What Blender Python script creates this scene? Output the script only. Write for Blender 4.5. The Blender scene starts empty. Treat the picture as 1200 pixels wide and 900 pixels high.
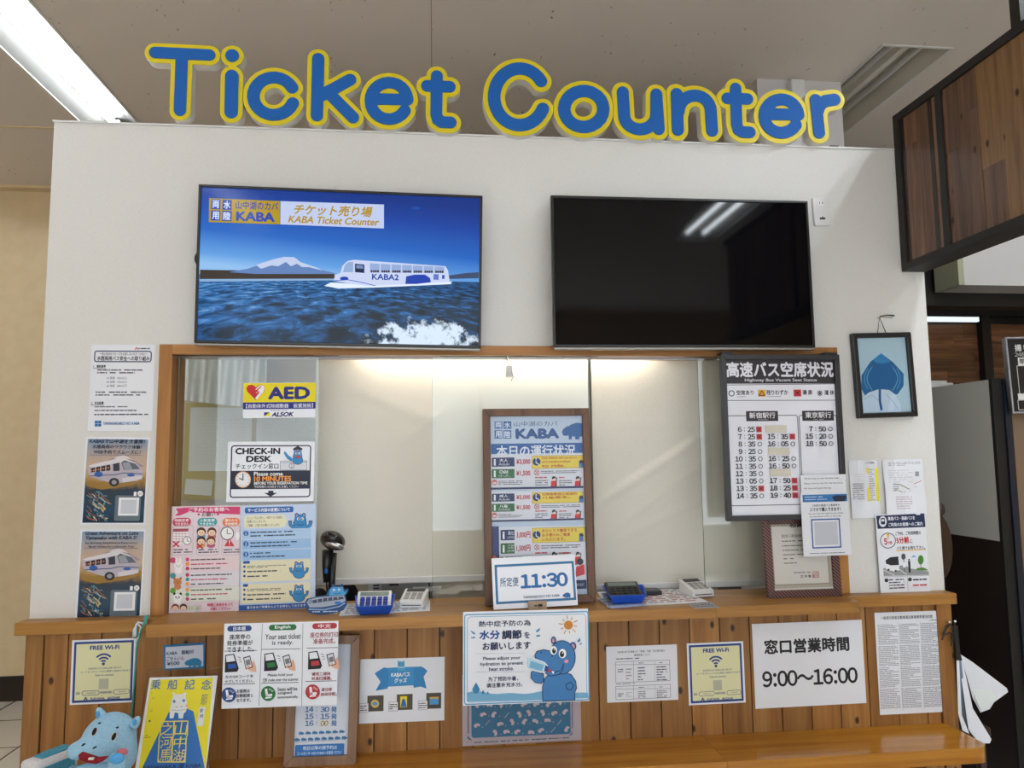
import bpy, bmesh, math, random
import numpy as np
from mathutils import Vector, Matrix
from mathutils.geometry import tessellate_polygon
PI = math.pi
SC = bpy.context.scene
COL = SC.collection

# ------------------------------------------------------------------ camera, world, lights, exposure
F_PX, YAW, PITCH, ROLL = 869.8, 0.104299, 0.095650, -0.010664
CAM = np.array([0.0, -2.66, 1.55])
def _basis():
    cy, sy, cp, sp = math.cos(YAW), math.sin(YAW), math.cos(PITCH), math.sin(PITCH)
    f = np.array([sy*cp, cy*cp, sp]); r = np.array([cy, -sy, 0.0]); u = np.cross(r, f)
    cr, sr = math.cos(ROLL), math.sin(ROLL)
    return cr*r + sr*u, -sr*r + cr*u, f
CR, CU, CF = _basis()
cd = bpy.data.cameras.new('camera'); cam = bpy.data.objects.new('camera', cd); COL.objects.link(cam)
cd.sensor_width = 36.0; cd.sensor_fit = 'HORIZONTAL'; cd.lens = F_PX/1200*36.0; cd.clip_start = 0.05
cam.matrix_world = Matrix([[CR[0], CU[0], -CF[0], CAM[0]], [CR[1], CU[1], -CF[1], CAM[1]], [CR[2], CU[2], -CF[2], CAM[2]], [0, 0, 0, 1]])
SC.camera = cam
SC.view_settings.view_transform = 'Standard'; SC.view_settings.look = 'None'
SC.view_settings.gamma = 1.0; SC.view_settings.use_curve_mapping = False
SC.view_settings.exposure = 0.62
W = bpy.data.worlds.new('daylight'); SC.world = W; W.use_nodes = True
W.node_tree.nodes['Background'].inputs[0].default_value = (0.80, 0.90, 1.0, 1)
W.node_tree.nodes['Background'].inputs[1].default_value = 0.9
TUBE_POWER = 32.0        # emission of the lit ceiling tubes
HEAD_LAMP_POWER = 18.0   # emission of the tube hidden behind the window head
def area(name, loc, rot, sx, sy, power, color):
    l = bpy.data.lights.new(name, 'AREA'); l.shape = 'RECTANGLE'; l.size = sx; l.size_y = sy
    l.energy = power; l.color = color
    o = bpy.data.objects.new(name, l); COL.objects.link(o); o.location = loc; o.rotation_euler = rot
    return o
area('window_daylight', (0.6, -6.9, 1.75), (PI/2, 0, 0), 6.6, 2.3, 66, (0.82, 0.91, 1.0))
sl = bpy.data.lights.new('sun', 'SUN'); sl.energy = 12.0; sl.angle = 0.01; sl.color = (1.0, 0.97, 0.94)
sun = bpy.data.objects.new('sun', sl); COL.objects.link(sun); sun.rotation_euler = Vector((0.55, -0.85, 0.95)).to_track_quat('Z', 'Y').to_euler()   # added through the shop window; its floor bounce brightens the ceiling

def ray(x, y):
    return CR*((x-600)/F_PX) - CU*((y-450)/F_PX) + CF
def P(x, y, Y=0.0):            # photo point on the vertical plane at depth Y
    d = ray(x, y); t = (Y-CAM[1])/d[1]; return CAM + d*t
def PZ(x, y, Z):               # photo point on the level plane at height Z
    d = ray(x, y); t = (Z-CAM[2])/d[2]; return CAM + d*t
def PX(x, y, X):
    d = ray(x, y); t = X/d[0]; return CAM + d*t

# ------------------------------------------------------------------ materials
MATS = {}
def lin(h):
    h = h.lstrip('#'); v = [int(h[i:i+2], 16)/255 for i in (0, 2, 4)]
    return [c/12.92 if c <= 0.04045 else ((c+0.055)/1.055)**2.4 for c in v]
def pbr(name, col, rough=0.5, metal=0.0, spec=0.5, coat=0.0):
    if name in MATS: return MATS[name]
    m = bpy.data.materials.new(name); m.use_nodes = True
    b = m.node_tree.nodes['Principled BSDF']
    b.inputs['Base Color'].default_value = (*(lin(col) if isinstance(col, str) else col), 1)
    b.inputs['Roughness'].default_value = rough; b.inputs['Metallic'].default_value = metal
    b.inputs['Specular IOR Level'].default_value = spec; b.inputs['Coat Weight'].default_value = coat
    MATS[name] = m; return m
INK_GAIN = 1.15
def M(h):                      # printed colour on paper
    if not isinstance(h, str): return h
    if not h.startswith('#'): return MATS[h]
    n = 'print_'+h[1:]
    if n in MATS: return MATS[n]
    return pbr(n, [min(0.88, c*INK_GAIN) for c in lin(h)], 0.42, 0, 0.35)
SCREEN = 0.72             # screen pictures against the exposure
def glow(name, h, s=1.0):      # emitting screen colour
    if name in MATS: return MATS[name]
    m = bpy.data.materials.new(name); m.use_nodes = True
    b = m.node_tree.nodes['Principled BSDF']
    b.inputs['Base Color'].default_value = (0.004, 0.004, 0.005, 1); b.inputs['Roughness'].default_value = 0.12; b.inputs['Specular IOR Level'].default_value = 0.2
    b.inputs['Emission Color'].default_value = (*lin(h), 1); b.inputs['Emission Strength'].default_value = s*SCREEN
    MATS[name] = m; return m
def E(h): return glow('screen_'+h[1:], h, 1.0)
class NT:
    def __init__(s, m): s.t = m.node_tree; s.n = s.t.nodes; s.l = s.t.links
    def add(s, typ, **k):
        nd = s.n.new(typ)
        for a, v in k.items():
            if a.startswith('i_'):
                key = a[2:]; key = int(key) if key.isdigit() else key.replace('_', ' ')
                nd.inputs[key].default_value = v
            else: setattr(nd, a, v)
        return nd
    def link(s, a, ao, b, bi): s.l.new(a.outputs[ao], b.inputs[bi])
    def ramp(s, stops):
        r = s.n.new('ShaderNodeValToRGB'); e = r.color_ramp.elements
        while len(e) < len(stops): e.new(0.5)
        for q, (p, c) in zip(e, stops):
            q.position = p; q.color = (*(lin(c) if isinstance(c, str) else c), 1)
        return r
def math_(T, op, a, b=None):
    n = T.add('ShaderNodeMath', operation=op)
    for i, v in enumerate((a, b)):
        if v is None: continue
        if isinstance(v, (int, float)): n.inputs[i].default_value = v
        else: T.l.new(v, n.inputs[i])
    return n.outputs[0]

def wood(name, c0, c1, c2, axis='Z', rough=0.42, knots=True, var=0.35, scale=1.0, coat=0.0):
    m = pbr(name, '#888888', rough, 0, 0.4, coat); T = NT(m); b = T.n['Principled BSDF']
    tc = T.add('ShaderNodeTexCoord'); geo = T.add('ShaderNodeNewGeometry')
    off = T.add('ShaderNodeVectorMath', operation='SCALE'); off.inputs[0].default_value = (3.1, 7.7, 5.3)
    T.link(geo, 'Random Per Island', off, 3)
    addv = T.add('ShaderNodeVectorMath', operation='ADD'); T.link(tc, 'Object', addv, 0); T.link(off, 0, addv, 1)
    mp = T.add('ShaderNodeMapping'); s = {'X': (1.1, 22, 22), 'Z': (22, 22, 1.1), 'Y': (22, 1.1, 22)}[axis]
    mp.inputs['Scale'].default_value = [v*scale for v in s]; T.link(addv, 0, mp, 0)
    n1 = T.add('ShaderNodeTexNoise', i_Scale=1.0, i_Detail=5.0, i_Roughness=0.6, i_Distortion=0.6); T.link(mp, 0, n1, 'Vector')
    mp2 = T.add('ShaderNodeMapping'); mp2.inputs['Scale'].default_value = [v*scale*5 for v in s]; T.link(addv, 0, mp2, 0)
    n2 = T.add('ShaderNodeTexNoise', i_Scale=1.0, i_Detail=3.0); T.link(mp2, 0, n2, 'Vector')
    mix = math_(T, 'ADD', math_(T, 'MULTIPLY', n1.outputs[0], 0.75), math_(T, 'MULTIPLY', n2.outputs[0], 0.25))
    rp = T.ramp([(0.33, c0), (0.5, c1), (0.68, c2)]); T.l.new(mix, rp.inputs[0])
    hsv = T.add('ShaderNodeHueSaturation'); T.link(rp, 0, hsv, 'Color')
    v = math_(T, 'ADD', math_(T, 'MULTIPLY', geo.outputs['Random Per Island'], var), 1-var/2); T.l.new(v, hsv.inputs['Value'])
    last = hsv.outputs[0]
    if knots:
        sx = T.add('ShaderNodeSeparateXYZ'); T.link(addv, 0, sx, 0); cb = T.add('ShaderNodeCombineXYZ')
        T.l.new(math_(T, 'ADD', sx.outputs[0], sx.outputs[1]), cb.inputs[0]); T.l.new(math_(T, 'MULTIPLY', sx.outputs[2], 0.6), cb.inputs[1])
        vo = T.add('ShaderNodeTexVoronoi', i_Scale=8.5, voronoi_dimensions='2D'); T.link(cb, 0, vo, 'Vector')
        sep = T.add('ShaderNodeSeparateColor'); T.link(vo, 'Color', sep, 0)
        near = math_(T, 'SUBTRACT', 1.0, math_(T, 'MULTIPLY', vo.outputs['Distance'], 12.0))
        near = math_(T, 'MAXIMUM', near, 0.0)
        on = math_(T, 'GREATER_THAN', sep.outputs[0], 0.42)
        fac = math_(T, 'MINIMUM', math_(T, 'MULTIPLY', math_(T, 'MULTIPLY', near, on), 1.8), 0.92)
        mx = T.add('ShaderNodeMix', data_type='RGBA'); T.l.new(fac, mx.inputs[0]); T.l.new(last, mx.inputs[6])
        mx.inputs[7].default_value = (*lin('#2a1408'), 1); last = mx.outputs[2]
    T.l.new(last, b.inputs['Base Color'])
    bp = T.add('ShaderNodeBump', i_Strength=0.08, i_Distance=0.002); T.l.new(mix, bp.inputs['Height']); T.link(bp, 0, b, 'Normal')
    return m
def noisy(name, c0, c1, scale, rough=0.7, bump=0.0, dist=0.001, detail=3.0, spec=0.4):
    m = pbr(name, c0, rough, 0, spec); T = NT(m); b = T.n['Principled BSDF']
    tc = T.add('ShaderNodeTexCoord'); n = T.add('ShaderNodeTexNoise', i_Scale=scale, i_Detail=detail); T.link(tc, 'Object', n, 'Vector')
    rp = T.ramp([(0.35, c0), (0.65, c1)]); T.link(n, 0, rp, 0); T.link(rp, 0, b, 'Base Color')
    if bump:
        bp = T.add('ShaderNodeBump', i_Strength=bump, i_Distance=dist); T.link(n, 0, bp, 'Height'); T.link(bp, 0, b, 'Normal')
    return m

# wallpaper with a woven texture
m = pbr('wallpaper', '#c9c7c4', 0.8, 0, 0.2); T = NT(m); b = T.n['Principled BSDF']
tc = T.add('ShaderNodeTexCoord')
hs = []
for sc in ((80, 80, 420), (420, 80, 80)):
    mp = T.add('ShaderNodeMapping'); mp.inputs['Scale'].default_value = sc; T.link(tc, 'Object', mp, 0)
    n = T.add('ShaderNodeTexNoise', i_Scale=1.0, i_Detail=2.0); T.link(mp, 0, n, 'Vector'); hs.append(n.outputs[0])
h = math_(T, 'ADD', hs[0], hs[1])
rp = T.ramp([(0.3, '#d2d1ce'), (0.7, '#dddcd9')]); T.l.new(math_(T, 'MULTIPLY', h, 0.5), rp.inputs[0]); T.link(rp, 0, b, 'Base Color')
bp = T.add('ShaderNodeBump', i_Strength=0.35, i_Distance=0.001); T.l.new(h, bp.inputs['Height']); T.link(bp, 0, b, 'Normal')
noisy('beige_wallpaper', '#d6c09a', '#dbc6a2', 12, 0.8, 0.0)
# rock wool ceiling: plain board with scattered pits
m = pbr('ceiling_board', '#c8beb6', 0.9, 0, 0.1); T = NT(m); b = T.n['Principled BSDF']
tc = T.add('ShaderNodeTexCoord')
nz = T.add('ShaderNodeTexNoise', i_Scale=55.0, i_Detail=4.0); mp = T.add('ShaderNodeMapping'); mp.inputs['Scale'].default_value = (1, 0.35, 1)
T.link(tc, 'Object', mp, 0); T.link(mp, 0, nz, 'Vector')
n0 = T.add('ShaderNodeTexNoise', i_Scale=5.0, i_Detail=2.0); T.link(tc, 'Object', n0, 'Vector')
pit = math_(T, 'GREATER_THAN', math_(T, 'ADD', nz.outputs[0], math_(T, 'MULTIPLY', n0.outputs[0], 0.25)), 0.845)
mx = T.add('ShaderNodeMix', data_type='RGBA'); T.l.new(pit, mx.inputs[0])
mx.inputs[6].default_value = (*lin('#dcd3cc'), 1); mx.inputs[7].default_value = (*lin('#8a8077'), 1); T.l.new(mx.outputs[2], b.inputs['Base Color'])
wood('pine_panel', '#7b5026', '#936533', '#a57a45', 'Z', 0.45)
wood('pine_ledge', '#8b5d26', '#a07034', '#b08244', 'X', 0.38, knots=False, var=0.1)
wood('lacquered_bench', '#9a5f12', '#b0741c', '#bc8128', 'X', 0.22, knots=False, var=0.1, coat=0.3)
wood('window_frame_wood', '#96622a', '#a8733a', '#b98347', 'Z', 0.4, knots=False, var=0.15)
wood('window_head_wood', '#96622a', '#a8733a', '#b98347', 'X', 0.4, knots=False, var=0.15)
wood('dark_plank', '#4a3426', '#6d5040', '#86644c', 'Z', 0.35, knots=True, var=0.4, scale=1.4, coat=0.2)
wood('pale_plank', '#66492f', '#866544', '#9c7a54', 'Z', 0.35, knots=True, var=0.3, scale=1.4, coat=0.2)
wood('deep_plank', '#1c1613', '#2b221e', '#382c26', 'Z', 0.35, knots=False, var=0.3, scale=1.4, coat=0.2)
wood('dark_plank_level', '#3a2518', '#6a4730', '#96683f', 'X', 0.4, knots=False, var=0.9)
wood('walnut_frame', '#4a2f1e', '#654530', '#755239', 'Z', 0.4, knots=False, var=0.1)
wood('grey_oak_frame', '#6d503c', '#84664e', '#93745c', 'Z', 0.45, knots=False, var=0.1)
wood('stool_wood', '#a87432', '#c08a44', '#cf9d58', 'X', 0.4, knots=False, var=0.1)
noisy('screen_fabric', '#dedbd0', '#e4e1d6', 260, 0.85, 0.03, 0.0006)
noisy('plush', '#8fb9d2', '#9dc5dc', 180, 0.95, 0.5, 0.002)
noisy('plush_blue', '#4c97cf', '#5aa5da', 180, 0.95, 0.5, 0.002)
noisy('plush_teal', '#3a7f95', '#4a95aa', 160, 0.95, 0.4, 0.002)
noisy('plush_white', '#c9c5c6', '#d5d1d2', 160, 0.95, 0.4, 0.002)
noisy('plush_red', '#7a1420', '#8c1b28', 160, 0.95, 0.4, 0.002)
pbr('plush_pink', '#d0707e', 0.95); pbr('black_felt', '#08080a', 0.8)
pbr('acrylic_white', '#dcdad6', 0.3); pbr('acrylic_yellow', '#d8c40d', 0.4); pbr('acrylic_blue', '#1a5fae', 0.6, 0, 0.25)
pbr('tv_black', '#08090b', 0.3); pbr('tv_silver', '#8f8a84', 0.35, 0.6); pbr('tv_screen_off', (0.002, 0.002, 0.003), 0.05, 0, 0.2)
pbr('black_plastic', '#0c0c0e', 0.35); pbr('gloss_black', '#101114', 0.15, 0, 0.6); pbr('dark_grey_plastic', '#26282b', 0.4)
pbr('white_plastic', '#d8d8d8', 0.35); pbr('white_metal', '#d0cfcc', 0.35); pbr('reflector_white', '#605e5a', 0.5)
pbr('reflector_off', '#d2ccbf', 0.35, 0.0); pbr('black_frame', '#16171b', 0.3); pbr('charcoal_frame', '#2b2a2e', 0.35)
pbr('chrome', '#b8bbc0', 0.15, 1.0); pbr('grey_steel', '#9b9a96', 0.4); pbr('tray_blue', '#1b53c4', 0.4); pbr('cord_teal', '#3f8f84', 0.5)
pbr('cord_white', '#cfd6dc', 0.5); pbr('clip_brown', '#a8907a', 0.5); pbr('near_black', '#0b0a0b', 0.5); pbr('maroon', '#1c0c0b', 0.4)
pbr('pillar_navy', '#151c2b', 0.4); pbr('partition_grey', '#b9b8b2', 0.6); pbr('brown_paint', '#7d6650', 0.6); pbr('soffit_dark', '#221f1f', 0.6)
pbr('white_panel', '#c9c6c6', 0.6); pbr('pale_green_edge', '#a3a68c', 0.6); pbr('dark_baseboard', '#20140f', 0.5); pbr('seam_brown', '#8a7c72', 0.8); pbr('brown_wood_turned', '#2f1d12', 0.35)
pbr('khaki_board', '#b5ab74', 0.7); pbr('paper_grey', '#d9e0e0', 0.6); pbr('office_wall', '#bdb5a8', 0.8); pbr('cloth_dark', '#1d1618', 0.9); pbr('grey_lcd', '#6f7a74', 0.3)
pbr('paper', [0.74, 0.765, 0.83], 0.35, 0, 0.4); pbr('laminate', [0.76, 0.785, 0.85], 0.18, 0, 0.5); pbr('gloss_grey', '#9a9aa0', 0.3)
def lampmat(name, col, s):
    m = bpy.data.materials.new(name); m.use_nodes = True; b = m.node_tree.nodes['Principled BSDF']
    b.inputs['Emission Color'].default_value = (*col, 1); b.inputs['Emission Strength'].default_value = s; MATS[name] = m
lampmat('tube_lit', (0.87, 0.95, 1.0), TUBE_POWER); lampmat('tube_warm', (1.0, 0.94, 0.82), HEAD_LAMP_POWER); lampmat('strip_lit', (0.82, 0.93, 1.0), 0.6)
pbr('tube_off', '#c0beb8', 0.25)
def glassy(name, tint, refl=1.0, rough=0.0, base=0.04):   # thin clear sheet: mostly lets light through, reflects by the viewing angle
    m = bpy.data.materials.new(name); m.use_nodes = True; T = NT(m); T.n.remove(T.n['Principled BSDF'])
    out = T.n['Material Output']; tr = T.add('ShaderNodeBsdfTransparent'); tr.inputs[0].default_value = (*tint, 1)
    gl = T.add('ShaderNodeBsdfGlossy', i_Roughness=rough); fr = T.add('ShaderNodeFresnel', i_IOR=1.5); mx = T.add('ShaderNodeMixShader')
    T.l.new(math_(T, 'MULTIPLY', fr.outputs[0], refl), mx.inputs[0]); T.link(tr, 0, mx, 1); T.link(gl, 0, mx, 2); T.link(mx, 0, out, 0); MATS[name] = m
glassy('clear_pane', (0.965, 0.98, 0.975)); glassy('clear_film', (0.985, 0.985, 0.985), 0.15, 0.05); glassy('pane_edge', (0.72, 0.80, 0.80), 1.4)
# floor tiles
m = pbr('floor_tile', '#b9b2a6', 0.25); T = NT(m); b = T.n['Principled BSDF']
tc = T.add('ShaderNodeTexCoord'); br = T.add('ShaderNodeTexBrick', i_Scale=1.0, offset=0.0); T.link(tc, 'Object', br, 'Vector')
br.inputs['Color1'].default_value = (*lin('#d8d3ca'), 1); br.inputs['Color2'].default_value = (*lin('#d2ccc2'), 1); br.inputs['Mortar'].default_value = (*lin('#3c3634'), 1)
br.inputs['Mortar Size'].default_value = 0.006; br.inputs['Brick Width'].default_value = 0.45; br.inputs['Row Height'].default_value = 0.45
T.link(br, 'Color', b, 'Base Color')

# ------------------------------------------------------------------ mesh builder
class MB:
    def __init__(s): s.v = []; s.f = []; s.m = []; s.mats = []; s.calls = []; s.flat = 0
    def mi(s, m):
        m = M(m)
        if m not in s.mats: s.mats.append(m)
        return s.mats.index(m)
    def add(s, verts, faces, mat):
        o = len(s.v); s.v += [tuple(map(float, q)) for q in verts]; k = s.mi(mat); f0 = len(s.f)
        for f in faces: s.f.append([o+i for i in f]); s.m.append(k)
        s.calls.append((o, len(s.v), f0, len(s.f)))
    def box(s, x0, x1, y0, y1, z0, z1, mat, Mx=None):
        v = [(x, y, z) for z in (z0, z1) for y in (y0, y1) for x in (x0, x1)]
        if Mx is not None: v = [Mx @ Vector(q) for q in v]
        s.add(v, [(0, 2, 3, 1), (4, 5, 7, 6), (0, 1, 5, 4), (2, 6, 7, 3), (0, 4, 6, 2), (1, 3, 7, 5)], mat)
    def hexa(s, bottom, top, mat):
        s.add(list(bottom)+list(top), [(3, 2, 1, 0), (4, 5, 6, 7), (0, 1, 5, 4), (1, 2, 6, 5), (2, 3, 7, 6), (3, 0, 4, 7)], mat)
    def tube(s, pts, r, mat, n=8, cap=True):
        pts = [Vector(p) for p in pts]; rs = r if isinstance(r, (list, tuple)) else [r]*len(pts); V = []; Fc = []
        ref = None
        for i, p in enumerate(pts):
            d = (pts[min(i+1, len(pts)-1)]-pts[max(i-1, 0)]).normalized()
            if ref is None: ref = Vector((0, 0, 1)) if abs(d.z) < 0.9 else Vector((1, 0, 0))
            a = d.cross(ref).normalized(); b_ = d.cross(a); ref = a.cross(d)
            for k in range(n):
                t = 2*PI*k/n; V.append(p+(a*math.cos(t)+b_*math.sin(t))*rs[i])
        for i in range(len(pts)-1):
            for k in range(n):
                Fc.append((i*n+k, i*n+(k+1) % n, (i+1)*n+(k+1) % n, (i+1)*n+k))
        if cap: Fc.append(tuple(range(n-1, -1, -1))); Fc.append(tuple((len(pts)-1)*n+k for k in range(n)))
        s.add(V, Fc, mat)
    def prism(s, poly, d0, d1, mat, conv):     # polygon (a,b) pairs swept between depths; conv(a,b,d)->xyz
        n = len(poly); tri = tessellate_polygon([[Vector((a, b, 0)) for a, b in poly]])
        V = [conv(a, b, d0) for a, b in poly]+[conv(a, b, d1) for a, b in poly]
        Fc = [tuple(t) for t in tri]+[tuple(n+i for i in reversed(t)) for t in tri]+[(i, (i+1) % n, n+(i+1) % n, n+i) for i in range(n)]
        s.add(V, Fc, mat)
    def ellipsoid(s, c, r, mat, nu=20, nv=12, Mx=None):
        V = []; Fc = []
        for j in range(nv+1):
            t = PI*j/nv
            for i in range(nu):
                a = 2*PI*i/nu; q = Vector((r[0]*math.sin(t)*math.cos(a), r[1]*math.sin(t)*math.sin(a), r[2]*math.cos(t)))
                if Mx is not None: q = Mx @ q
                V.append(q+Vector(c))
        for j in range(nv):
            for i in range(nu): Fc.append((j*nu+i, (j+1)*nu+i, (j+1)*nu+(i+1) % nu, j*nu+(i+1) % nu))
        s.add(V, Fc, mat)
    def clusters(s):           # groups of drawing calls that lie apart from one another
        n = len(s.calls); lo = np.array([np.min(s.v[q[0]:q[1]], axis=0) for q in s.calls]); hi = np.array([np.max(s.v[q[0]:q[1]], axis=0) for q in s.calls])
        sz = (hi-lo).max(1); g = list(range(n))
        def root(i):
            while g[i] != i: i = g[i]
            return i
        for i in range(n):
            gap = np.maximum(0, np.maximum(lo[i]-hi[i+1:], lo[i+1:]-hi[i])); dist = np.sqrt((gap**2).sum(1)) if len(gap) else []
            for j, dd in enumerate(dist):
                if dd <= (0.0195 if s.flat else max(0.02, 0.5*max(sz[i], sz[i+1+j]))): g[root(i+1+j)] = root(i)
        out = {}
        for i in range(n): out.setdefault(root(i), []).append(i)
        return list(out.values())
    def build(s, name, parent=None, **k):
        if parent is None or len(s.calls) < 2: return s.build1(name, parent, **k)
        cl = s.clusters()
        if len(cl) == 1: return s.build1(name, parent, **k)
        first = None
        for ids in cl:
            q = MB(); q.flat = s.flat; q.mats = list(s.mats)
            for i in ids:
                v0, v1, f0, f1 = s.calls[i]; o = len(q.v)-v0; q.v += s.v[v0:v1]; q.f += [[x+o for x in f] for f in s.f[f0:f1]]; q.m += s.m[f0:f1]
            used = sorted(set(q.m)); q.mats = [s.mats[i] for i in used]; q.m = [used.index(i) for i in q.m]
            r = q.build1(name, parent, **k); first = first or r
        return first
    def build1(s, name, parent=None, smooth=False, bevel=0.0, kind=None, subsurf=0, loc=None):
        me = bpy.data.meshes.new(name); me.from_pydata(s.v, [], s.f)
        for mt in s.mats: me.materials.append(mt)
        me.polygons.foreach_set('material_index', s.m); me.update()
        bm = bmesh.new(); bm.from_mesh(me)
        if subsurf or smooth: bmesh.ops.remove_doubles(bm, verts=bm.verts, dist=1e-6)
        bmesh.ops.recalc_face_normals(bm, faces=bm.faces) if len(bm.faces) < 4000 and not getattr(s, 'flat', 0) else None
        bm.to_mesh(me); bm.free()
        if smooth: me.polygons.foreach_set('use_smooth', [True]*len(me.polygons))
        o = bpy.data.objects.new(name, me); COL.objects.link(o)
        if parent is not None: o.parent = parent
        if loc is not None: o.location = loc
        if bevel:
            md = o.modifiers.new('bevel', 'BEVEL'); md.width = bevel; md.segments = 2; md.limit_method = 'ANGLE'; md.harden_normals = False
        if subsurf:
            md = o.modifiers.new('sub', 'SUBSURF'); md.levels = subsurf; md.render_levels = subsurf
        if kind: o['kind'] = kind
        return o
def tag(o, label, cat, group=None):
    o['label'] = label; o['category'] = cat
    if group: o['group'] = group
    return o
def thing(name, label, cat, loc=(0, 0, 0), group=None, rz=0.0):
    o = bpy.data.objects.new(name, None); COL.objects.link(o); o.location = loc; o.rotation_euler = (0, 0, rz); o.empty_display_size = 0.05
    return tag(o, label, cat, group)
def struct(o): o['kind'] = 'structure'; return o
def rel(pts, loc): return [tuple(Vector(p)-Vector(loc)) for p in pts]

# ------------------------------------------------------------------ lettering
_T = {}
def outline(txt, shear=0.0, res=3):
    c = bpy.data.curves.new('lettering', 'FONT'); c.body = txt; c.size = 1.0; c.shear = shear; c.resolution_u = res
    c.fill_mode = 'FRONT'
    o = bpy.data.objects.new('lettering', c); COL.objects.link(o)
    dg = bpy.context.evaluated_depsgraph_get()
    me = bpy.data.meshes.new_from_object(o.evaluated_get(dg))
    v = np.array([q.co[:2] for q in me.vertices]); f = [tuple(p.vertices) for p in me.polygons]
    bpy.data.objects.remove(o); bpy.data.curves.remove(c); bpy.data.meshes.remove(me)
    if len(v) == 0: v = np.array([[0, 0], [1, 0], [1, 1]]); f = []
    return v, f
def glyphs(txt, bold=0.0, shear=0.0):
    key = (txt, bold, shear)
    if key in _T: return _T[key]
    if all(ch in '0123456789:〜' for ch in txt):       # figures: upright sans numerals set close together
        v = []; f = []; x = 0.0; n0 = 0
        for ch in txt:
            gv, gf = outline(ch if ch == '〜' else chr(ord(ch)+0xFEE0), shear)
            adv = {':': 0.30, '〜': 0.92}.get(ch, 0.56); gv = gv+np.array([x+adv/2-(gv[:, 0].min()+gv[:, 0].max())/2, 0])
            v.append(gv); f += [tuple(k+n0 for k in q) for q in gf]; n0 += len(gv); x += adv
        v = np.concatenate(v)
    else: v, f = outline(txt, shear)
    if bold > 0 and f:
        n = len(v); sh = [(0, 0), (bold, 0), (-bold, 0), (0, bold), (0, -bold)]; f = [tuple(i+k*n for i in q) for k in range(5) for q in f]
        v = np.concatenate([v+np.array(s_) for s_ in sh])
    else: n = max(len(v), 1)
    lo, hi = v.min(0), v.max(0); _T[key] = (np.column_stack([(v-lo)/np.maximum(hi-lo, 1e-6), np.arange(len(v))//n]), f); return _T[key]

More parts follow.
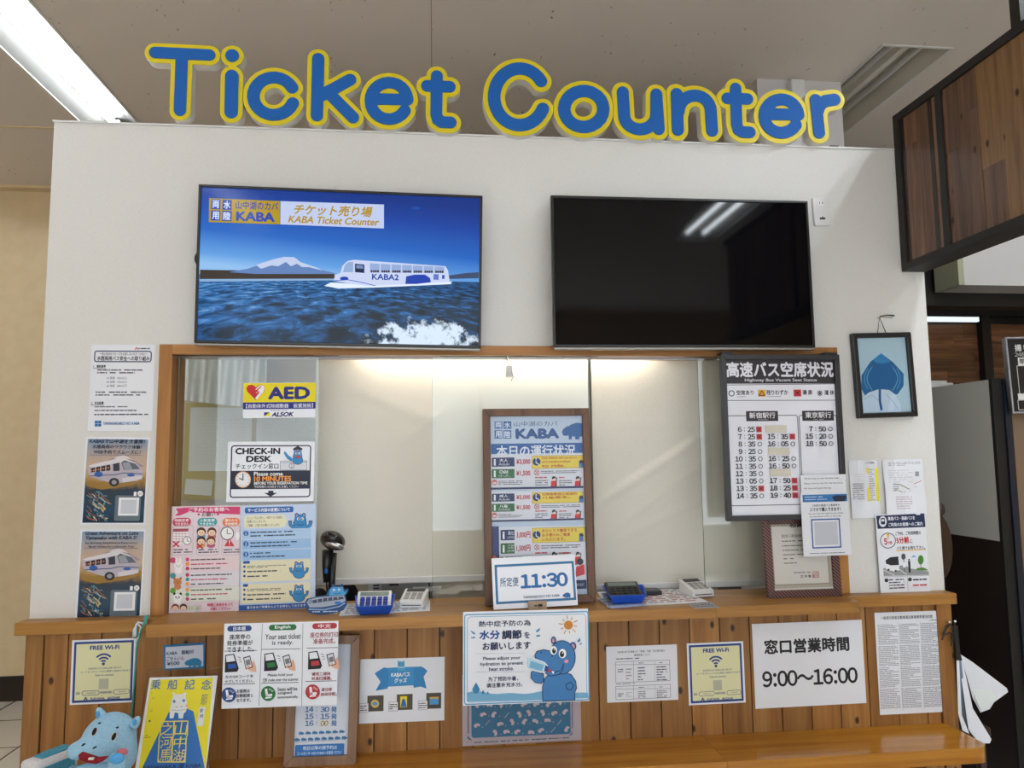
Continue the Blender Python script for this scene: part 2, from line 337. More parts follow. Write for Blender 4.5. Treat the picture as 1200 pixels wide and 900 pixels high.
class Sheet:
    """A flat sheet, board or screen in the plane through its four photo corners; local x right, z up, y into the wall."""
    def __init__(s, name, q, Y, label, cat, group=None, lean=0.0, z0=0.0, th=0.0008, mat='paper', sheet='sheet', root_empty=False, bulge=0.0, step=3e-5):
        s.p0 = np.array([0, Y, z0]); s.n = np.array([0, 1.0, -lean]); s.n /= np.linalg.norm(s.n)   # lean: dY/dZ
        c = [s.hit(*a) for a in q]; s.c = sum(c)/4
        u = (c[1]-c[0])+(c[2]-c[3]); u /= np.linalg.norm(u); v = np.cross(u, s.n); s.u = u; s.vv = v
        s.w = (np.linalg.norm(c[1]-c[0])+np.linalg.norm(c[2]-c[3]))/2; s.h = (np.linalg.norm(c[0]-c[3])+np.linalg.norm(c[1]-c[2]))/2
        s.th = th; s.k = 0; s.step = step; s.parts = {}; s.y0 = -th/2; s.bulge = bulge
        s.Mw = Matrix([[u[0], s.n[0], v[0], s.c[0]], [u[1], s.n[1], v[1], s.c[1]], [u[2], s.n[2], v[2], s.c[2]], [0, 0, 0, 1]])
        b = MB()
        if root_empty:
            s.root = bpy.data.objects.new(name, None); COL.objects.link(s.root); s.root.empty_display_size = 0.05
        else:
            if bulge: s._bulged(b, mat)
            else: b.box(-s.w/2, s.w/2, -th/2, th/2, -s.h/2, s.h/2, mat)
            s.root = b.build(name, smooth=False)
        s.root.matrix_world = s.Mw; tag(s.root, label, cat, group)
    def _bulged(s, b, mat):
        nx, nz = 14, 14; V = []
        for sd in (-1, 1):
            for j in range(nz+1):
                for i in range(nx+1):
                    x, z = -s.w/2+s.w*i/nx, -s.h/2+s.h*j/nz; V.append((x, s.by(x, z)+sd*s.th/2, z))
        N = (nx+1)*(nz+1); Fc = []
        for j in range(nz):
            for i in range(nx):
                a = j*(nx+1)+i; Fc.append((a, a+1, a+nx+2, a+nx+1)); Fc.append((N+a+nx+1, N+a+nx+2, N+a+1, N+a))
        for i in range(nx):
            Fc += [(i+1, i, N+i, N+i+1), (nz*(nx+1)+i, nz*(nx+1)+i+1, N+nz*(nx+1)+i+1, N+nz*(nx+1)+i)]
        for j in range(nz):
            a = j*(nx+1); Fc += [(a, a+nx+1, N+a+nx+1, N+a), (a+nx+nx+1, a+nx, N+a+nx, N+a+2*nx+1)]
        b.add(V, Fc, mat)
    def by(s, x, z):
        if not s.bulge: return 0.0
        return -s.bulge*(0.6+0.5*math.sin(x/s.w*7+z/s.h*2.1)+0.35*math.sin(z/s.h*9-x/s.w*3)+0.25*math.sin(x/s.w*17+z/s.h*5))
    def hit(s, x, y):
        d = ray(x, y); t = np.dot(s.p0-CAM, s.n)/np.dot(d, s.n); return CAM+d*t
    def L(s, x, y):
        q = s.hit(x, y)-s.c; return float(q@s.u), float(q@s.vv)
    def bx(s, x0, y0, x1, y1):
        xc, yc = (x0+x1)/2, (y0+y1)/2; c = s.L(xc, yc)
        w = math.dist(s.L(x0, yc), s.L(x1, yc)); h = math.dist(s.L(xc, y0), s.L(xc, y1)); return c[0], c[1], w, h
    def px(s): a = s.L(600, 500); return math.dist(a, s.L(601, 500))
    def part(s, p):
        if p not in s.parts: s.parts[p] = MB(); s.parts[p].flat = 1
        return s.parts[p]
    def lay(s): s.k += 1; return s.y0-0.00012-s.step*s.k
    def poly2(s, pts, col, part):
        y = s.lay(); tri = tessellate_polygon([[Vector((a, b, 0)) for a, b in pts]])
        fs = []
        for t in tri:
            (ax, az), (bx, bz), (cx, cz) = [pts[i] for i in t]
            fs.append(tuple(t) if (bx-ax)*(cz-az)-(bz-az)*(cx-ax) > 0 else tuple(reversed(t)))
        s.part(part).add([(a, y+s.by(a, b), b) for a, b in pts], fs, col)
    def G(s, pts, col, part='illustration'): s.poly2([s.L(*p) for p in pts], col, part)
    def R(s, x0, y0, x1, y1, col, part='panel'):
        cx, cz, w, h = s.bx(x0, y0, x1, y1); s.poly2([(cx-w/2, cz-h/2), (cx+w/2, cz-h/2), (cx+w/2, cz+h/2), (cx-w/2, cz+h/2)], col, part)
    def rr(s, cx, cz, w, h, r, n=5):
        r = min(r, w/2, h/2); o = []
        for qx, qz, a0 in ((1, -1, -PI/2), (1, 1, 0), (-1, 1, PI/2), (-1, -1, PI)):
            for i in range(n+1):
                a = a0+PI/2*i/n; o.append((cx+qx*(w/2-r)+r*math.cos(a), cz+qz*(h/2-r)+r*math.sin(a)))
        return o
    def RR(s, x0, y0, x1, y1, r, col, part='panel'):
        cx, cz, w, h = s.bx(x0, y0, x1, y1); s.poly2(s.rr(cx, cz, w, h, r*s.px()), col, part)
    def O(s, x0, y0, x1, y1, r, wd, col, part='panel'):       # rounded outline
        cx, cz, w, h = s.bx(x0, y0, x1, y1); q = s.px(); a = s.rr(cx, cz, w, h, r*q); b = s.rr(cx, cz, w-2*wd*q, h-2*wd*q, max(0.0001, (r-wd)*q))
        n = len(a); y = s.lay(); s.part(part).add([(i, y+s.by(i, j), j) for i, j in a+b], [(i, (i+1) % n, n+(i+1) % n, n+i) for i in range(n)], col)
    def C(s, x, y, r, col, ry=None, part='illustration', n=20, rot=0.0):
        ry = ry or r; c = math.cos(rot); d = math.sin(rot)
        s.G([(x+r*math.cos(2*PI*i/n)*c-ry*math.sin(2*PI*i/n)*d, y+r*math.cos(2*PI*i/n)*d+ry*math.sin(2*PI*i/n)*c) for i in range(n)], col, part)
    def K(s, x, y, r, wd, col, a0=0, a1=360, part='illustration', n=24):
        V = []
        for i in range(n+1):
            a = math.radians(a0+(a1-a0)*i/n)
            for q in (r-wd/2, r+wd/2): V.append(s.L(x+q*math.cos(a), y+q*math.sin(a)))
        yy = s.lay(); s.part(part).add([(a, yy+s.by(a, b), b) for a, b in V], [(2*i, 2*i+1, 2*i+3, 2*i+2) for i in range(n)], col)
    def S(s, pts, wd, col, part='illustration'):             # stroke along a polyline
        q = s.px()*wd/2; P2 = [Vector(s.L(*p)) for p in pts]; y = s.lay()
        for a, b in zip(P2, P2[1:]):
            d = (b-a)
            if d.length < 1e-7: continue
            d = d.normalized(); n = Vector((-d.y, d.x))*q; e = d*q*0.5
            V = [a-n-e, b-n+e, b+n+e, a+n-e]; s.part(part).add([(v.x, y+s.by(v.x, v.y), v.y) for v in V], [(0, 1, 2, 3)], col)
    def T(s, txt, x0, y0, x1, y1, col, b=0.0, part='lettering', sh=0.0):
        v, f = glyphs(txt, b, sh); cx, cz, w, h = s.bx(x0, y0, x1, y1); y = s.lay()
        V = [(cx+(a-0.5)*w, cz+(c-0.5)*h, k) for a, c, k in v]
        s.part(part).add([(a, y+s.by(a, c)-k*6e-6, c) for a, c, k in V], f, col)
    def D(s, x0, y0, x1, y1, n, col, part='small_print', seed=1, fill=0.82, th=0.42):   # rows too small to read in the photo
        rnd = random.Random(seed); rh = (y1-y0)/n; y = s.lay(); cx, cz, w, h = s.bx(x0, y0, x1, y1); hh = h/n
        for i in range(n):
            z = cz+h/2-(i+0.5)*hh; x = -w/2; end = w/2*(1 if rnd.random() < 0.7 else rnd.uniform(-0.1, 0.9))
            while x < end:
                l = hh*rnd.uniform(0.5, 2.6); g = hh*0.22
                e = min(x+l, end)
                s.part(part).add([(cx+p, y+s.by(cx+p, z), z+t*hh*th/2) for p, t in ((x, -1), (e, -1), (e, 1), (x, 1))], [(0, 1, 2, 3)], col)
                x = e+g+(hh*rnd.uniform(0.3, 1.2) if rnd.random() > fill else 0)
    def frame(s, wd, d0, d1, mat, part='frame', bevel=0.002):  # four mitred bars around the sheet; depths measured into the wall
        b = MB(); W_, H_ = s.w/2, s.h/2; o = [(-W_, -H_), (W_, -H_), (W_, H_), (-W_, H_)]; i_ = [(-W_+wd, -H_+wd), (W_-wd, -H_+wd), (W_-wd, H_-wd), (-W_+wd, H_-wd)]
        for k in range(4):
            k2 = (k+1) % 4; pts = [o[k], o[k2], i_[k2], i_[k]]
            b.hexa([(x, d0, z) for x, z in pts], [(x, d1, z) for x, z in pts], mat)
        return b.build(part, s.root, bevel=bevel)
    def slab(s, inset, y0, y1, mat, part):
        b = MB(); b.box(-s.w/2+inset, s.w/2-inset, y0, y1, -s.h/2+inset, s.h/2-inset, mat); return b.build(part, s.root)
    def done(s):
        out = {}
        for p, b in s.parts.items(): out[p] = b.build(p, s.root)
        return out
# ================================================================== THE SETTING
CZ = 3.42     # ceiling height
LT, WT, HZ = 1.030, 2.732, 0.566   # ledge top, counter wall top, bench top
WL, WR = -1.329, 1.900
def sbox(name, boxes, mat, bevel=0.0):
    b = MB()
    for q in boxes: b.box(*q, mat)
    return struct(b.build(name, bevel=bevel))
sbox('floor', [(-5.2, 6.2, -7.0, 4.2, -0.05, 0.0)], 'floor_tile')
# fixtures are let into the ceiling, last two added as fill: (x0, x1, y0, y1)
HOLES = [(-1.955, -1.645, -1.0, 1.75), (-1.955, -1.645, -5.3, -2.2), (2.065, 2.395, 0.41, 1.75), (2.105, 2.435, -3.68, -0.35), (3.2, 3.51, -3.0, 1.0), (-3.9, -3.59, -1.5, 2.2)]
xs = sorted({-5.2, 6.2} | {h[0] for h in HOLES} | {h[1] for h in HOLES}); ys = sorted({-7.0, 4.2} | {h[2] for h in HOLES} | {h[3] for h in HOLES})
b = MB()
for xa, xb in zip(xs, xs[1:]):
    for ya, yb in zip(ys, ys[1:]):
        mx_, my_ = (xa+xb)/2, (ya+yb)/2
        if any(h[0] < mx_ < h[1] and h[2] < my_ < h[3] for h in HOLES): continue
        b.add([(xa, ya, CZ), (xb, ya, CZ), (xb, yb, CZ), (xa, yb, CZ)], [(3, 2, 1, 0)], 'ceiling_board')
b.box(-5.2, 6.2, -7.0, 4.2, CZ+0.16, CZ+0.2, 'ceiling_board'); b.flat = 1
struct(b.build('ceiling'))
b = MB()
for x in (-0.0135,): b.box(x-0.0015, x+0.0015, -7, 4.2, CZ-0.0006, CZ, 'seam_brown')
struct(b.build('trim_1'))
sbox('trim_2', [(-5.2, -1.3, 1.612, 1.625, CZ-0.006, CZ-0.0004), (-5.2, -1.3, 2.56, 2.64, CZ-0.02, CZ-0.0005)], 'beige_wallpaper')
sbox('wall_office', [(-5.2, 3.5, 2.64, 2.76, 0, CZ)], 'beige_wallpaper')
sbox('baseboard_office', [(-5.2, -1.0, 2.622, 2.64, 0, 0.155)], 'dark_baseboard')
sbox('wall_left', [(-5.3, -5.2, -7.0, 4.2, 0, CZ)], 'beige_wallpaper')
sbox('wall_right', [(6.2, 6.3, -7.0, 4.2, 0, CZ)], 'beige_wallpaper')
sbox('wall_front', [(-5.2, -2.8, -7.1, -7.0, 0, CZ), (4.0, 6.2, -7.1, -7.0, 0, CZ), (-2.8, 4.0, -7.1, -7.0, 2.95, CZ), (-2.8, 4.0, -7.1, -7.0, 0, 0.55)], 'beige_wallpaper')
sbox('window_2', [(x-0.03, x+0.03, -7.07, -6.99, 0.55, 2.95) for x in (-2.77, -1.1, 0.6, 2.3, 3.97)] + [(-2.8, 4.0, -7.07, -6.99, 0.55, 0.61), (-2.8, 4.0, -7.07, -6.99, 2.89, 2.95)], 'white_metal')
# the counter wall with its ticket window opening
OX0, OX1, OZ1 = -0.945, 1.520, 1.944
sbox('wall_counter', [(WL, OX0, 0, 0.12, 0, WT), (OX1, WR, 0, 0.12, 0, WT), (OX0, OX1, 0, 0.12, OZ1, WT), (OX0, OX1, 0, 0.12, 0, 0.99)], 'wallpaper')
sbox('trim_3', [(WL-0.004, WR+0.004, -0.006, 0.126, WT, WT+0.006)], 'white_plastic')
# wooden window frame
b = MB(); b.box(OX0, OX0+0.044, -0.012, 0.13, LT, OZ1, 'window_frame_wood'); root = b.build('window_1', bevel=0.002); struct(root)
b = MB(); b.box(OX1-0.044, OX1, -0.012, 0.13, LT, OZ1, 'window_frame_wood'); b.build('jamb', root, bevel=0.002)
b = MB(); b.box(OX0+0.044, OX1-0.044, -0.012, 0.13, OZ1-0.034, OZ1, 'window_head_wood'); b.build('head_rail', root, bevel=0.002)
b = MB()
for x0, x1 in ((-0.90, -0.34), (0.02, 0.60), (0.93, 1.47)): b.box(x0, x1, 0.012, 0.03, OZ1-0.0345, OZ1-0.030, 'near_black')
b.build('track', root)
b = MB(); b.box(OX0+0.044, OX1-0.044, 0.055, 0.062, OZ1-0.040, OZ1-0.0335, 'chrome'); b.build('rail', root)
# tongue and groove boards with end posts under the ledge
b = MB(); X0 = -1.318; edges = [-1.318, -1.262, -1.188]
x = 0.5676-0.1102*15
while x < 1.84: 
    if x > -1.15: edges.append(x)
    x += 0.1102
edges += [1.832, 1.893]
for xa, xb in zip(edges, edges[1:]):
    post = xa < -1.3 or xb > 1.89
    b.box(xa+0.0016, xb-0.0016, -0.042 if post else -0.035, -0.001, 0.0, 0.990, 'pine_panel')
b.box(-1.31, 1.88, -0.028, -0.002, 0.0, 0.985, 'near_black')
struct(b.build('wall_wainscot', bevel=0.0018))
sbox('trim_4', [(-1.341, -0.9005, -0.066, 0.0, 0.9905, LT)], 'pine_ledge', 0.003)
sbox('trim_5', [(1.4755, 1.899, -0.066, 0.0, 0.9905, LT)], 'pine_ledge', 0.003)
def rounded(x0, x1, y0, y1, r, both=False, n=8):    # outline seen from above with rounded front corners
    o = [(x0, y1)]
    if both: o += [(x0+r-r*math.cos(a), y0+r-r*math.sin(a)) for a in [PI/2*i/n for i in range(n+1)]]
    else: o += [(x0, y0)]
    o += [(x1-r+r*math.sin(a), y0+r-r*math.cos(a)) for a in [PI/2*i/n for i in range(n+1)]]
    return o+[(x1, y1)]
b = MB(); 
b.prism(rounded(-0.90, 0.948, -0.165, 0.14, 0.0005), 0.994, LT+0.0005, 'pine_ledge', lambda a, c, d: (a, c, d))
b.prism(rounded(0.9488, 1.475, -0.165, 0.14, 0.035), 0.994, LT+0.0005, 'pine_ledge', lambda a, c, d: (a, c, d))
t = b.build('counter_shelf', bevel=0.003); tag(t, 'long honey coloured wooden counter shelf running below the ticket window', 'shelf')
b = MB()
b.prism(rounded(-1.30, 0.93, -0.262, -0.036, 0.0005), HZ-0.05, HZ, 'lacquered_bench', lambda a, c, d: (a, c, d))
b.prism(rounded(0.931, 1.842, -0.262, -0.036, 0.045), HZ-0.05, HZ, 'lacquered_bench', lambda a, c, d: (a, c, d))
t = b.build('luggage_shelf', bevel=0.008); tag(t, 'low glossy yellow wooden bag shelf along the foot of the boards', 'shelf')
for x in (1.66, 0.3, -0.9):
    b = MB(); b.prism([(-0.036, HZ-0.05), (-0.23, HZ-0.05), (-0.20, HZ-0.11), (-0.036, HZ-0.34)], x-0.02, x+0.02, 'pine_ledge', lambda a, c, d: (d, a, c)); b.build('bracket', t)
# white column behind the wall, with a pipe
q = PZ(887, 92, CZ); r = PZ(988, 95, CZ)
sbox('wall_column', [(1.611, 2.055, 0.757, 1.20, 0, CZ)], 'white_panel')
b = MB(); z0 = 2.6
b.box(1.765, 1.835, 0.705, 0.757, 3.24, 3.40, 'white_plastic'); b.box(1.745, 1.815, 0.72, 0.757, 2.6, 3.26, 'white_plastic'); 
t = b.build('pipe_cover', bevel=0.006); tag(t, 'white pipe cover running up the white column behind the letters', 'pipe cover')
p = P(975, 176, 0.05)
b = MB(); b.box(p[0]-0.018, p[0]+0.018, 0.03, 0.075, WT+0.006, WT+0.028, 'black_plastic'); b.tube([(p[0]-0.01, 0.03, WT+0.016), (p[0]-0.01, 0.02, WT+0.016)], 0.006, 'near_black')
tag(b.build('sensor_box', bevel=0.004), 'tiny black box on top of the wall beside the last letter', 'sensor')

# ------------------------------------------------------------------ ceiling lights
def fixture(h, lit, label, ntubes=1, tx=None, group='ceiling light troughs'):
    x0, x1, y0, y1 = h; xc = (x0+x1)/2
    t = thing('ceiling_light', label, 'light', (xc, (y0+y1)/2, CZ), group)
    W_, L_ = (x1-x0)/2, (y1-y0)/2; mat = 'reflector_white' if lit else 'reflector_off'
    b = MB(); D_ = 0.10
    pr = [(-W_, 0), (-W_*0.62, D_*0.72), (-W_*0.2, D_), (W_*0.2, D_), (W_*0.62, D_*0.72), (W_, 0)]
    if ntubes == 2: pr = [(-W_, 0), (-W_*0.8, D_*0.8), (-W_*0.3, D_), (-W_*0.1, D_*0.4), (W_*0.1, D_*0.4), (W_*0.3, D_), (W_*0.8, D_*0.8), (W_, 0)]
    V = []
    for yy in (-L_, L_): V += [(a, yy, c) for a, c in pr]+[(a*1.02, yy, c+0.01) for a, c in pr]
    n = len(pr); Fc = []
    for i in range(n-1):
        Fc += [(i, i+1, 2*n+i+1, 2*n+i), (n+i+1, n+i, 3*n+i, 3*n+i+1)]
    b.add(V, Fc, mat)
    for yy in (-L_, L_-0.004): b.prism(pr, yy, yy+0.004, mat, lambda a, c, d: (a, d, c))
    b.flat = 1; b.build('reflector', t)
    b = MB(); rim = 0.010
    for (a0, a1, c0, c1) in ((-W_-rim, -W_+0.002, -L_-rim, L_+rim), (W_-0.002, W_+rim, -L_-rim, L_+rim), (-W_, W_, -L_-rim, -L_+0.002), (-W_, W_, L_-0.002, L_+rim)):
        b.box(a0, a1, c0, c1, -0.006, -0.0005, 'white_metal')
    b.build('rim', t)
    for tx_ in ([-0.03] if ntubes == 1 else [-W_*0.45, W_*0.45]):
        n2 = max(1, int(round(2*L_/1.2)))
        for k in range(n2):
            ya = -L_+0.03+(2*L_-0.06)/n2*k; yb = ya+(2*L_-0.06)/n2-0.03
            b = MB(); b.tube([(tx_, ya, 0.050), (tx_, yb, 0.050)], 0.016, ('tube_lit' if lit else 'tube_off'), n=10); tb = b.build('tube', t, smooth=False)
            b = MB()
            for y_ in (ya, yb): b.box(tx_-0.018, tx_+0.018, y_-0.012, y_+0.012, 0.020, 0.085, 'white_plastic')
            b.build('socket', t)
    return t
fixture(HOLES[0], True, 'long lit fluorescent trough at the top left above the wall')
fixture(HOLES[1], True, 'lit single tube trough behind the camera on the left')
fixture(HOLES[2], False, 'unlit grey trough at the top right beside the column', 2)
fixture(HOLES[3], True, 'lit twin tube trough towards the entrance, mirrored in the dark television', 2)
fixture(HOLES[5], True, 'added lit tube trough, out of view, brightening the office left of the counter')  # extra fixture added to brighten the beige office wall and left ceiling
fixture(HOLES[4], True, 'added lit tube trough, out of view, brightening the passage beyond the hanging plank panel')  # extra fixture added to lift the dark passage

# ------------------------------------------------------------------ dark wooden hanging panel on the right
BX = 1.811; bz0, bz1 = 2.243, 2.870; by0 = -1.9
t = thing('hanging_bulkhead', 'dark wood plank panel in a black frame hanging at the upper right', 'panel', (BX, -0.95, 2.55)); L0 = Vector((BX, -0.95, 2.55))
b = MB(); rnd = random.Random(5); y = -0.035; k = 0
while y > by0+0.05:
    wd = rnd.choice([0.06, 0.075, 0.09, 0.1, 0.022, 0.08]); y2 = max(y-wd, by0+0.03); zc = rnd.uniform(bz0+0.12, bz1-0.12)
    cuts = [bz0+0.03, zc, bz1-0.03] if rnd.random() < 0.55 else [bz0+0.03, bz1-0.03]
    for za, zb in zip(cuts, cuts[1:]):
        b.box(0.004-rnd.uniform(0, .003), 0.03, y2-L0.y, y-L0.y-0.0008, za-L0.z, zb-L0.z-0.0008, rnd.choice(['dark_plank', 'dark_plank', 'pale_plank', 'dark_plank']) if wd > 0.05 else 'deep_plank')
    y = y2
b.build('planks', t)
b = MB(); b.box(0.012, 0.088, by0-L0.y+0.005, -0.02-L0.y, bz0+0.01-L0.z, bz1-0.01-L0.z, 'soffit_dark'); b.build('core', t)
b = MB()
b.box(-0.006, 0.09, by0-L0.y, -0.004-L0.y, bz0-L0.z, bz0+0.03-L0.z, 'soffit_dark'); b.box(-0.006, 0.09, by0-L0.y, -0.004-L0.y, bz1-0.03-L0.z, bz1-L0.z, 'soffit_dark')
b.box(-0.006, 0.09, -0.035-L0.y, -0.004-L0.y, bz0+0.03-L0.z, bz1-0.03-L0.z, 'soffit_dark'); b.build('frame', t)
for yy in (-0.262, -1.03): b = MB(); b.box(-0.004, 0.01, yy-0.016-L0.y, yy+0.016-L0.y, bz0+0.03-L0.z, bz1-0.03-L0.z, 'soffit_dark'); b.build('batten', t)
q = PX(1193, 20, BX+0.04)
b = MB(); b.box(0.03, 0.055, q[1]-0.02-L0.y, q[1]+0.02-L0.y, bz1-L0.z, CZ-0.001-L0.z, 'black_plastic'); b.build('hanger', t)

# ------------------------------------------------------------------ the passage on the right
sbox('wall_passage', [(1.9, 6.2, 2.2, 2.28, 0, 2.5)], 'soffit_dark')
def wp(x, y, Y=2.2): q = P(x, y, Y); return q
a = wp(1080, 380); c = wp(1146, 445); b = MB(); 
z = a[2]; rnd = random.Random(9); 
zt, zb_ = wp(1088, 379, 2.15)[2], 1.05; xa = 2.9; x_post0, x_post1 = wp(1146, 400, 2.15)[0], wp(1156, 400, 2.15)[0]
for x0_, x1_ in ((2.9, x_post0), (x_post1, 5.2)):
    z = zt
    while z > zb_:
        h_ = rnd.choice([0.07, 0.1, 0.13]); xx = x0_
        while xx < x1_:
            x2 = min(xx+rnd.uniform(0.35, 1.1), x1_); b.box(xx, x2-0.001, 2.155-rnd.uniform(0, .004), 2.19, z-h_, z-0.001, 'dark_plank_level'); xx = x2
        z -= h_
tag(b.build('plank_cladding'), 'horizontal dark brown wood plank cladding at the back of the passage', 'cladding')
sbox('trim_6', [(x_post0, x_post1, 2.10, 2.20, 0, 2.5), (2.7, 6.1, 2.09, 2.2, zt+0.05, zt+0.12)], 'near_black')
b = MB(); q0, q1 = P(1080, 374.5, 2.08), P(1145, 374.5, 2.08)
b.box(q0[0]-0.4, q1[0], 2.06, 2.09, q0[2]-0.014, q0[2]+0.018, 'strip_lit'); tag(b.build('light_strip'), 'thin lit white strip light above the dark plank cladding in the passage', 'light')
# dark bulkhead hung from the ceiling of the passage
q0 = P(1086, 330, 1.5); q1 = P(1086, 362, 1.5)
sbox('ceiling_bulkhead', [(2.35, 6.15, 1.5, 1.62, q1[2]+0.02, q0[2]+0.16)], 'soffit_dark')
q0, q1 = P(1126, 279, 1.25), P(1200, 335, 1.25); Xw = q0[0]
b = MB(); b.box(Xw, Xw+1.4, 1.25, 1.45, q1[2], q1[2]+0.62, 'white_panel'); t = b.build('lit_ceiling_standin'); tag(t, 'plain white boxed panel standing in for lit ceiling beyond the hanging wooden panel', 'panel')  # plain panel without a lamp, put in for white-lit ceiling beyond
b = MB(); b.box(Xw-0.035, Xw, 1.245, 1.45, q1[2], q1[2]+0.62, 'pale_green_edge'); b.build('edge', t)
b = MB(); b.box(Xw+0.2, Xw+0.24, 1.33, 1.37, q1[2]+0.62, CZ-0.001, 'black_plastic'); b.box(Xw+1.1, Xw+1.14, 1.33, 1.37, q1[2]+0.62, CZ-0.001, 'black_plastic'); b.build('hanger', t)
# tall cabinet with a grey side
XC = 2.55; e0 = PX(1158, 445, XC); e1 = PX(1093, 455.5, XC); zt = e0[2]; zm = PX(1170, 634, XC)[2]
t = thing('cabinet', 'tall cabinet with plain grey side and black front in the passage', 'cabinet', (XC, e0[1], 0))
b = MB(); b.box(0, 0.012, 0, 1.2, zm, zt, 'partition_grey'); b.build('side_panel', t)
b = MB(); b.box(0.001, 0.012, 0.0, 1.2, 0.0, zm-0.001, 'maroon'); b.build('plinth_panel', t)['label'] = 'dark maroon lower side'
b = MB(); fx = P(1173.5, 500, e0[1])[0]-XC; b.box(0.0, fx, -0.02, -0.001, 0, zt+0.004, 'near_black'); b.box(0.0121, 0.62, 0.06, 1.2, 0, zt, 'near_black'); b.build('body', t)
b = MB(); b.box(fx+0.001, fx+0.032, -0.03, 0.2, 0, zt, 'pillar_navy'); b.build('front_post', t)
q = P(1093, 460, 1.45); b = MB(); b.box(q[0]-0.18, q[0]+0.115, 1.42, 1.6, zt+0.001, zt+0.075, 'white_plastic'); b.box(q[0]-0.16, q[0]+0.09, 1.44, 1.58, zt+0.075, zt+0.09, 'white_plastic')
t3 = b.build('storage_box', bevel=0.006); tag(t3, 'white plastic box standing on top of the grey cabinet', 'box')
# brown partition with a menu sign
px0 = XC+fx+0.034; py = e0[1]-0.02
b = MB(); b.box(px0, px0+1.0, py, py+0.045, 0, P(1190, 484, py)[2], 'brown_paint'); t2 = b.build('brown_screen'); tag(t2, 'plain brown painted screen under the black menu sign', 'screen')
S = Sheet('menu_sign', [(1179, 397), (1290, 392), (1290, 482), (1181, 483.5)], py-0.03, 'black menu sign with white lettering cut by the right edge of the photo', 'sign', th=0.02, mat='near_black')
S.frame(0.008, -0.014, 0.012, 'gloss_grey')
S.T('揚', 1187, 404, 1195, 412, '#c8c8c8', .02); S.T('物', 1197, 404, 1205, 412, '#c8c8c8', .02); S.T('248', 1187, 413.5, 1199, 418, '#b0b0b0')
S.R(1191, 419, 1225, 428, '#c9c9c9'); S.T('単品', 1192, 420, 1208, 427, '#101010', .02); S.O(1191, 428, 1240, 462, 1, .8, '#c0c0c0'); S.R(1191, 461, 1225, 468, '#c9c9c9'); S.O(1191, 468, 1240, 480, 1, .8, '#c0c0c0')
S.done()
# turned brown ornament half hidden by the wall
q = P(1104, 640, 0.32)
t = thing('wooden_chair_back', 'dark brown round backed wooden chair half hidden behind the wall end', 'chair', (q[0], 0.32, 0))
b = MB(); b.ellipsoid((-0.02, 0, q[2]), (0.062, 0.04, 0.14), 'brown_wood_turned'); b.build('backrest', t, smooth=True)
zz = P(1106, 597, .32)[2]; b = MB(); b.ellipsoid((-0.005, 0, zz), (0.024, 0.024, 0.03), 'brown_wood_turned'); b.tube([(-0.01, 0, zz-.02), (-0.015, 0, q[2]+.12)], .010, 'brown_wood_turned'); b.build('knob', t, smooth=True)
b = MB(); b.box(-0.2, 0.06, -0.14, 0.2, 0.42, 0.46, 'brown_wood_turned'); b.build('seat', t, bevel=0.01)
for sx, sy in ((-0.17, -0.11), (0.03, -0.11), (-0.17, 0.17), (0.03, 0.17)):
    b = MB(); b.tube([(sx, sy, 0.001), (sx, sy, 0.42)], 0.018, 'brown_wood_turned'); b.build('leg', t)
b = MB(); b.tube([(-0.02, 0.03, 0.46), (-0.02, 0, q[2]-0.12)], 0.02, 'brown_wood_turned'); b.build('post', t)

# ------------------------------------------------------------------ behind the window: screens, lamp and office
YS = 0.20
def roll_screen(xa, xb, zbar, seed, label, wr):
    t = thing('roll_screen', label, 'blind', ((xa+xb)/2, YS, zbar), 'cream roll screens behind the ticket window')
    w = xb-xa; H = 2.06-zbar; nx, nz = 70, 60; V = []
    for j in range(nz+1):
        for i in range(nx+1):
            x_, z_ = -w/2+w*i/nx, 0.02+H*j/nz
            d = 0.0
            for (x1, z1, x2, z2, am, sg) in wr:       # creases as ridges along a line (metres from the lower left corner)
                ux, uz = x2-x1, z2-z1; l = math.hypot(ux, uz); ux /= l; uz /= l; px_, pz_ = (x_+w/2)-x1, z_-z1
                s_ = px_*ux+pz_*uz; q_ = -px_*uz+pz_*ux; en = 1/(1+math.exp(-(s_)/0.05))/(1+math.exp((s_-l)/0.05))
                d += am*en*math.exp(-(q_/sg)**2)
            d *= 1.0; d += 0.0012*math.sin(x_*3+seed)+0.0008*math.sin(z_*5+seed*2)
            V.append((x_, -d, z_))
    N = len(V); V += [(x_, y_+0.0015, z_) for x_, y_, z_ in V]; Fc = []
    for j in range(nz):
        for i in range(nx):
            a = j*(nx+1)+i; Fc.append((a, a+1, a+nx+2, a+nx+1)); Fc.append((N+a+nx+1, N+a+nx+2, N+a+1, N+a))
    b = MB(); b.add(V, Fc, 'screen_fabric'); b.flat = 1; b.build('fabric', t, smooth=True)
    b = MB(); b.box(-w/2, w/2, -0.009, 0.009, 0.0, 0.024, 'white_plastic'); b.build('bottom_bar', t, bevel=0.004)
    b = MB(); b.tube([(-w/2, 0.01, H+0.03), (w/2, 0.01, H+0.03)], 0.03, 'white_plastic', 14); b.build('roller', t, smooth=False)
    return t
q0, q1, q2, q3 = P(371, 600, YS), P(693, 600, YS), P(695, 600, YS), P(1000, 600, YS)
zl, zr = P(450, 684, YS)[2], P(770, 690, YS)[2]
roll_screen(q0[0]-0.01, q1[0]-0.004, zl, 1.0, 'cream roll screen behind the scanner and middle pane, hanging slightly higher', [(0.1, 0.75, 0.45, 0.6, 0.002, .02), (0.3, 0.5, 0.55, 0.7, 0.0025, .012), (0.05, 0.62, 0.5, 0.62, 0.001, .03)])
xr = q2[0]+0.004
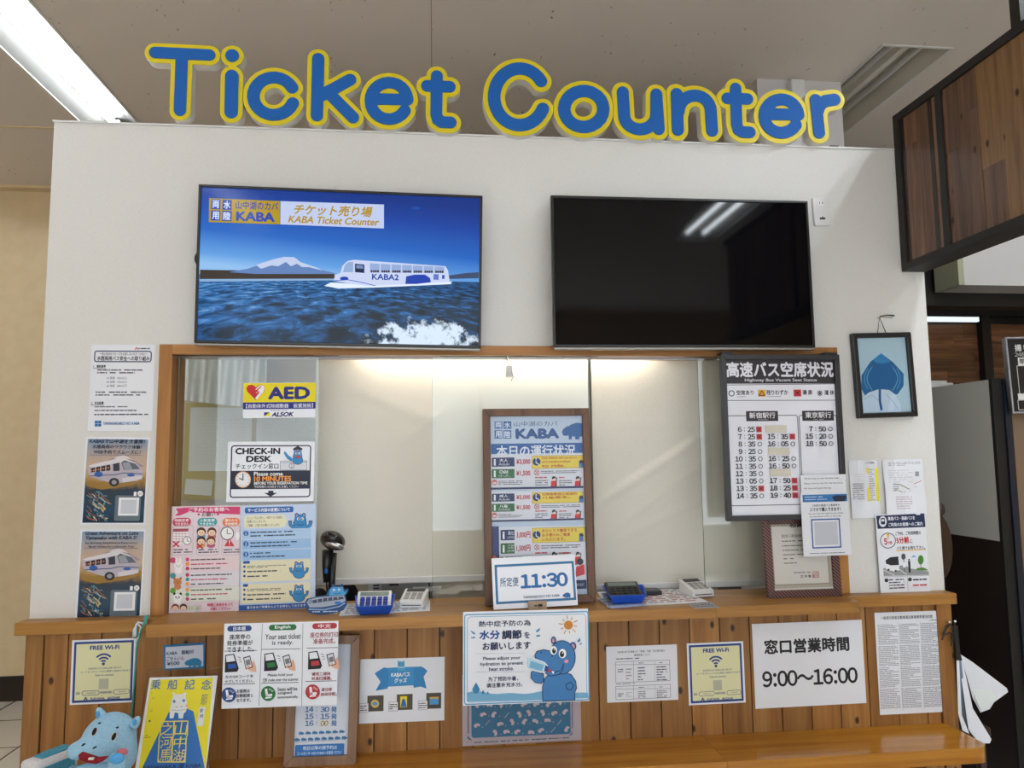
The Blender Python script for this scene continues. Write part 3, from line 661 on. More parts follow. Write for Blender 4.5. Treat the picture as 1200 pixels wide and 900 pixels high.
def cr(x1, y1, x2, y2, am, sg): a = P(x1, y1, YS); c = P(x2, y2, YS); return (a[0]-xr, a[2]-zr, c[0]-xr, c[2]-zr, am, sg)
roll_screen(xr, q3[0], zr, 2.0, 'cream roll screen with diagonal creases behind the right pane', [cr(715, 582, 830, 508, .012, .011), cr(740, 605, 835, 533, .010, .011), cr(745, 622, 830, 580, .008, .012), cr(700, 497, 820, 497, .0015, .01), cr(700, 545, 800, 545, .001, .01)])
t = thing('window_lamp', 'warm fluorescent batten lamp hidden behind the window head above the screens', 'light', (0.3, 0.158, 1.99))
b = MB(); b.box(-0.60, 0.57, -0.012, 0.012, 0.012, 0.05, 'white_metal'); b.build('body', t); b = MB(); b.tube([(-0.57, 0, 0), (0.54, 0, 0)], 0.011, 'tube_warm', 8); b.build('tube', t)
for x_ in (-0.58, 0.55): b = MB(); b.box(x_-0.012, x_+0.012, -0.012, 0.012, -0.012, 0.012, 'white_plastic'); b.build('socket', t)
# the office side of the window
sbox('wall_partition', [(-1.6, -0.0, 1.50, 1.55, 0, 2.3), (0.0, 1.6, 1.50, 1.55, 0, 2.3)], 'office_wall')
S = Sheet('notice_board', [(219, 473), (395, 473), (395, 585), (214, 585)], 1.485, 'khaki notice board on the office wall seen through the left pane', 'notice board', th=0.02, mat='khaki_board'); S.done()
def note(q, lab, rows, Y=1.472):
    S = Sheet('pinned_sheet', q, Y, lab, 'paper', 'papers on the office board', mat='paper_grey', th=0.002)
    cx = [p[0] for p in q]; cy_ = [p[1] for p in q]
    S.D(min(cx)+8, min(cy_)+10, max(cx)-8, max(cy_)-8, rows, '#aab2b2', th=.1); S.done(); return S
S = note([(223, 477.5), (296, 477.5), (294, 552), (221, 552)], 'large pale sheet pinned on the office board left of the grey divider', 22)
note([(301, 477.5), (388, 477.5), (387, 560), (299, 560)], 'pale sheet pinned on the office board below the yellow and white sign', 30)
note([(218, 561), (249, 563), (248, 581), (216, 579)], 'small sheet with tiny print below the large pale sheet on the office board', 5)
# desk gear under the screens, on a lower desk
DZ = 0.74
t = thing('office_desk', 'low office desk behind the counter under the roll screens', 'desk', (0.3, 0.45, 0))
x_ = MB(); x_.box(-1.15, 1.1, -0.29, 0.33, DZ-0.03, DZ, 'brown_paint'); x_.build('desk_top', t, bevel=0.003)
for sx in (-1.12, 1.07):
    for sy in (-0.26, 0.30): x_ = MB(); x_.box(sx-.02, sx+.02, sy-.02, sy+.02, 0.001, DZ-0.031, 'grey_steel'); x_.build('leg', t)
q = P(474, 690, 0.34)
t = thing('office_printer', 'grey beige office machine on the desk behind the left screen', 'printer', (q[0], 0.34, DZ+0.001))
zz = lambda y: P(474, y, 0.34)[2]-DZ-0.001
b = MB(); x0_, x1_ = P(447, 690, .34)[0]-q[0], P(508, 690, .34)[0]-q[0]; b.box(x0_, x1_, 0, 0.25, 0, 0.40, 'grey_steel'); b.build('body', t, bevel=0.006)
b = MB(); b.box(P(431, 690, .34)[0]-q[0], x0_-0.001, 0.02, 0.25, 0, 0.39, 'white_plastic'); b.build('end_block', t)
b = MB()
for k in range(7): b.box(x0_-0.034, x0_-0.010, 0.0185, 0.02, zz(703-3.2*k), zz(701.3-3.2*k), 'dark_grey_plastic')
b.build('vent', t)
b = MB(); b.box(P(484, 690, .34)[0]-q[0], x1_+0.03, -0.03, -0.001, zz(692), zz(688), 'white_plastic'); b.build('paper_tray', t)
b = MB(); b.box(P(456, 690, .34)[0]-q[0], P(467, 690, .34)[0]-q[0], -0.003, -0.0005, zz(686), zz(682), 'dark_grey_plastic'); b.build('control_panel', t)
b = MB(); b.tube([(P(503, 690, .34)[0]-q[0], -.002, zz(704)), (P(503, 690, .34)[0]-q[0], -.002, zz(681))], .003, 'dark_grey_plastic', 6); b.build('seam', t)
q = P(404, 692, 0.36)
b = MB(); b.ellipsoid((q[0], 0.37, DZ+0.165), (0.075, 0.08, 0.165), 'cloth_dark'); b.ellipsoid((q[0]-0.10, 0.38, DZ+0.15), (0.06, 0.06, 0.15), 'near_black')
tag(b.build('dark_bag', smooth=True), 'dark cloth bundle on the desk behind the scanner', 'bag')
q = P(764, 692, .09); b = MB(); b.box(q[0]-0.035, q[0]+0.03, 0.06, 0.125, LT+0.001, LT+0.018, 'black_plastic'); tag(b.build('card_case', bevel=.003), 'flat black case lying on the shelf behind the right blue tray', 'case')

# ------------------------------------------------------------------ clear acrylic panes in the window
def pane(name, xa, xb, za, zb, lab):
    t = thing(name, lab, 'acrylic pane', ((xa+xb)/2, 0.026, za), 'clear panes in the ticket window')
    w, h = xb-xa, zb-za; b = MB(); b.box(-w/2, w/2, -0.002, 0.002, 0, h, 'clear_pane'); b.build('pane', t)
    b = MB()
    for s in (-1, 1): b.box(s*(w/2+0.0008)-0.0008, s*(w/2+0.0008)+0.0008, -0.002, 0.002, 0, h, 'pane_edge')
    b.build('polished_edge', t)
    b = MB(); b.box(-w/2+0.02, w/2-0.02, -0.006, -0.0022, h-0.012, h-0.001, 'clear_film'); b.build('top_channel', t)
    return t
PY = 0.026
def X_(x, y): return P(x, y, PY)[0]
zt_ = OZ1-0.040; zb_ = LT+0.001
pane('left_pane', X_(206, 560), X_(372, 560), zb_, zt_, 'clear pane at the left of the window carrying four notices')
pane('middle_pane', X_(507, 560), X_(692, 560), zb_, zt_, 'clear pane in the middle behind the brown framed fare board')
pane('right_pane', X_(822, 560), X_(981, 560), zb_, zt_, 'clear pane at the right behind the black bus board')
# pale curtain gathered at the upper left of the office
b = MB(); xa, xb = P(208, 450, 1.35)[0], P(312, 450, 1.35)[0]; V = []; n_, m_ = 60, 12; zt0 = 2.25
for j in range(m_+1):
    for i in range(n_+1):
        u = i/n_; zb0 = P(260, 468+12*u, 1.35)[2]; z = zt0+(zb0-zt0)*j/m_; V.append((xa+(xb-xa)*u, 1.35+.014*math.sin(u*34)+.008*math.sin(u*71+j*.3), z))
N_ = len(V); V += [(x, y+.002, z) for x, y, z in V]; Fc = []
for j in range(m_):
    for i in range(n_):
        k = j*(n_+1)+i; Fc += [(k, k+n_+1, k+n_+2, k+1), (N_+k, N_+k+1, N_+k+n_+2, N_+k+n_+1)]
b.add(V, Fc, 'paper_grey'); b.flat = 1; t = tag(b.build('office_curtain', smooth=True), 'pale gathered curtain above the khaki notice board behind the left pane', 'curtain')
b = MB(); b.tube([(xa-.05, 1.355, zt0+.01), (xb+.05, 1.355, zt0+.01)], .012, 'white_metal', 10)
for x in (xa, xb): b.box(x-.01, x+.01, 1.355, 1.501, zt0, zt0+.02, 'white_metal')
b.build('rod', t)
# ================================================================== THE SIGN LETTERS ON TOP OF THE WALL
def field_mesh(segs, r, lo, hi, st, others=()):        # 2D outline of all points within r of the strokes
    nx, nz = int((hi[0]-lo[0])/st)+1, int((hi[1]-lo[1])/st)+1
    gx = lo[0]+st*np.arange(nx+1); gz = lo[1]+st*np.arange(nz+1); GX, GZ = np.meshgrid(gx, gz, indexing='ij'); D = np.full(GX.shape, 9.0)
    for (a, c) in segs:
        d = np.array(c)-np.array(a); L2 = max(d@d, 1e-12); t = np.clip(((GX-a[0])*d[0]+(GZ-a[1])*d[1])/L2, 0, 1)
        D = np.minimum(D, np.hypot(GX-a[0]-t*d[0], GZ-a[1]-t*d[1]))
    if others:
        D2 = np.full(GX.shape, 9.0)
        for (a, c) in others:
            d = np.array(c)-np.array(a); L2 = max(d@d, 1e-12); t = np.clip(((GX-a[0])*d[0]+(GZ-a[1])*d[1])/L2, 0, 1)
            D2 = np.minimum(D2, np.hypot(GX-a[0]-t*d[0], GZ-a[1]-t*d[1]))
        D = np.maximum(D, r+(D-D2)/2+0.001)
    D = D-r; V = []; idx = {}; Fc = []
    def vert(k, p):
        if k not in idx: idx[k] = len(V); V.append(p)
        return idx[k]
    for i in range(nx):
        for j in range(nz):
            cs = [(i, j), (i+1, j), (i+1, j+1), (i, j+1)]; ds = [D[c] for c in cs]
            if min(ds) > 0: continue
            f = []
            for k in range(4):
                c0, c1, d0, d1 = cs[k], cs[(k+1) % 4], ds[k], ds[(k+1) % 4]
                if d0 <= 0: f.append(vert(c0, (gx[c0[0]], gz[c0[1]])))
                if (d0 <= 0) != (d1 <= 0):
                    t = d0/(d0-d1); f.append(vert((min(c0, c1), max(c0, c1)), (gx[c0[0]]+(gx[c1[0]]-gx[c0[0]])*t, gz[c0[1]]+(gz[c1[1]]-gz[c0[1]])*t)))
            if len(f) > 2: Fc.append(f)
    return V, Fc
def extrude_field(V, Fc, y0, y1, mat):
    n = len(V); cnt = {}
    for f in Fc:
        for a, c in zip(f, f[1:]+f[:1]): cnt[(a, c)] = 1
    b = MB(); F2 = [tuple(f) for f in Fc]+[tuple(n+i for i in reversed(f)) for f in Fc]
    F2 += [(c, a, n+a, n+c) for (a, c) in cnt if (c, a) not in cnt]
    b.add([(x, y0, z) for x, z in V]+[(x, y1, z) for x, z in V], F2, mat); b.flat = 1; return b
LY = -0.032
def arc(cx, cy, rx, ry, a0, a1, n=22): return [(cx+rx*math.cos(math.radians(a0+(a1-a0)*i/n)), cy+ry*math.sin(math.radians(a0+(a1-a0)*i/n))) for i in range(n+1)]
LET = [
 ('T', [[(182, 61.8), (245.5, 64.8)], [(213.3, 63.5), (211, 129.5)]], 'blue and yellow capital letter T at the left end of the sign', 7.2),
 ('i', [[(272, 65.5), (272.4, 65.5)], [(271.8, 89.5), (271, 131.5)]], 'blue and yellow letter i with its round dot, second letter of the sign', 7.8),
 ('c', [arc(321, 113, 24, 22, -27, -338)], 'blue and yellow small letter c before the k', 7.2),
 ('k', [[(373, 69.3), (371.5, 135.5)], [(410.5, 93.8), (376, 112.5)], [(384, 108), (413.7, 138)]], 'blue and yellow letter k, fourth letter of the sign', 7.2),
 ('e', [[(443, 116.3), (477.5, 117)]+arc(456, 118.5, 21.8, 21.5, -4, -328)], 'blue and yellow letter e of the first word, right of the k', 7.0),
 ('t', [[(512, 89.5), (511.2, 134), (513, 140.5), (517.5, 143.4), (528, 143.8)], [(500.5, 101), (527, 102)]], 'blue and yellow letter t that ends the first word', 7.0),
 ('C', [arc(609, 113.8, 30, 33.2, -34, -335, 30)], 'large blue and yellow capital letter C starting the second word', 7.3),
 ('o', [arc(684, 128, 23, 21.2, 0, 360)], 'blue and yellow ring shaped letter o after the capital C', 7.2),
 ('u', [[(729.7, 108.5), (731.2, 134)]+arc(750, 135, 18.8, 16.8, 180, 0, 14)+[(769, 111)], [(769, 111), (771.8, 151.5)]], 'blue and yellow letter u, third letter of the second word', 7.0),
 ('n', [[(792.8, 110.5), (794.2, 152.3)], [(794.5, 130)]+arc(814, 130.5, 18.8, 18.2, 180, 360, 14)+[(834.3, 153.3)]], 'blue and yellow letter n, fourth letter of the second word', 7.0),
 ('t', [[(861.8, 104), (863, 146), (865, 152.3), (869.5, 155), (878.5, 155.3)], [(852, 115.5), (875.8, 116.3)]], 'blue and yellow letter t of the second word, before its e', 6.6),
 ('e', [[(904, 134), (935, 134.6)]+arc(915.5, 136.3, 20, 19.6, -4, -328)], 'blue and yellow letter e of the second word, before the last r', 6.8),
 ('r', [[(955.5, 117.5), (959.7, 155.7)], [(957.3, 133), (960.5, 124), (967, 118.5), (977.8, 117)]], 'blue and yellow letter r that ends the sign at the right', 6.8),
]
ALLS = [[(P(*a, LY), P(*c_, LY)) for s in L_[1] for a, c_ in zip(s, s[1:])] for L_ in LET]
for il, (ch, strokes, lab, rb) in enumerate(LET):
    W3 = [[P(x, y, LY) for x, y in s] for s in strokes]; sc = np.linalg.norm(P(strokes[0][0][0]+1, strokes[0][0][1], LY)-P(*strokes[0][0], LY))
    allp = np.array([q for s in W3 for q in s]); cx = (allp[:, 0].min()+allp[:, 0].max())/2; zb = allp[:, 2].min()-12.6*sc
    segs = []
    for s in W3: segs += [((a[0]-cx, a[2]-zb), (c[0]-cx, c[2]-zb)) for a, c in zip(s, s[1:])]
    lo = (allp[:, 0].min()-cx-0.05, -0.01); hi = (allp[:, 0].max()-cx+0.05, allp[:, 2].max()-zb+0.05)
    oth = [((a[0]-cx, a[2]-zb), (c_[0]-cx, c_[2]-zb)) for k_ in (il-1, il+1) if 0 <= k_ < len(LET) for a, c_ in ALLS[k_]]
    t = thing('sign_letter', lab, 'sign letter', (cx, LY, zb), 'letters of the sign above the counter')
    V, Fc = field_mesh(segs, (rb+5.3)*sc, lo, hi, 0.0035, oth)
    extrude_field(V, Fc, 0.004, 0.044, 'acrylic_white').build('body', t); extrude_field(V, Fc, 0.0, 0.0038, 'acrylic_yellow').build('border', t)
    V2, F2 = field_mesh(segs, rb*sc, lo, hi, 0.0035); extrude_field(V2, F2, -0.0035, -0.0002, 'acrylic_blue').build('face', t)
    # clear feet that carry the letter on the top edge of the wall
    b = MB(); hb = WT+0.0062-zb
    xm = [a[0] for s in segs for a in s if a[1] < 0.06+hb] or [0.0]
    xf = sorted(xm)[len(xm)//2]; b.box(xf-0.012, xf+0.012, 0.034, 0.043, hb, max(hb+0.01, 0.03), 'clear_pane'); b.build('foot', t)

# ================================================================== TELEVISIONS
def tv(q, k, lab, bez=3.0):
    zc = P((q[0][0]+q[2][0])/2, (q[0][1]+q[2][1])/2)[2]
    S = Sheet('television', q, -0.085, lab, 'television', lean=-k, z0=zc, th=0.001, root_empty=True, step=6e-5)
    S.y0 = 0.0; bz = S.px()*bez
    S.frame(bz, -0.006, 0.012, 'tv_black', 'bezel', 0.0015)
    b = MB(); b.box(-S.w/2+0.004, S.w/2-0.004, 0.012, 0.035, -S.h/2+0.003, S.h/2-0.003, 'tv_black'); b.box(-S.w*0.35, S.w*0.35, 0.035, 0.055, -S.h*0.4, S.h*0.3, 'tv_black'); b.build('back_shell', S.root, bevel=0.004)
    b = MB(); b.box(-S.w/2+0.002, S.w/2-0.002, -0.004, 0.02, -S.h/2-0.009, -S.h/2-0.0004, 'tv_silver'); b.build('bottom_strip', S.root, bevel=0.002)
    b = MB(); b.box(-0.2, 0.2, 0.055, 0.078, -0.12, 0.12, 'black_plastic'); b.build('wall_bracket', S.root)
    S.bz = bz; return S
S = tv([(233, 216), (565.5, 230), (563.5, 408), (228, 402)], 0.05, 'lit television on the left showing a white bus boat on a blue lake')
b = MB(); w2, h2 = S.w/2-S.bz, S.h/2-S.bz
zh = S.L(400, 326)[1]
mt = glow('lake_picture', '#2050a0', 1.0); T = NT(mt); pb = T.n['Principled BSDF']; tc = T.add('ShaderNodeTexCoord'); sx = T.add('ShaderNodeSeparateXYZ'); T.link(tc, 'Object', sx, 0)
sky = T.ramp([(0, '#8db9e6'), (0.12, '#5e9ada'), (0.4, '#1f62bc'), (0.75, '#093f9c'), (1, '#062f80')]); 
tz = math_(T, 'DIVIDE', math_(T, 'SUBTRACT', sx.outputs[2], zh), h2-zh); tz = math_(T, 'ADD', tz, math_(T, 'MULTIPLY', sx.outputs[0], 0.28)); T.l.new(tz, sky.inputs[0])
dz = math_(T, 'MAXIMUM', math_(T, 'SUBTRACT', zh, sx.outputs[2]), 0.0)      # distance below the horizon
cmb = T.add('ShaderNodeCombineXYZ'); den = math_(T, 'ADD', dz, 0.05)
T.l.new(math_(T, 'DIVIDE', math_(T, 'MULTIPLY', sx.outputs[0], 1.6), den), cmb.inputs[0]); T.l.new(math_(T, 'DIVIDE', 0.9, den), cmb.inputs[1])
w1 = T.add('ShaderNodeTexNoise', i_Scale=1.5, i_Detail=6.0, i_Roughness=0.62, i_Distortion=0.5); T.link(cmb, 0, w1, 'Vector')
dk = math_(T, 'ADD', w1.outputs[0], math_(T, 'MULTIPLY', dz, -0.62)); dk = math_(T, 'SUBTRACT', dk, math_(T, 'MULTIPLY', sx.outputs[0], 0.16))
water = T.ramp([(0.25, '#041420'), (0.36, '#0b2a44'), (0.46, '#184a7c'), (0.56, '#2c6cac'), (0.70, '#7aa8d4')]); T.l.new(dk, water.inputs[0])
fx, fz = S.L(500, 395); 
fm = T.add('ShaderNodeTexNoise', i_Scale=22.0, i_Detail=8.0, i_Roughness=0.7); T.link(tc, 'Object', fm, 'Vector')
ex = math_(T, 'POWER', math_(T, 'DIVIDE', math_(T, 'SUBTRACT', sx.outputs[0], fx), 0.19), 2.0); ez = math_(T, 'POWER', math_(T, 'DIVIDE', math_(T, 'SUBTRACT', sx.outputs[2], fz-0.01), 0.065), 2.0)
fo = math_(T, 'SUBTRACT', math_(T, 'ADD', fm.outputs[0], 0.17), math_(T, 'MULTIPLY', math_(T, 'ADD', ex, ez), 0.14)); fr = T.ramp([(0.53, (0, 0, 0)), (0.63, (1, 1, 1))]); T.l.new(fo, fr.inputs[0])
m1 = T.add('ShaderNodeMix', data_type='RGBA'); T.link(fr, 0, m1, 0); T.link(water, 0, m1, 6); m1.inputs[7].default_value = (*lin('#cfe0f2'), 1)
m2 = T.add('ShaderNodeMix', data_type='RGBA'); T.l.new(math_(T, 'GREATER_THAN', sx.outputs[2], zh), m2.inputs[0]); T.l.new(m1.outputs[2], m2.inputs[6]); T.link(sky, 0, m2, 7); T.l.new(m2.outputs[2], pb.inputs['Emission Color'])
b.box(-w2, w2, 0.0, 0.004, -h2, h2, 'lake_picture'); b.build('display', S.root)
p = 'scenery'
S.G([(234.5, 316), (290, 317), (330, 321), (392, 321), (392, 327), (234, 329)], E('#3c3530'), p); S.G([(268, 319), (290, 315), (308, 309), (322, 304), (331, 301.3), (337, 300.8), (344, 301.5), (351, 306), (360, 310.5), (374, 315.5), (396, 321), (300, 321)], E('#5f7fb4'), p)
S.G([(300, 310.5), (320, 304), (333, 301), (345, 301.5), (352, 307), (372, 314), (378, 317), (362, 313), (354, 313), (348, 309), (341, 312), (335, 307), (326, 312), (318, 311), (306, 315)], E('#b9c7e4'), p)
S.G([(525, 323), (545, 320), (561, 319), (561, 326), (525, 327)], E('#3a4a68'), p); S.G([(234, 327), (392, 326.5), (392, 328.5), (234, 330)], E('#86a9cf'), p)
p = 'bus_picture'
S.G([(391, 329), (393, 322), (399, 320), (401, 312), (407, 306), (415, 304.5), (522, 312), (525, 317), (527, 330), (524, 332), (440, 335), (428, 336)], E('#c3cdea'), p)
S.G([(380, 335), (388, 331), (404, 332), (432, 335), (460, 334), (530, 330), (528, 333), (440, 337), (396, 338)], E('#dbe6f4'), p)
S.G([(402, 319), (404, 311), (408, 307), (414, 307), (414, 319)], E('#8ea7cf'), p); S.G([(416, 309), (427, 310), (427, 320), (416, 319)], E('#1d2a48'), p); S.G([(417.5, 310.5), (425.5, 311), (425.5, 315), (417.5, 314.5)], E('#6f86b4'), p)
for i in range(7):
    x0_ = 433.5+12.6*i; S.G([(x0_, 308.6+0.62*i), (x0_+11.4, 309.2+0.62*i), (x0_+11.4, 319.6+0.12*i), (x0_, 319.4+0.12*i)], E('#8fa6d2'), p)
    for j in range(4): S.C(x0_+2+2.5*j, 318+0.12*i, 1.2, E('#3a2a2a'), 1.5, p, 8)
S.G([(476, 324), (486, 322), (498, 322), (504, 326), (505, 331), (488, 333), (475, 333)], E('#1c3fa8'), p); S.C(403.5, 326.5, 5, E('#1c3fa8'), 2.2, p); S.S([(392, 329), (408, 328), (428, 332), (440, 335)], 0.8, E('#2a50b8'), p)
S.R(508, 321.5, 514, 328, E('#5872c0'), p); S.R(518, 322.5, 521, 327, E('#2a4ab0'), p); S.T('KABA2', 436, 321.3, 467.5, 328.3, E('#20409c'), .03, p)
p = 'banner'
S.G([(245.5, 232.5), (328, 236), (328.5, 263.2), (245, 260.5)], E('#a98d10'), p)
S.G([(328.8, 236), (450, 240), (450, 268), (328.8, 263.2)], E('#b9c4e4'), p)
for tx, x0_, y0_, x1_, y1_ in (('両', 248, 234, 258.5, 245.5), ('水', 261, 234.6, 271.8, 246.2), ('用', 247.6, 247, 258.3, 258.8), ('陸', 260.7, 247.5, 271.8, 259.4)):
    S.R(x0_, y0_, x1_, y1_, E('#1d3f9e'), p); S.T(tx, x0_+1.2, y0_+1.2, x1_-1.2, y1_-1.2, E('#c9d6f2'), .03)
S.T('山中湖のカバ', 276.5, 236.6, 326.5, 246.3, E('#1d3a90'), .02); S.T('KABA', 277, 248.5, 322.5, 260, E('#1d3f9e'), .05)
S.T('チケット売り場', 345, 241, 437, 253.5, E('#a98a10'), .03, sh=.25); S.T('KABA Ticket Counter', 338, 254.6, 445, 263.2, E('#a98a10'), .03, sh=.25)
S.T('KABA', 483, 242, 492, 246, E('#2a62b8'), 0.0)
b = MB(); a = S.L(231, 301); b.tube([(a[0]+0.004+0.012*(-abs(math.sin(i/12*PI)))*1.6, 0.03, a[1]+0.035-0.07*i/12) for i in range(13)], 0.0035, 'black_plastic', 6); b.build('cable', S.root, smooth=True)
S.done()
S = tv([(645, 230), (947, 235.5), (953.5, 408), (648.5, 406)], 0.0, 'dark switched off television on the right reflecting ceiling lights')
b = MB(); b.box(-S.w/2+S.bz, S.w/2-S.bz, 0.0, 0.004, -S.h/2+S.bz, S.h/2-S.bz, 'tv_screen_off'); b.build('display', S.root); S.done()

# ================================================================== ON THE WALL
S = Sheet('wall_outlet', [(951.3, 232), (969.3, 231.5), (972.5, 264.5), (954.2, 265)], -0.006, 'white wall outlet plate right of the dark television', 'outlet', th=0.008, mat='white_plastic', root_empty=True)
b = MB(); b.box(-S.w/2, S.w/2, -0.004, 0.006, -S.h/2, S.h/2, 'white_plastic'); b.build('plate', S.root, bevel=0.004); S.y0 = -0.004
S.R(958, 236, 964, 241, '#e0e0e2', 'socket'); S.R(959.3, 236.8, 960.2, 239.6, '#303030', 'socket'); S.R(962.6, 236.8, 963.5, 239.6, '#303030', 'socket')
S.R(960, 255.2, 966.5, 257.6, '#303030', 'aerial_port'); S.G([(962.2, 255.2), (963.3, 253.8), (964.4, 255.2)], '#303030', 'aerial_port'); S.done()

S = Sheet('framed_picture', [(998, 391), (1066.5, 389.5), (1073, 488), (1004, 490.5)], -0.014, 'black framed blue picture of a mountain hanging on the right of the wall', 'picture', th=0.003, mat='#8fb0c4', root_empty=True)
S.frame(S.px()*6.2, -0.012, 0.012, 'black_frame', bevel=0.003); b = MB(); b.box(-S.w/2+.006, S.w/2-.006, 0.0, 0.008, -S.h/2+.006, S.h/2-.006, '#9fbbca'); b.build('print', S.root); S.y0 = 0.0
S.G([(1032.5, 414), (1046, 424), (1059, 438), (1059, 452), (1052, 462), (1014, 464), (1009, 455), (1009.5, 440), (1020, 424)], '#12598f')
S.G([(1032.5, 414), (1040, 419.5), (1044, 424), (1036, 426), (1026, 425), (1023, 421.5)], '#2a79b0')
for sg in (-1, 1): S.S([(1034+sg*(12+2*math.sin(i/8*PI)*3), 430+i*3.4) for i in range(9)], 1.0, '#5fa0c8'); S.S([(1034+sg*(17+math.sin(i/8*PI)*4), 432+i*3) for i in range(9)], .7, '#5fa0c8')
S.G([(1010, 478), (1011, 466), (1018, 460), (1030, 456), (1042, 457), (1050, 463), (1055, 474), (1056, 483), (1011, 483)], '#b4c8dc'); S.S([(1031, 455), (1031, 470), (1033, 480)], 3.2, '#12598f')
S.S([(1012, 468), (1022, 463), (1030, 470)], .8, '#7fa6c8'); S.S([(1038, 462), (1046, 470), (1053, 480)], .8, '#7fa6c8')
b = MB(); b.box(-S.w/2+.018, S.w/2-.018, -0.0045, -0.0035, -S.h/2+.018, S.h/2-.018, 'clear_film'); b.build('glass', S.root)
hx, hz = S.L(1031, 372); ca, cb = S.L(1029.5, 390), S.L(1039.5, 390)
b = MB(); b.tube([(ca[0], 0.006, ca[1]), (hx, 0.002, hz), (cb[0], 0.006, cb[1])], 0.0016, 'near_black', 6); b.build('hanging_cord', S.root)
e1_ = S.L(1046, 370.5); b = MB(); b.tube([(hx, 0.014, hz), (hx, -0.006, hz)], 0.003, 'chrome', 8); b.tube([(hx-.002, -0.004, hz+.004), ((hx+e1_[0])/2, -0.008, e1_[1]+.003), (e1_[0], -0.010, e1_[1])], [0.002, .0025, .0035], 'near_black', 6); b.tube([(hx-.002, -0.004, hz+.002), (e1_[0]-.008, -0.010, e1_[1]-.008)], .0012, 'near_black', 6); b.build('hook', S.root)
S.done()

S = Sheet('safety_notice', [(108, 404), (182.5, 404), (178, 505), (102, 505)], -0.001, 'white notice with a blue outlined heading, uppermost sheet left of the window', 'notice', mat='laminate')
S.S([(158.5, 409.5), (160, 407.2), (161.5, 409.5)], 1, '#c03028', 'emblem'); S.D(162, 407, 177, 410, 1, '#404040', seed=2)
S.O(110.5, 411, 178, 424.5, 3, 1.2, '#1c2f55', 'heading_box'); S.T('一安心安全なクルーズをお楽しみいただくために一', 117, 413, 173, 416.6, '#202028', 0.01); S.T('水陸両用バス安全への取り組み', 114, 417.2, 175.5, 422.8, '#14141c', .03)
S.T('1．運航基準', 109.5, 427.5, 124, 431, '#202028', .03); S.S([(109, 431.8), (124, 431.8)], .5, '#202028'); S.D(114, 432, 170, 438.5, 2, '#50505a', seed=3)
for i, tx in enumerate(('(1) 風速　8m/s以上', '(2) 波高　0.5m以上', '(3) 視程　500m以下')): S.T(tx, 125, 441.5+4.6*i, 149, 444.8+4.6*i, '#40404a')
S.D(112, 458, 172, 464.5, 2, '#50505a', seed=4); S.T('2．安全設備', 107, 470.5, 121.5, 474, '#202028', .03); S.S([(106.5, 474.8), (121.5, 474.8)], .5, '#202028')
S.D(111, 475.5, 150, 478, 1, '#50505a', seed=5); S.D(111, 479.5, 168, 482.5, 1, '#50505a', seed=6); S.D(110.5, 484, 174, 487.5, 1, '#50505a', seed=7)
for i in range(2):
    for j in range(2): S.R(111.2+4*i, 493+3.6*j, 114.8+4*i, 496.2+3.6*j, '#2a6aa0', 'emblem')
S.T('YAMANAKAKO NO KABA', 121, 494.4, 164, 498, '#2a6aa0', .03); S.done()

def sunset(name, top, mid, low):
    m = pbr(name, '#808080', 0.25, 0, 0.4); T = NT(m); tc = T.add('ShaderNodeTexCoord'); sp = T.add('ShaderNodeSeparateXYZ'); T.link(tc, 'Object', sp, 0)
    nz = T.add('ShaderNodeTexNoise', i_Scale=14.0, i_Detail=4.0, i_Distortion=1.0); T.link(tc, 'Object', nz, 'Vector')
    f = math_(T, 'ADD', math_(T, 'MULTIPLY', sp.outputs[2], 3.1), 0.5); f = math_(T, 'ADD', f, math_(T, 'MULTIPLY', math_(T, 'SUBTRACT', nz.outputs[0], 0.5), 0.22))
    r = T.ramp([(0.0, '#122238'), (0.2, low), (0.42, '#2d3a48'), (0.5, '#9c7a40'), (0.62, mid), (0.76, '#b3a29a'), (0.95, top)]); T.l.new(f, r.inputs[0]); T.link(r, 0, T.n['Principled BSDF'], 'Base Color')
sunset('poster_sunset', '#7c98b4', '#c6a98e', '#1d4560')
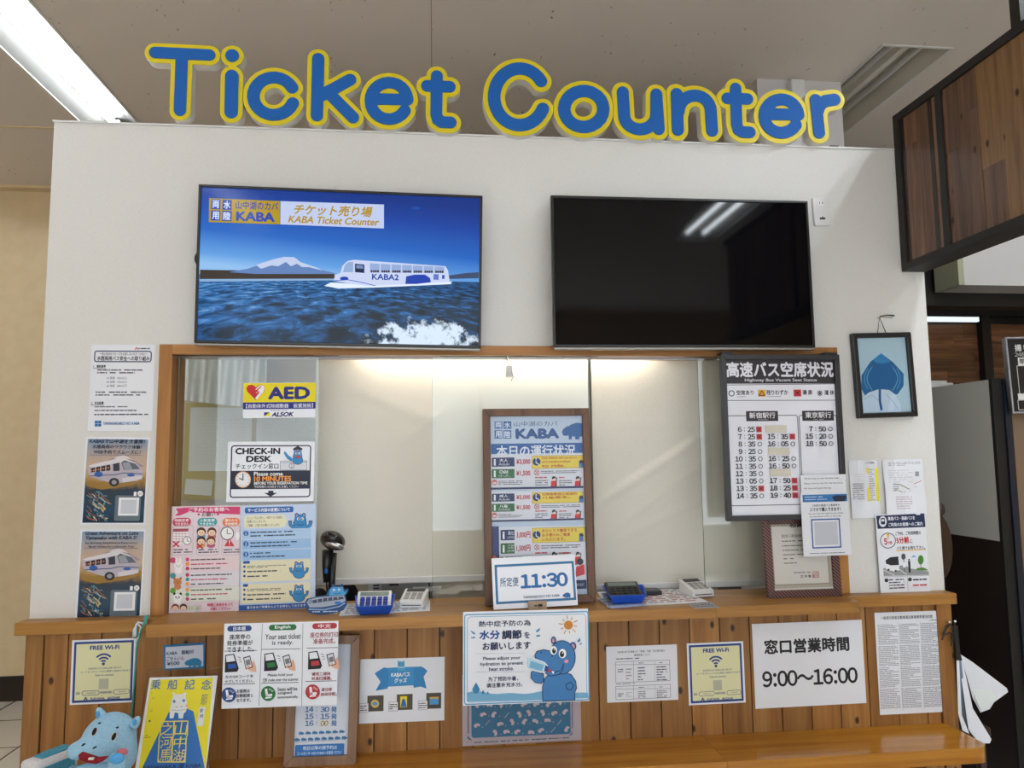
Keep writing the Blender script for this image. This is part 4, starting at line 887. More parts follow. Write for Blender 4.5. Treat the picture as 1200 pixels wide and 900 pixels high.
def bus_poster(q, lab, lines, Y=-0.0012):
    S = Sheet('bus_poster', q, Y, lab, 'poster', 'bus boat posters left of the window', mat='laminate')
    x0, y0 = q[0]; x1 = q[1][0]; yb = q[3][1]; xl = q[3][0]
    def X(u, v): return x0+(xl-x0)*v+(x1-x0-0.3)*u*(1-0.0*v)+0.6, y0+(yb-y0)*v
    a, c = X(.03, .02), X(.965, .965); b = MB(); b.flat = 1
    g = S.rr(0, 0, S.w*.94, S.h*.95, .0005); yy = S.lay(); b.add([(i, yy, j) for i, j in g], [tuple(range(len(g)))], 'poster_sunset'); b.build('print', S.root)
    def U(pts): return [X(*p) for p in pts]
    # mountain, water, bus
    S.G(U([(.16, .33), (.52, .22), (.6, .21), (.66, .22), (.95, .34)]), '#8d8088'); S.G(U([(.45, .245), (.52, .222), (.6, .21), (.66, .22), (.75, .26), (.64, .245), (.56, .25)]), '#c9bfc0')
    S.G(U([(.05, .5), (.3, .52), (.96, .46), (.96, .5), (.7, .56), (.3, .6), (.05, .56)]), '#8c6c34')
    S.G(U([(.06, .40), (.06, .33), (.14, .31), (.52, .245), (.62, .24), (.82, .30), (.9, .36), (.93, .40), (.92, .47), (.84, .50), (.5, .53), (.3, .50), (.1, .45)]), '#a8a2ac', 'bus_picture')
    S.G(U([(.06, .33), (.14, .31), (.52, .245), (.62, .24), (.82, .30), (.6, .29), (.4, .31), (.12, .345)]), '#c6c2c6', 'bus_picture')
    S.G(U([(.09, .36), (.4, .315), (.43, .38), (.1, .405)]), '#2a2226', 'bus_picture'); S.G(U([(.45, .31), (.55, .29), (.56, .385), (.46, .39)]), '#2f3440', 'bus_picture')
    S.G(U([(.58, .29), (.63, .265), (.8, .305), (.88, .365), (.62, .375)]), '#5a5f6a', 'bus_picture'); S.G(U([(.6, .295), (.7, .285), (.76, .365), (.63, .37)]), '#8a8f98', 'bus_picture')
    for i in range(8): 
        x_, y_ = X(.115+.038*i, .385-.0048*i); S.C(x_, y_, 1.1, '#b06a50', part='bus_picture', n=8)
    for i in range(5): S.S(U([(.1+.08*i, .40), (.1+.08*i, .355-.011*i)]), .7, '#b8b2b8', 'bus_picture')
    x_, y_ = X(.23, .425); S.C(x_, y_, 5, '#2c56a0', 3.2, 'bus_picture'); x_, y_ = X(.74, .435); S.C(x_, y_, 4.5, '#2c56a0', 1.6, 'bus_picture'); S.S(U([(.1, .445), (.5, .43), (.62, .41), (.92, .42)]), .9, '#3a4a78', 'bus_picture')
    x_, y_ = X(.48, .515); S.C(x_, y_, 6, '#20242c', 5, 'bus_picture'); S.C(x_, y_, 3, '#8c8c94', 2.6, 'bus_picture'); S.G(U([(.6, .47), (.91, .44), (.91, .48), (.62, .52)]), '#c2bcc4', 'bus_picture')
    rnd = random.Random(len(lines[0]))
    for i in range(36):         # brush like spray in the lower left corner
        u0, v0 = rnd.uniform(.05, .34), rnd.uniform(.60, .93); pts = [(u0+.05*k*rnd.uniform(.3, 1.2), v0+.028*k*rnd.uniform(.6, 1.3)) for k in range(4)]
        S.S(U([p for p in pts if p[0] < .6 and p[1] < .96] or [(.1, .9), (.12, .92)]), rnd.uniform(.5, 1.3), rnd.choice(['#b9c4c8', '#5f8f9a', '#2d6a80', '#c8a86a', '#14304a', '#88572f']), 'spray_strokes')
    for k, (tx, u0, u1, v0, v1, bo, sh) in enumerate(lines): a = X(u0, v0); c = X(u1, v1); S.T(tx, a[0], a[1], c[0], c[1], '#15223c', bo, sh=sh)
    a, c = X(.03, .205), X(.95, .207); S.S([(a[0]+4, a[1]), (c[0]-4, c[1])], .4, '#4a5a74')
    a, c = X(.5, .665), X(.92, .955); S.RR(a[0], a[1], c[0], c[1], 2, '#56646e', 'code_panel'); a, c = X(.56, .69), X(.89, .895); S.R(a[0], a[1], c[0], c[1], '#d9dbe0', 'code_panel'); a, c = X(.6, .715), X(.85, .872); S.R(a[0], a[1], c[0], c[1], '#b9bcc4', 'code_panel')
    x_, y_ = X(.90, .645); S.C(x_, y_, 3.2, '#e2e4e8', part='code_panel'); x_, y_ = X(.82, .648); S.R(x_-1.6, y_-2.4, x_+1.6, y_+2.4, '#e2e4e8', 'code_panel'); S.T('24', X(.88, .65)[0]-.6, X(.9, .645)[1]-1.6, X(.88, .65)[0]+3, X(.9, .645)[1]+1.6, '#101828'); S.done()
bus_poster([(99.5, 512), (174.5, 512.5), (172, 615.5), (95.5, 615)], 'bus boat poster with a Japanese heading, middle sheet left of the window',
    [('KABA5で山中湖を大冒険！', .07, .95, .025, .075, .03, .2), ('水陸両用のワクワク体験！', .12, .9, .092, .135, .02, .0), ('WEB予約でスムーズに！', .14, .88, .15, .195, .02, 0)])
bus_poster([(93, 620.5), (170.5, 620), (166.5, 725.5), (89, 726.5)], 'bus boat poster with an English heading, lowest sheet left of the window',
    [('Great Adventure on Lake', .09, .9, .02, .06, .03, .2), ('Yamanako with KABA 5!', .1, .88, .07, .11, .03, .2), ('An Exciting Amphibious Experience!', .09, .89, .135, .165, .01, 0), ('Book Online for a Smooth Trip!', .15, .84, .175, .205, .01, 0)])

# ------------------------------------------------------------------ drawings of plain blue hippos
def hippo_bust(S, x, y, s, arms=True, part='hippo_picture', wave=False, blue='#2f80ba'):
    ol = '#123a60'
    for g, c in ((1.06, ol), (1.0, blue)):
        e = (g-1)*s*.9
        S.C(x, y+s*.62, s*.52+e, c, s*.42+e, part); S.C(x, y, s*.40+e, c, s*.38+e, part); S.C(x-s*.03, y+s*.22, s*.47+e, c, s*.25+e, part)
        for q in (-1, 1): S.C(x+q*s*.27, y-s*.36, s*.10+e, c, s*.13+e, part)
        if arms:
            for q in (-1, 1): S.G([(x+q*s*.40, y+s*.72+e), (x+q*(s*.80+e), y+s*.45), (x+q*(s*.88+e), y+s*.10-e), (x+q*(s*.70-e), y+s*.08-e), (x+q*s*.62, y+s*.36-e), (x+q*s*.38, y+s*.5-e)], c, part)
    for q in (-1, 1): S.C(x+q*s*.27, y-s*.36, s*.05, '#d58a94', s*.07, part); S.C(x+q*s*.15, y-s*.1, s*.10, '#e8eef4', s*.11, part); S.C(x+q*s*.13, y-s*.09, s*.05, '#101820', s*.07, part); S.C(x+q*s*.16, y+s*.16, s*.035, ol, part=part)
    S.S([(x-s*.28, y+s*.32), (x, y+s*.38), (x+s*.26, y+s*.32)], s*.05, ol, part)
HIP = [(0, .62), (.02, .45), (.10, .34), (.16, .30), (.18, .20), (.23, .27), (.34, .14), (.55, .04), (.78, .08), (.93, .25), (1, .5), (.97, .72), (.95, 1), (.82, 1), (.80, .82), (.66, .84), (.64, 1), (.5, 1), (.48, .84), (.38, .82), (.36, 1), (.26, 1), (.24, .76), (.16, .80), (.06, .78)]
def hippo_side(S, x0, y0, x1, y1, col, part='emblem', flip=False):
    S.G([((x1-(x1-x0)*u) if flip else (x0+(x1-x0)*u), y0+(y1-y0)*v) for u, v in HIP], col, part)

# ================================================================== NOTICES ON THE LEFT PANE
PF = PY-0.0028
S = Sheet('defibrillator_sign', [(285.5, 448.7), (370, 448), (369.5, 489), (284.5, 490)], PF, 'yellow and white AED sign with a red heart on the left pane', 'sign', mat='laminate', th=0.0012)
S.R(285.4, 448.8, 370.2, 471.3, '#dccb12', 'yellow_field'); S.R(285, 471.3, 370, 479.3, '#1d1f78', 'blue_band')
hp = [(300, 469), (289.5, 458.5), (288.8, 454.5), (291, 451.5), (295, 451), (298.5, 452.3), (300, 454.2), (301.5, 452.3), (305, 451), (309, 451.5), (310.7, 454.5), (310, 458.5)]
S.G(hp, '#c01f24', 'heart'); S.G([(302.5, 453), (305, 451.3), (309, 452), (310.2, 455), (309, 459), (301, 468), (299, 467), (304, 460), (300, 460.5), (303.5, 456), (299, 457)], '#dfe2e8', 'heart'); S.S([(306, 453), (299, 459), (303.5, 459), (297.5, 465.5)], 1.2, '#c01f24', 'heart')
S.T('AED', 314, 453, 363.5, 468, '#1a1c78', .05); S.T('【自動体外式除細動器　設置施設】', 288.5, 473, 367, 478, '#d2d4ea', .01)
S.D(317, 480.2, 337, 481.6, 1, '#404a80', seed=3); S.G([(309.5, 483.2), (316.5, 483.2), (316.5, 487.8), (309.5, 487.8)], '#dccb12', 'emblem'); S.G([(309.5, 483.2), (316, 483.2), (309.5, 487.8)], '#1d2050', 'emblem')
S.T('ALSOK', 318, 482.8, 344.5, 488.2, '#1c2058', .05, sh=.25); S.done()

S = Sheet('check_in_sign', [(267, 518), (368.7, 517), (368, 587.5), (265.3, 588)], PF-0.001, 'laminated white check in desk sign with a clock on the left pane', 'sign', mat='laminate', th=0.001)
S.O(270.3, 521.5, 364.5, 583, 3.5, 1.4, '#1a2238', 'border'); S.R(271, 551.5, 364, 573, '#1a2238', 'dark_band')
S.T('CHECK-IN', 275.8, 524.7, 328.5, 532.5, '#15171f', .05); S.T('DESK', 288.5, 534, 318.5, 541.5, '#15171f', .05); S.T('チェックイン窓口', 276.3, 543, 326.5, 549.5, '#15171f', .02)
S.C(284.8, 562, 9.3, '#d8a878', 9.6, 'clock'); S.C(284.8, 562, 8.2, '#dcdde2', 8.5, 'clock'); S.S([(284.8, 555), (284.8, 562.4), (280.5, 560.6)], 1.1, '#202028', 'clock')
for i in range(12): S.C(284.8+6.8*math.cos(i*PI/6), 562+7*math.sin(i*PI/6), .5, '#303038', part='clock', n=6)
S.T('Please come', 297.7, 552.8, 331.5, 557.6, '#e4e4ea', .02); S.T('10 MINUTES', 297.8, 557.8, 341.5, 564.2, '#e0913a', .04); S.T('BEFORE YOUR RESERVATION TIME', 298, 564.4, 360.5, 567.8, '#e4e4ea', .02); S.T('予約時間の10分前までにお越しください', 298, 568.6, 350, 571.8, '#c8c8d0', .01)
S.G([(314.5, 575), (320.5, 575), (320.5, 577.5), (325, 577.5), (317.3, 582), (309.5, 577.5), (314.5, 577.5)], '#1a2238', 'arrow')
S.G([(328.5, 540.5), (360, 539), (360, 551), (328.5, 551)], '#c9ccd6', 'desk_picture'); S.O(328.5, 540, 360, 551, .3, .4, '#404a60', 'desk_picture'); S.S([(328.5, 542.2), (360, 541.4)], .4, '#404a60', 'desk_picture'); S.K(342, 545.8, 3, .6, '#303848', part='desk_picture'); S.T('1', 341.2, 544, 342.8, 547.6, '#303848', .02, 'desk_picture')
hippo_bust(S, 349, 532.5, 11, False); S.G([(337, 538), (332.5, 531), (334, 528.5), (338, 533.5), (343, 537), (342, 541)], '#2f80ba', 'hippo_picture'); S.G([(343.5, 525.8), (349, 522.6), (354.5, 525.5), (354.5, 527.2), (343.5, 527.4)], '#2a2f3a', 'hippo_picture'); S.G([(345, 534.5), (353, 534), (350, 537.5)], '#c03a34', 'hippo_picture'); S.done()

S = Sheet('request_poster', [(201.3, 593.3), (282, 592.3), (279.8, 716.5), (197.8, 720)], PF-0.0004, 'pink poster with children and animal drawings at the lower left of the left pane', 'poster', mat='#d6c8d2', th=0.0012)
S.G([(206, 596), (221, 594.5), (281.5, 593.6), (281.3, 603), (221, 600), (211, 604), (205, 604.5), (209, 600.5)], '#c23a6c', 'ribbon'); S.T('ご予約のお客様へ', 221, 594.6, 269, 599.6, '#e8dce6', .02); S.T('お願い', 236.5, 600.6, 252.5, 605.4, '#3a2a34', .02); S.T('♥', 231.5, 601.5, 234.5, 604.5, '#c23a6c'); S.T('♥', 254, 601.5, 257, 604.5, '#c23a6c')
for x0, x1, col, a, c in ((202.5, 224, '#c23a5e', '時間変更', 'できません'), (231.5, 254.5, '#3a9aa0', '人数変更', 'できません'), (261, 281, '#d8743a', '遅れたら', '予約無効')):
    S.RR(x0, 606.8, x1, 616.8, 4.5, col); S.T(a, x0+2.5, 608, x1-2.5, 611.4, '#f0e6ea', .02); S.T(c, x0+2.5, 612.2, x1-2.5, 615.6, '#f0e6ea', .02); S.O(x0-.8, 616, min(x1+2.5, 281.2), 650.5, 2, .5, '#b9a4a8', 'panel'); S.D(x0+1, 642.5, min(x1+1, 280.5), 648.5, 2, '#3a3238', seed=int(x0), part='small_print')
S.RR(203, 619.5, 221, 638, 1, '#e4dade', 'calendar_picture'); S.R(203, 619.5, 221, 623, '#a04a58', 'calendar_picture')
for i in range(4):
    S.S([(203.5, 625.5+3*i), (220.5, 625.5+3*i)], .35, '#9a8a90', 'calendar_picture'); S.S([(206.5+3.6*i, 623.5), (206.5+3.6*i, 637.5)], .35, '#9a8a90', 'calendar_picture')
S.C(219.5, 633.5, 5, '#404048', part='clock_picture'); S.C(219.5, 633.5, 4.3, '#ece8ec', part='clock_picture'); S.S([(219.5, 630.3), (219.5, 633.8), (222, 634.5)], .6, '#404048', 'clock_picture')
for cx in (206.5, 234.5): S.S([(cx-3.2, 634.5), (cx+3.2, 640.5)], 1.5, '#b81f38', 'cross'); S.S([(cx+3.2, 634.5), (cx-3.2, 640.5)], 1.5, '#b81f38', 'cross')
for (cx, cy, hc, bc) in ((236, 623, '#4a2c22', '#5a8ab0'), (248.5, 623, '#5a3020', '#c06a6a'), (236, 633.5, '#3a241c', '#c8a050'), (247.5, 633.5, '#5a3020', '#b05a80')):
    S.C(cx, cy+5.5, 5, bc, 3, 'children_picture'); S.C(cx, cy, 5.4, hc, 5.2, 'children_picture'); S.C(cx, cy+1.4, 4.2, '#e6c3a8', 3.5, 'children_picture'); S.C(cx-1.6, cy+1.2, .5, '#202020', .7, 'children_picture', 8); S.C(cx+1.6, cy+1.2, .5, '#202020', .7, 'children_picture', 8); S.C(cx, cy+3, .9, '#b05048', .5, 'children_picture', 8)
S.S([(231.3, 637.5), (237.7, 642.5)], 1.5, '#b81f38', 'cross'); S.S([(237.7, 637.5), (231.3, 642.5)], 1.5, '#b81f38', 'cross')
S.C(266.5, 625, 8, '#3a3a42', part='clock_picture'); S.C(266.5, 625, 7, '#ece8ec', part='clock_picture'); S.S([(266.5, 619.8), (266.5, 625.4), (271, 625.4)], .7, '#404048', 'clock_picture'); S.G([(269, 630.5), (275, 640), (263, 640)], '#c0303c', 'warning_triangle'); S.R(268.6, 633, 269.5, 636.8, '#f0e8ec', 'warning_triangle'); S.C(269, 638.3, .5, '#f0e8ec', part='warning_triangle', n=8)
S.C(278.5, 628, 2.6, '#e8e0e6', 4.5, 'children_picture')
for k, (y0, col) in enumerate(((653.5, '#c0406a'), (671.5, '#3a8a8e'), (689, '#5a9a3a'))):
    S.R(199.8, y0-1, 281, y0+15.5, ['#d8c6cc', '#d0cdd6', '#d0d4cc'][k], 'panel'); S.C(203, y0+3, 3.4, col, part='badge')
    for r in range(3): S.C(220, y0+2+5.3*r, 2.3, ['#c0407a', '#d88a3a', '#b8385a', '#3a8a9a', '#d88a3a', '#3a9a6a'][(k*2+r) % 6], part='badge', n=12); S.D(224, y0+.3+5.3*r, 272-5*r, y0+3.4+5.3*r, 1, '#3a343c' if r != 1 else '#b0325a', seed=k*9+r)
# plain rabbit, bear and panda
for (cx, cy, hc, ec) in ((209.5, 663, '#e6dfe2', '#e6dfe2'), (208.5, 682, '#c07a44', '#a8642f'), (208.5, 700, '#e4e4e4', '#202024')):
    for q in (-1, 1): S.C(cx+q*(2.2 if ec == hc else 3.6), cy-(6.5 if ec == hc else 4.2), 1.5, ec, 3.4 if ec == hc else 1.8, 'animal_picture', 12)
    S.C(cx, cy+5.5, 4.2, hc, 3.6, 'animal_picture'); S.C(cx, cy, 5, hc, 4.5, 'animal_picture')
    for q in (-1, 1): S.C(cx+q*1.8, cy-.4, .9 if ec == '#202024' else .5, '#202024', 1.1 if ec == '#202024' else .7, 'animal_picture', 8)
    S.C(cx, cy+1.3, .7, '#3a2420', .5, 'animal_picture', 8)
for cx, hc in ((206, '#7a3a2a'), (215.5, '#4a2c22')): S.C(cx, 711.5, 4.4, hc, 4.3, 'children_picture'); S.C(cx, 712.8, 3.5, '#e6c3a8', 3, 'children_picture'); S.C(cx-1.2, 712.5, .4, '#202020', part='children_picture', n=6); S.C(cx+1.2, 712.5, .4, '#202020', part='children_picture', n=6); S.C(cx, 714.4, .8, '#b05048', .4, 'children_picture', 8)
S.T('時間に余裕をもって', 243.5, 706.3, 273.5, 710.2, '#b8325a', .03); S.T('お越しください♪', 247, 711, 270.5, 714.6, '#b8325a', .03)
for i in range(5): S.R(221.5+3*i, 710-(i % 3), 223.8+3*i, 715, ['#a8c4a0', '#c8b8a0', '#b8c8d0'][i % 3], 'town_picture')
S.done()

S = Sheet('service_poster', [(282.8, 592.5), (370.3, 590.3), (369, 712.5), (280.3, 716)], PF-0.0004, 'pale blue poster with three small blue hippos at the lower right of the left pane', 'poster', mat='#b9c9e2', th=0.0012)
S.RR(287, 594, 344, 601, 2, '#1f5fa8', 'heading_bar'); S.T('サービス内容の変更について', 290.5, 595.2, 340, 599.6, '#e6ecf6', .03)
S.RR(286, 603.5, 335, 618.5, 4, '#d9d8bc', 'speech_bubble'); S.G([(335, 609), (339.5, 611), (334.5, 613)], '#d9d8bc', 'speech_bubble')
for i, tx in enumerate(('リニューアルに伴い、一部サービス内容を', '変更いたしました。', 'ご理解・ご協力をお願いいたします。')): S.T(tx, 289.5, 605+4.4*i, [331, 312, 328][i], 608.2+4.4*i, '#2a3040', .005)
hippo_bust(S, 352, 609.5, 15.5)
for k in range(3):
    y0 = 619.7+12.3*k; S.R(284.3, y0, 364.6, y0+10.8, '#8fb4dc' if k else '#a4c2e2', 'panel'); S.C(288.3, y0+5.3, 3.1, '#1f5fa8', part='badge'); S.T(str(k+1), 287.5, y0+3.4, 289.1, y0+7.3, '#eaf0f8', .04); S.D(293.5, y0+1.8, 356-8*k, y0+5, 1, '#20304e', seed=k+20, fill=.95); S.D(293.5, y0+6, 346-6*k, y0+9.3, 1, '#20304e', seed=k+40, fill=.95)
for k, (y0, y1) in enumerate(((656, 681), (683, 706))):
    S.RR(283, y0, 364, y1, 2, '#d4d0b4', 'panel'); S.RR(285, y0+1.3, 293 if k == 0 else 291, y0+4.5, 1, '#1f4f98', 'badge')
    for r in range(3): S.C(286.6, y0+8+5.5*r, 1.5, '#1f4f98', part='badge', n=10); S.D(290, y0+6+5.5*r, 335-6*((r+k) % 2), y0+9.4+5.5*r, 1 if r else 2, '#303848', seed=60+k*5+r)
    hippo_bust(S, 350.5, y0+8.5, 12.5)
S.R(280.7, 707.5, 369, 713.5, '#1f4f98', 'footer_bar'); S.T('皆さまのご来場を心よりお待ちしております。', 290, 708.7, 360, 712, '#dce6f4', .01); S.done()
# ================================================================== ON THE COUNTER SHELF
ZS = LT+0.0012
def yz(x, y, Z=ZS): return PZ(x, y, Z)
# brown framed fare board
yb_ = -0.034; LEAN = 0.032/0.73
S = Sheet('fare_board', [(566.5, 479.7), (690.8, 478.5), (696.3, 705), (567.3, 709.5)], yb_, 'brown framed fare board with three yellow banded price sheets on the counter shelf', 'notice board', lean=LEAN, z0=ZS, root_empty=True, th=0.001)
S.frame(S.px()*8.6, -0.014, 0.010, 'walnut_frame', bevel=0.002); S.slab(0.008, 0.0, 0.008, '#aebfd4', 'backing'); S.y0 = 0.0
for tx, x0, y0, x1, y1 in (('両', 579.5, 493.7, 588.7, 502.5), ('水', 590, 493.7, 599.2, 502.5), ('用', 579.5, 504.2, 588.7, 514), ('陸', 590, 504.2, 599.2, 514)):
    S.R(x0, y0, x1, y1, '#2e5f9c', 'emblem'); S.T(tx, x0+.9, y0+.9, x1-.9, y1-.9, '#c4d0e2', .03)
S.T('山中湖のカバ', 602.5, 493.5, 653.5, 499.5, '#3f5f8a', .005); S.T('KABA', 604, 502, 655.5, 514.3, '#2a4f86', .06); hippo_side(S, 658.5, 494.5, 690, 515, '#2a5a94')
S.R(575.7, 519.5, 683, 531.3, '#2a5a9c', 'heading_band'); S.T('本日の運行状況', 582, 521.5, 674.5, 535, '#d0d8e8', .02)
def fare(y0, y1, rows, band, tx, bx0, foot, x0=575.8, x1=684):
    S.R(x0, y0, x1, y1, '#c9cdd8', 'fare_sheet'); h = y1-y0
    for k, (col, l1, l2, pr) in enumerate(rows):
        ya = y0+h*(.09+.33*k); yb2 = ya+h*.26; S.RR(x0+.6 if bx0 < 580 else bx0, ya, 603, yb2, 1, col, 'fare_label'); S.T(l1, bx0+9, ya+h*.03, bx0+19, ya+h*.125, '#d8dce6', .02); S.T(l2, bx0+8, ya+h*.155, bx0+21, ya+h*.225, '#c8ccd8')
        S.C(bx0+3.6, ya+h*.07, 1.2, '#d8dce6', part='fare_label', n=10); S.R(bx0+2.5, ya+h*.1, bx0+4.7, yb2-h*.03, '#d8dce6', 'fare_label'); S.T(pr, 605, ya+h*.04, 621.5, ya+h*.21, '#a3292f', .035)
    S.R(623.5, y0+h*.03, x1-.5, y0+h*.40, '#d3c04a', 'yellow_band'); S.O(623.5, y0+h*.03, x1-.5, y0+h*.40, 1, .6, '#a08a28', 'yellow_band')
    S.C(628.8, y0+h*.21, 4.6, '#1d2d5a', part='seat_pictogram'); S.C(628.2, y0+h*.13, .9, '#d8dce6', part='seat_pictogram', n=8); S.S([(628, y0+h*.18), (628.3, y0+h*.25), (630.4, y0+h*.26), (631.4, y0+h*.32)], .9, '#d8dce6', 'seat_pictogram')
    for i, l in enumerate(tx): S.T(l, 635, y0+h*(.06+.11*i), 635+(41 if i == 0 else 39-6*i), y0+h*(.145+.11*i), '#a82a22', .02)
    S.C(681, y0+h*.22, 2.6, '#1e2a48', 2.4, 'child_picture'); S.R(678.4, y0+h*.25, 683.4, y0+h*.37, '#3a6ab0', 'child_picture')
    S.K(629, y0+h*.52, 2.9, .7, '#a8343a', part='cross'); S.S([(627.2, y0+h*.47), (630.8, y0+h*.57)], .7, '#a8343a', 'cross'); S.S([(630.8, y0+h*.47), (627.2, y0+h*.57)], .7, '#a8343a', 'cross')
    S.D(634, y0+h*.45, 680, y0+h*.55, 2, '#3a3e48', seed=int(y0)); 
    for cx in (649, 677): S.D(cx-22, y0+h*.62, cx-8, y0+h*.70, 1, '#b03a3a', seed=int(cx+y0)); S.D(cx-22, y0+h*.72, cx-7, y0+h*.9, 3, '#50545c', seed=int(cx)); S.C(cx, y0+h*.68, 2.4, '#1a1a20', part='child_picture', n=12); S.G([(cx-3, y0+h*.76), (cx+3.4, y0+h*.74), (cx+3.6, y0+h*.93), (cx-4, y0+h*.96)], '#c02a34', 'child_picture'); S.C(cx+.2, y0+h*.72, 1.5, '#e6c8b4', part='child_picture', n=10); S.S([(cx+3.6, y0+h*.66), (cx+2.2, y0+h*.93)], 1, '#1a1a24', 'child_picture')
    S.K(579.5, y0+h*.80, 2.8, .9, '#c05a4a', part='face_pictogram'); S.G([(576.8, y0+h*.79), (579.5, y0+h*.71), (582.2, y0+h*.79)], '#c05a4a', 'face_pictogram'); S.D(584, y0+h*.74, 612, y0+h*.88, 3, '#44484f', seed=int(y0)+3)
    if foot: S.R(x0, y1-h*.075, x1, y1-h*.015, '#1d2d5a', 'footer_band')
fare(532.5, 573.5, [('#22335c', '大人', 'Adult', '¥3,000'), ('#2c6038', 'Child', '小人', '¥1,500')], 0, ['Only children who can sit in a', 'seat by themselves are allowed', 'to ride.'], 576.2, True)
fare(575.2, 611, [('#22335c', '成人', 'Adult', '¥3,000'), ('#2c6038', '儿童', 'Child', '¥1,500')], 0, ['仅限能够独立就座的', '儿童乘车。'], 576.2, True)
S.R(577, 616.5, 585, 690, '#22336a', 'side_band')
fare(616.5, 664, [('#22335c', 'おとな', '(中学生以上)', '3,000円'), ('#2c6038', 'こども', '(小学生)', '1,500円')], 0, ['おひとりで着座できる', 'お子様のみご乗車', 'いただけます。'], 586.5, False, x0=585.5, x1=686)
S.R(585.5, 664, 686.5, 690, '#c9cdd8', 'fare_sheet'); S.R(640, 680, 687, 690.5, '#22335c', 'footer_band'); S.T('山中湖のカバ', 668, 683, 684, 687, '#c8ccd8')
S.C(679.5, 658, 4, '#1a1a20', part='child_picture', n=12); S.G([(675, 664), (684.5, 661), (685, 673), (674, 676)], '#c02a34', 'child_picture')
S.done()
b = MB(); f = S; b.box(-f.w/2+.02, f.w/2-.02, -0.0075, -0.0065, -f.h/2+.02, f.h/2-.02, 'clear_film'); b.build('cover_sheet', S.root)
# departure time card
yb2 = PZ(628, 713, ZS)[1]
S = Sheet('departure_card', [(575.7, 654), (671, 650), (679, 708.5), (578.5, 715)], yb2, 'white 11:30 departure card in a blue border leaning on the fare board', 'sign', lean=.16, z0=ZS, th=0.006, mat='laminate')
S.O(580.5, 659.5, 674, 705.5, .5, 2.6, '#2a6a98', 'border'); S.T('所定便', 586, 676.5, 607.5, 687.5, '#3a5a80', .015); S.T('11:30', 609.5, 671.5, 665.5, 688.5, '#1e62a0', .04)
S.T('YAMANAKAKO NO KABA', 613, 697.2, 656, 700.3, '#2a4a70', .03); hippo_side(S, 659, 694, 668.5, 701, '#1e62a0'); S.S([(577, 656), (672, 652)], 1.0, '#cfd2d8', 'border'); S.done()
q0, q1 = P(618.5, 704, yb2-.014), P(640, 712, yb2-.014)
b = MB(); b.box(q0[0], q1[0], yb2-.03, yb2-.022, ZS, ZS+.03, 'clip_brown'); b.box(q0[0], q1[0], yb2-.022, yb2+.05, ZS, ZS+.004, 'clip_brown'); t = b.build('card_stand', bevel=.001); tag(t, 'small pale brown card stand holding the 11:30 card on the counter shelf', 'card stand')
b = MB(); b.box(q0[0]+.02, q0[0]+.03, yb2-.0306, yb2-.03, ZS+.013, ZS+.017, 'near_black'); b.box(q0[0]+.033, q0[0]+.047, yb2-.0306, yb2-.03, ZS+.012, ZS+.02, 'near_black'); b.build('mark', t)

# scanner on its stand
q = P(388, 700, 0.075); sx_, sy_ = q[0], 0.075
t = thing('scanner_stand', 'black upright scanner stand on the shelf behind the hippo cutout', 'stand', (sx_, sy_, ZS))
def pz(x, y): p = P(x, y, sy_); return p[0]-sx_, p[2]-ZS
b = MB(); b.tube([(0, 0, 0), (0, 0, .012), (0, 0, .02)], [.055, .052, .03], 'black_plastic', 24); b.build('base', t)
a, c = pz(388, 697), pz(391, 648); b = MB(); b.tube([(a[0], 0, .012), (a[0]+.002, 0, .08), (c[0], 0, c[1])], [.013, .012, .012], 'black_plastic', 12); b.build('pole', t, smooth=True)
t = thing('barcode_scanner', 'black handheld barcode scanner with glossy rounded head resting on its stand', 'scanner', (sx_, sy_, ZS+.15))
h0 = pz(390.5, 633); hz = h0[1]-.15; b = MB()
b.ellipsoid((h0[0], -.012, hz), (.045, .062, .031), 'gloss_black', 28, 16, Matrix.Rotation(.3, 4, 'Y') @ Matrix.Rotation(-.35, 4, 'X')); b.build('head', t, smooth=True)
b = MB(); b.ellipsoid((h0[0]+.012, -.05, hz-.014), (.034, .025, .014), 'chrome', 20, 10, Matrix.Rotation(.3, 4, 'Y') @ Matrix.Rotation(-.35, 4, 'X')); b.build('window', t, smooth=True)
b = MB(); a0, a1, a2 = pz(384.5, 645), pz(382.5, 665), pz(383, 682); b.tube([(a0[0], -.008, a0[1]-.15), (a1[0], -.002, a1[1]-.15), (a2[0], -.004, a2[1]-.15)], [.020, .0145, .012], 'black_plastic', 14); b.build('handle', t, smooth=True)
b = MB(); a3 = pz(383, 668.5); b.ellipsoid((a3[0], -.017, a3[1]-.15), (.007, .005, .010), 'acrylic_blue', 10, 8); b.build('trigger', t, smooth=True)
b = MB(); a4 = pz(382, 700); b.tube([(a2[0], -.004, a2[1]-.15), (a2[0]+.002, 0.01, a2[1]-.2), (a4[0], .02, -.142)], .003, 'black_plastic', 6); b.build('cable', t)

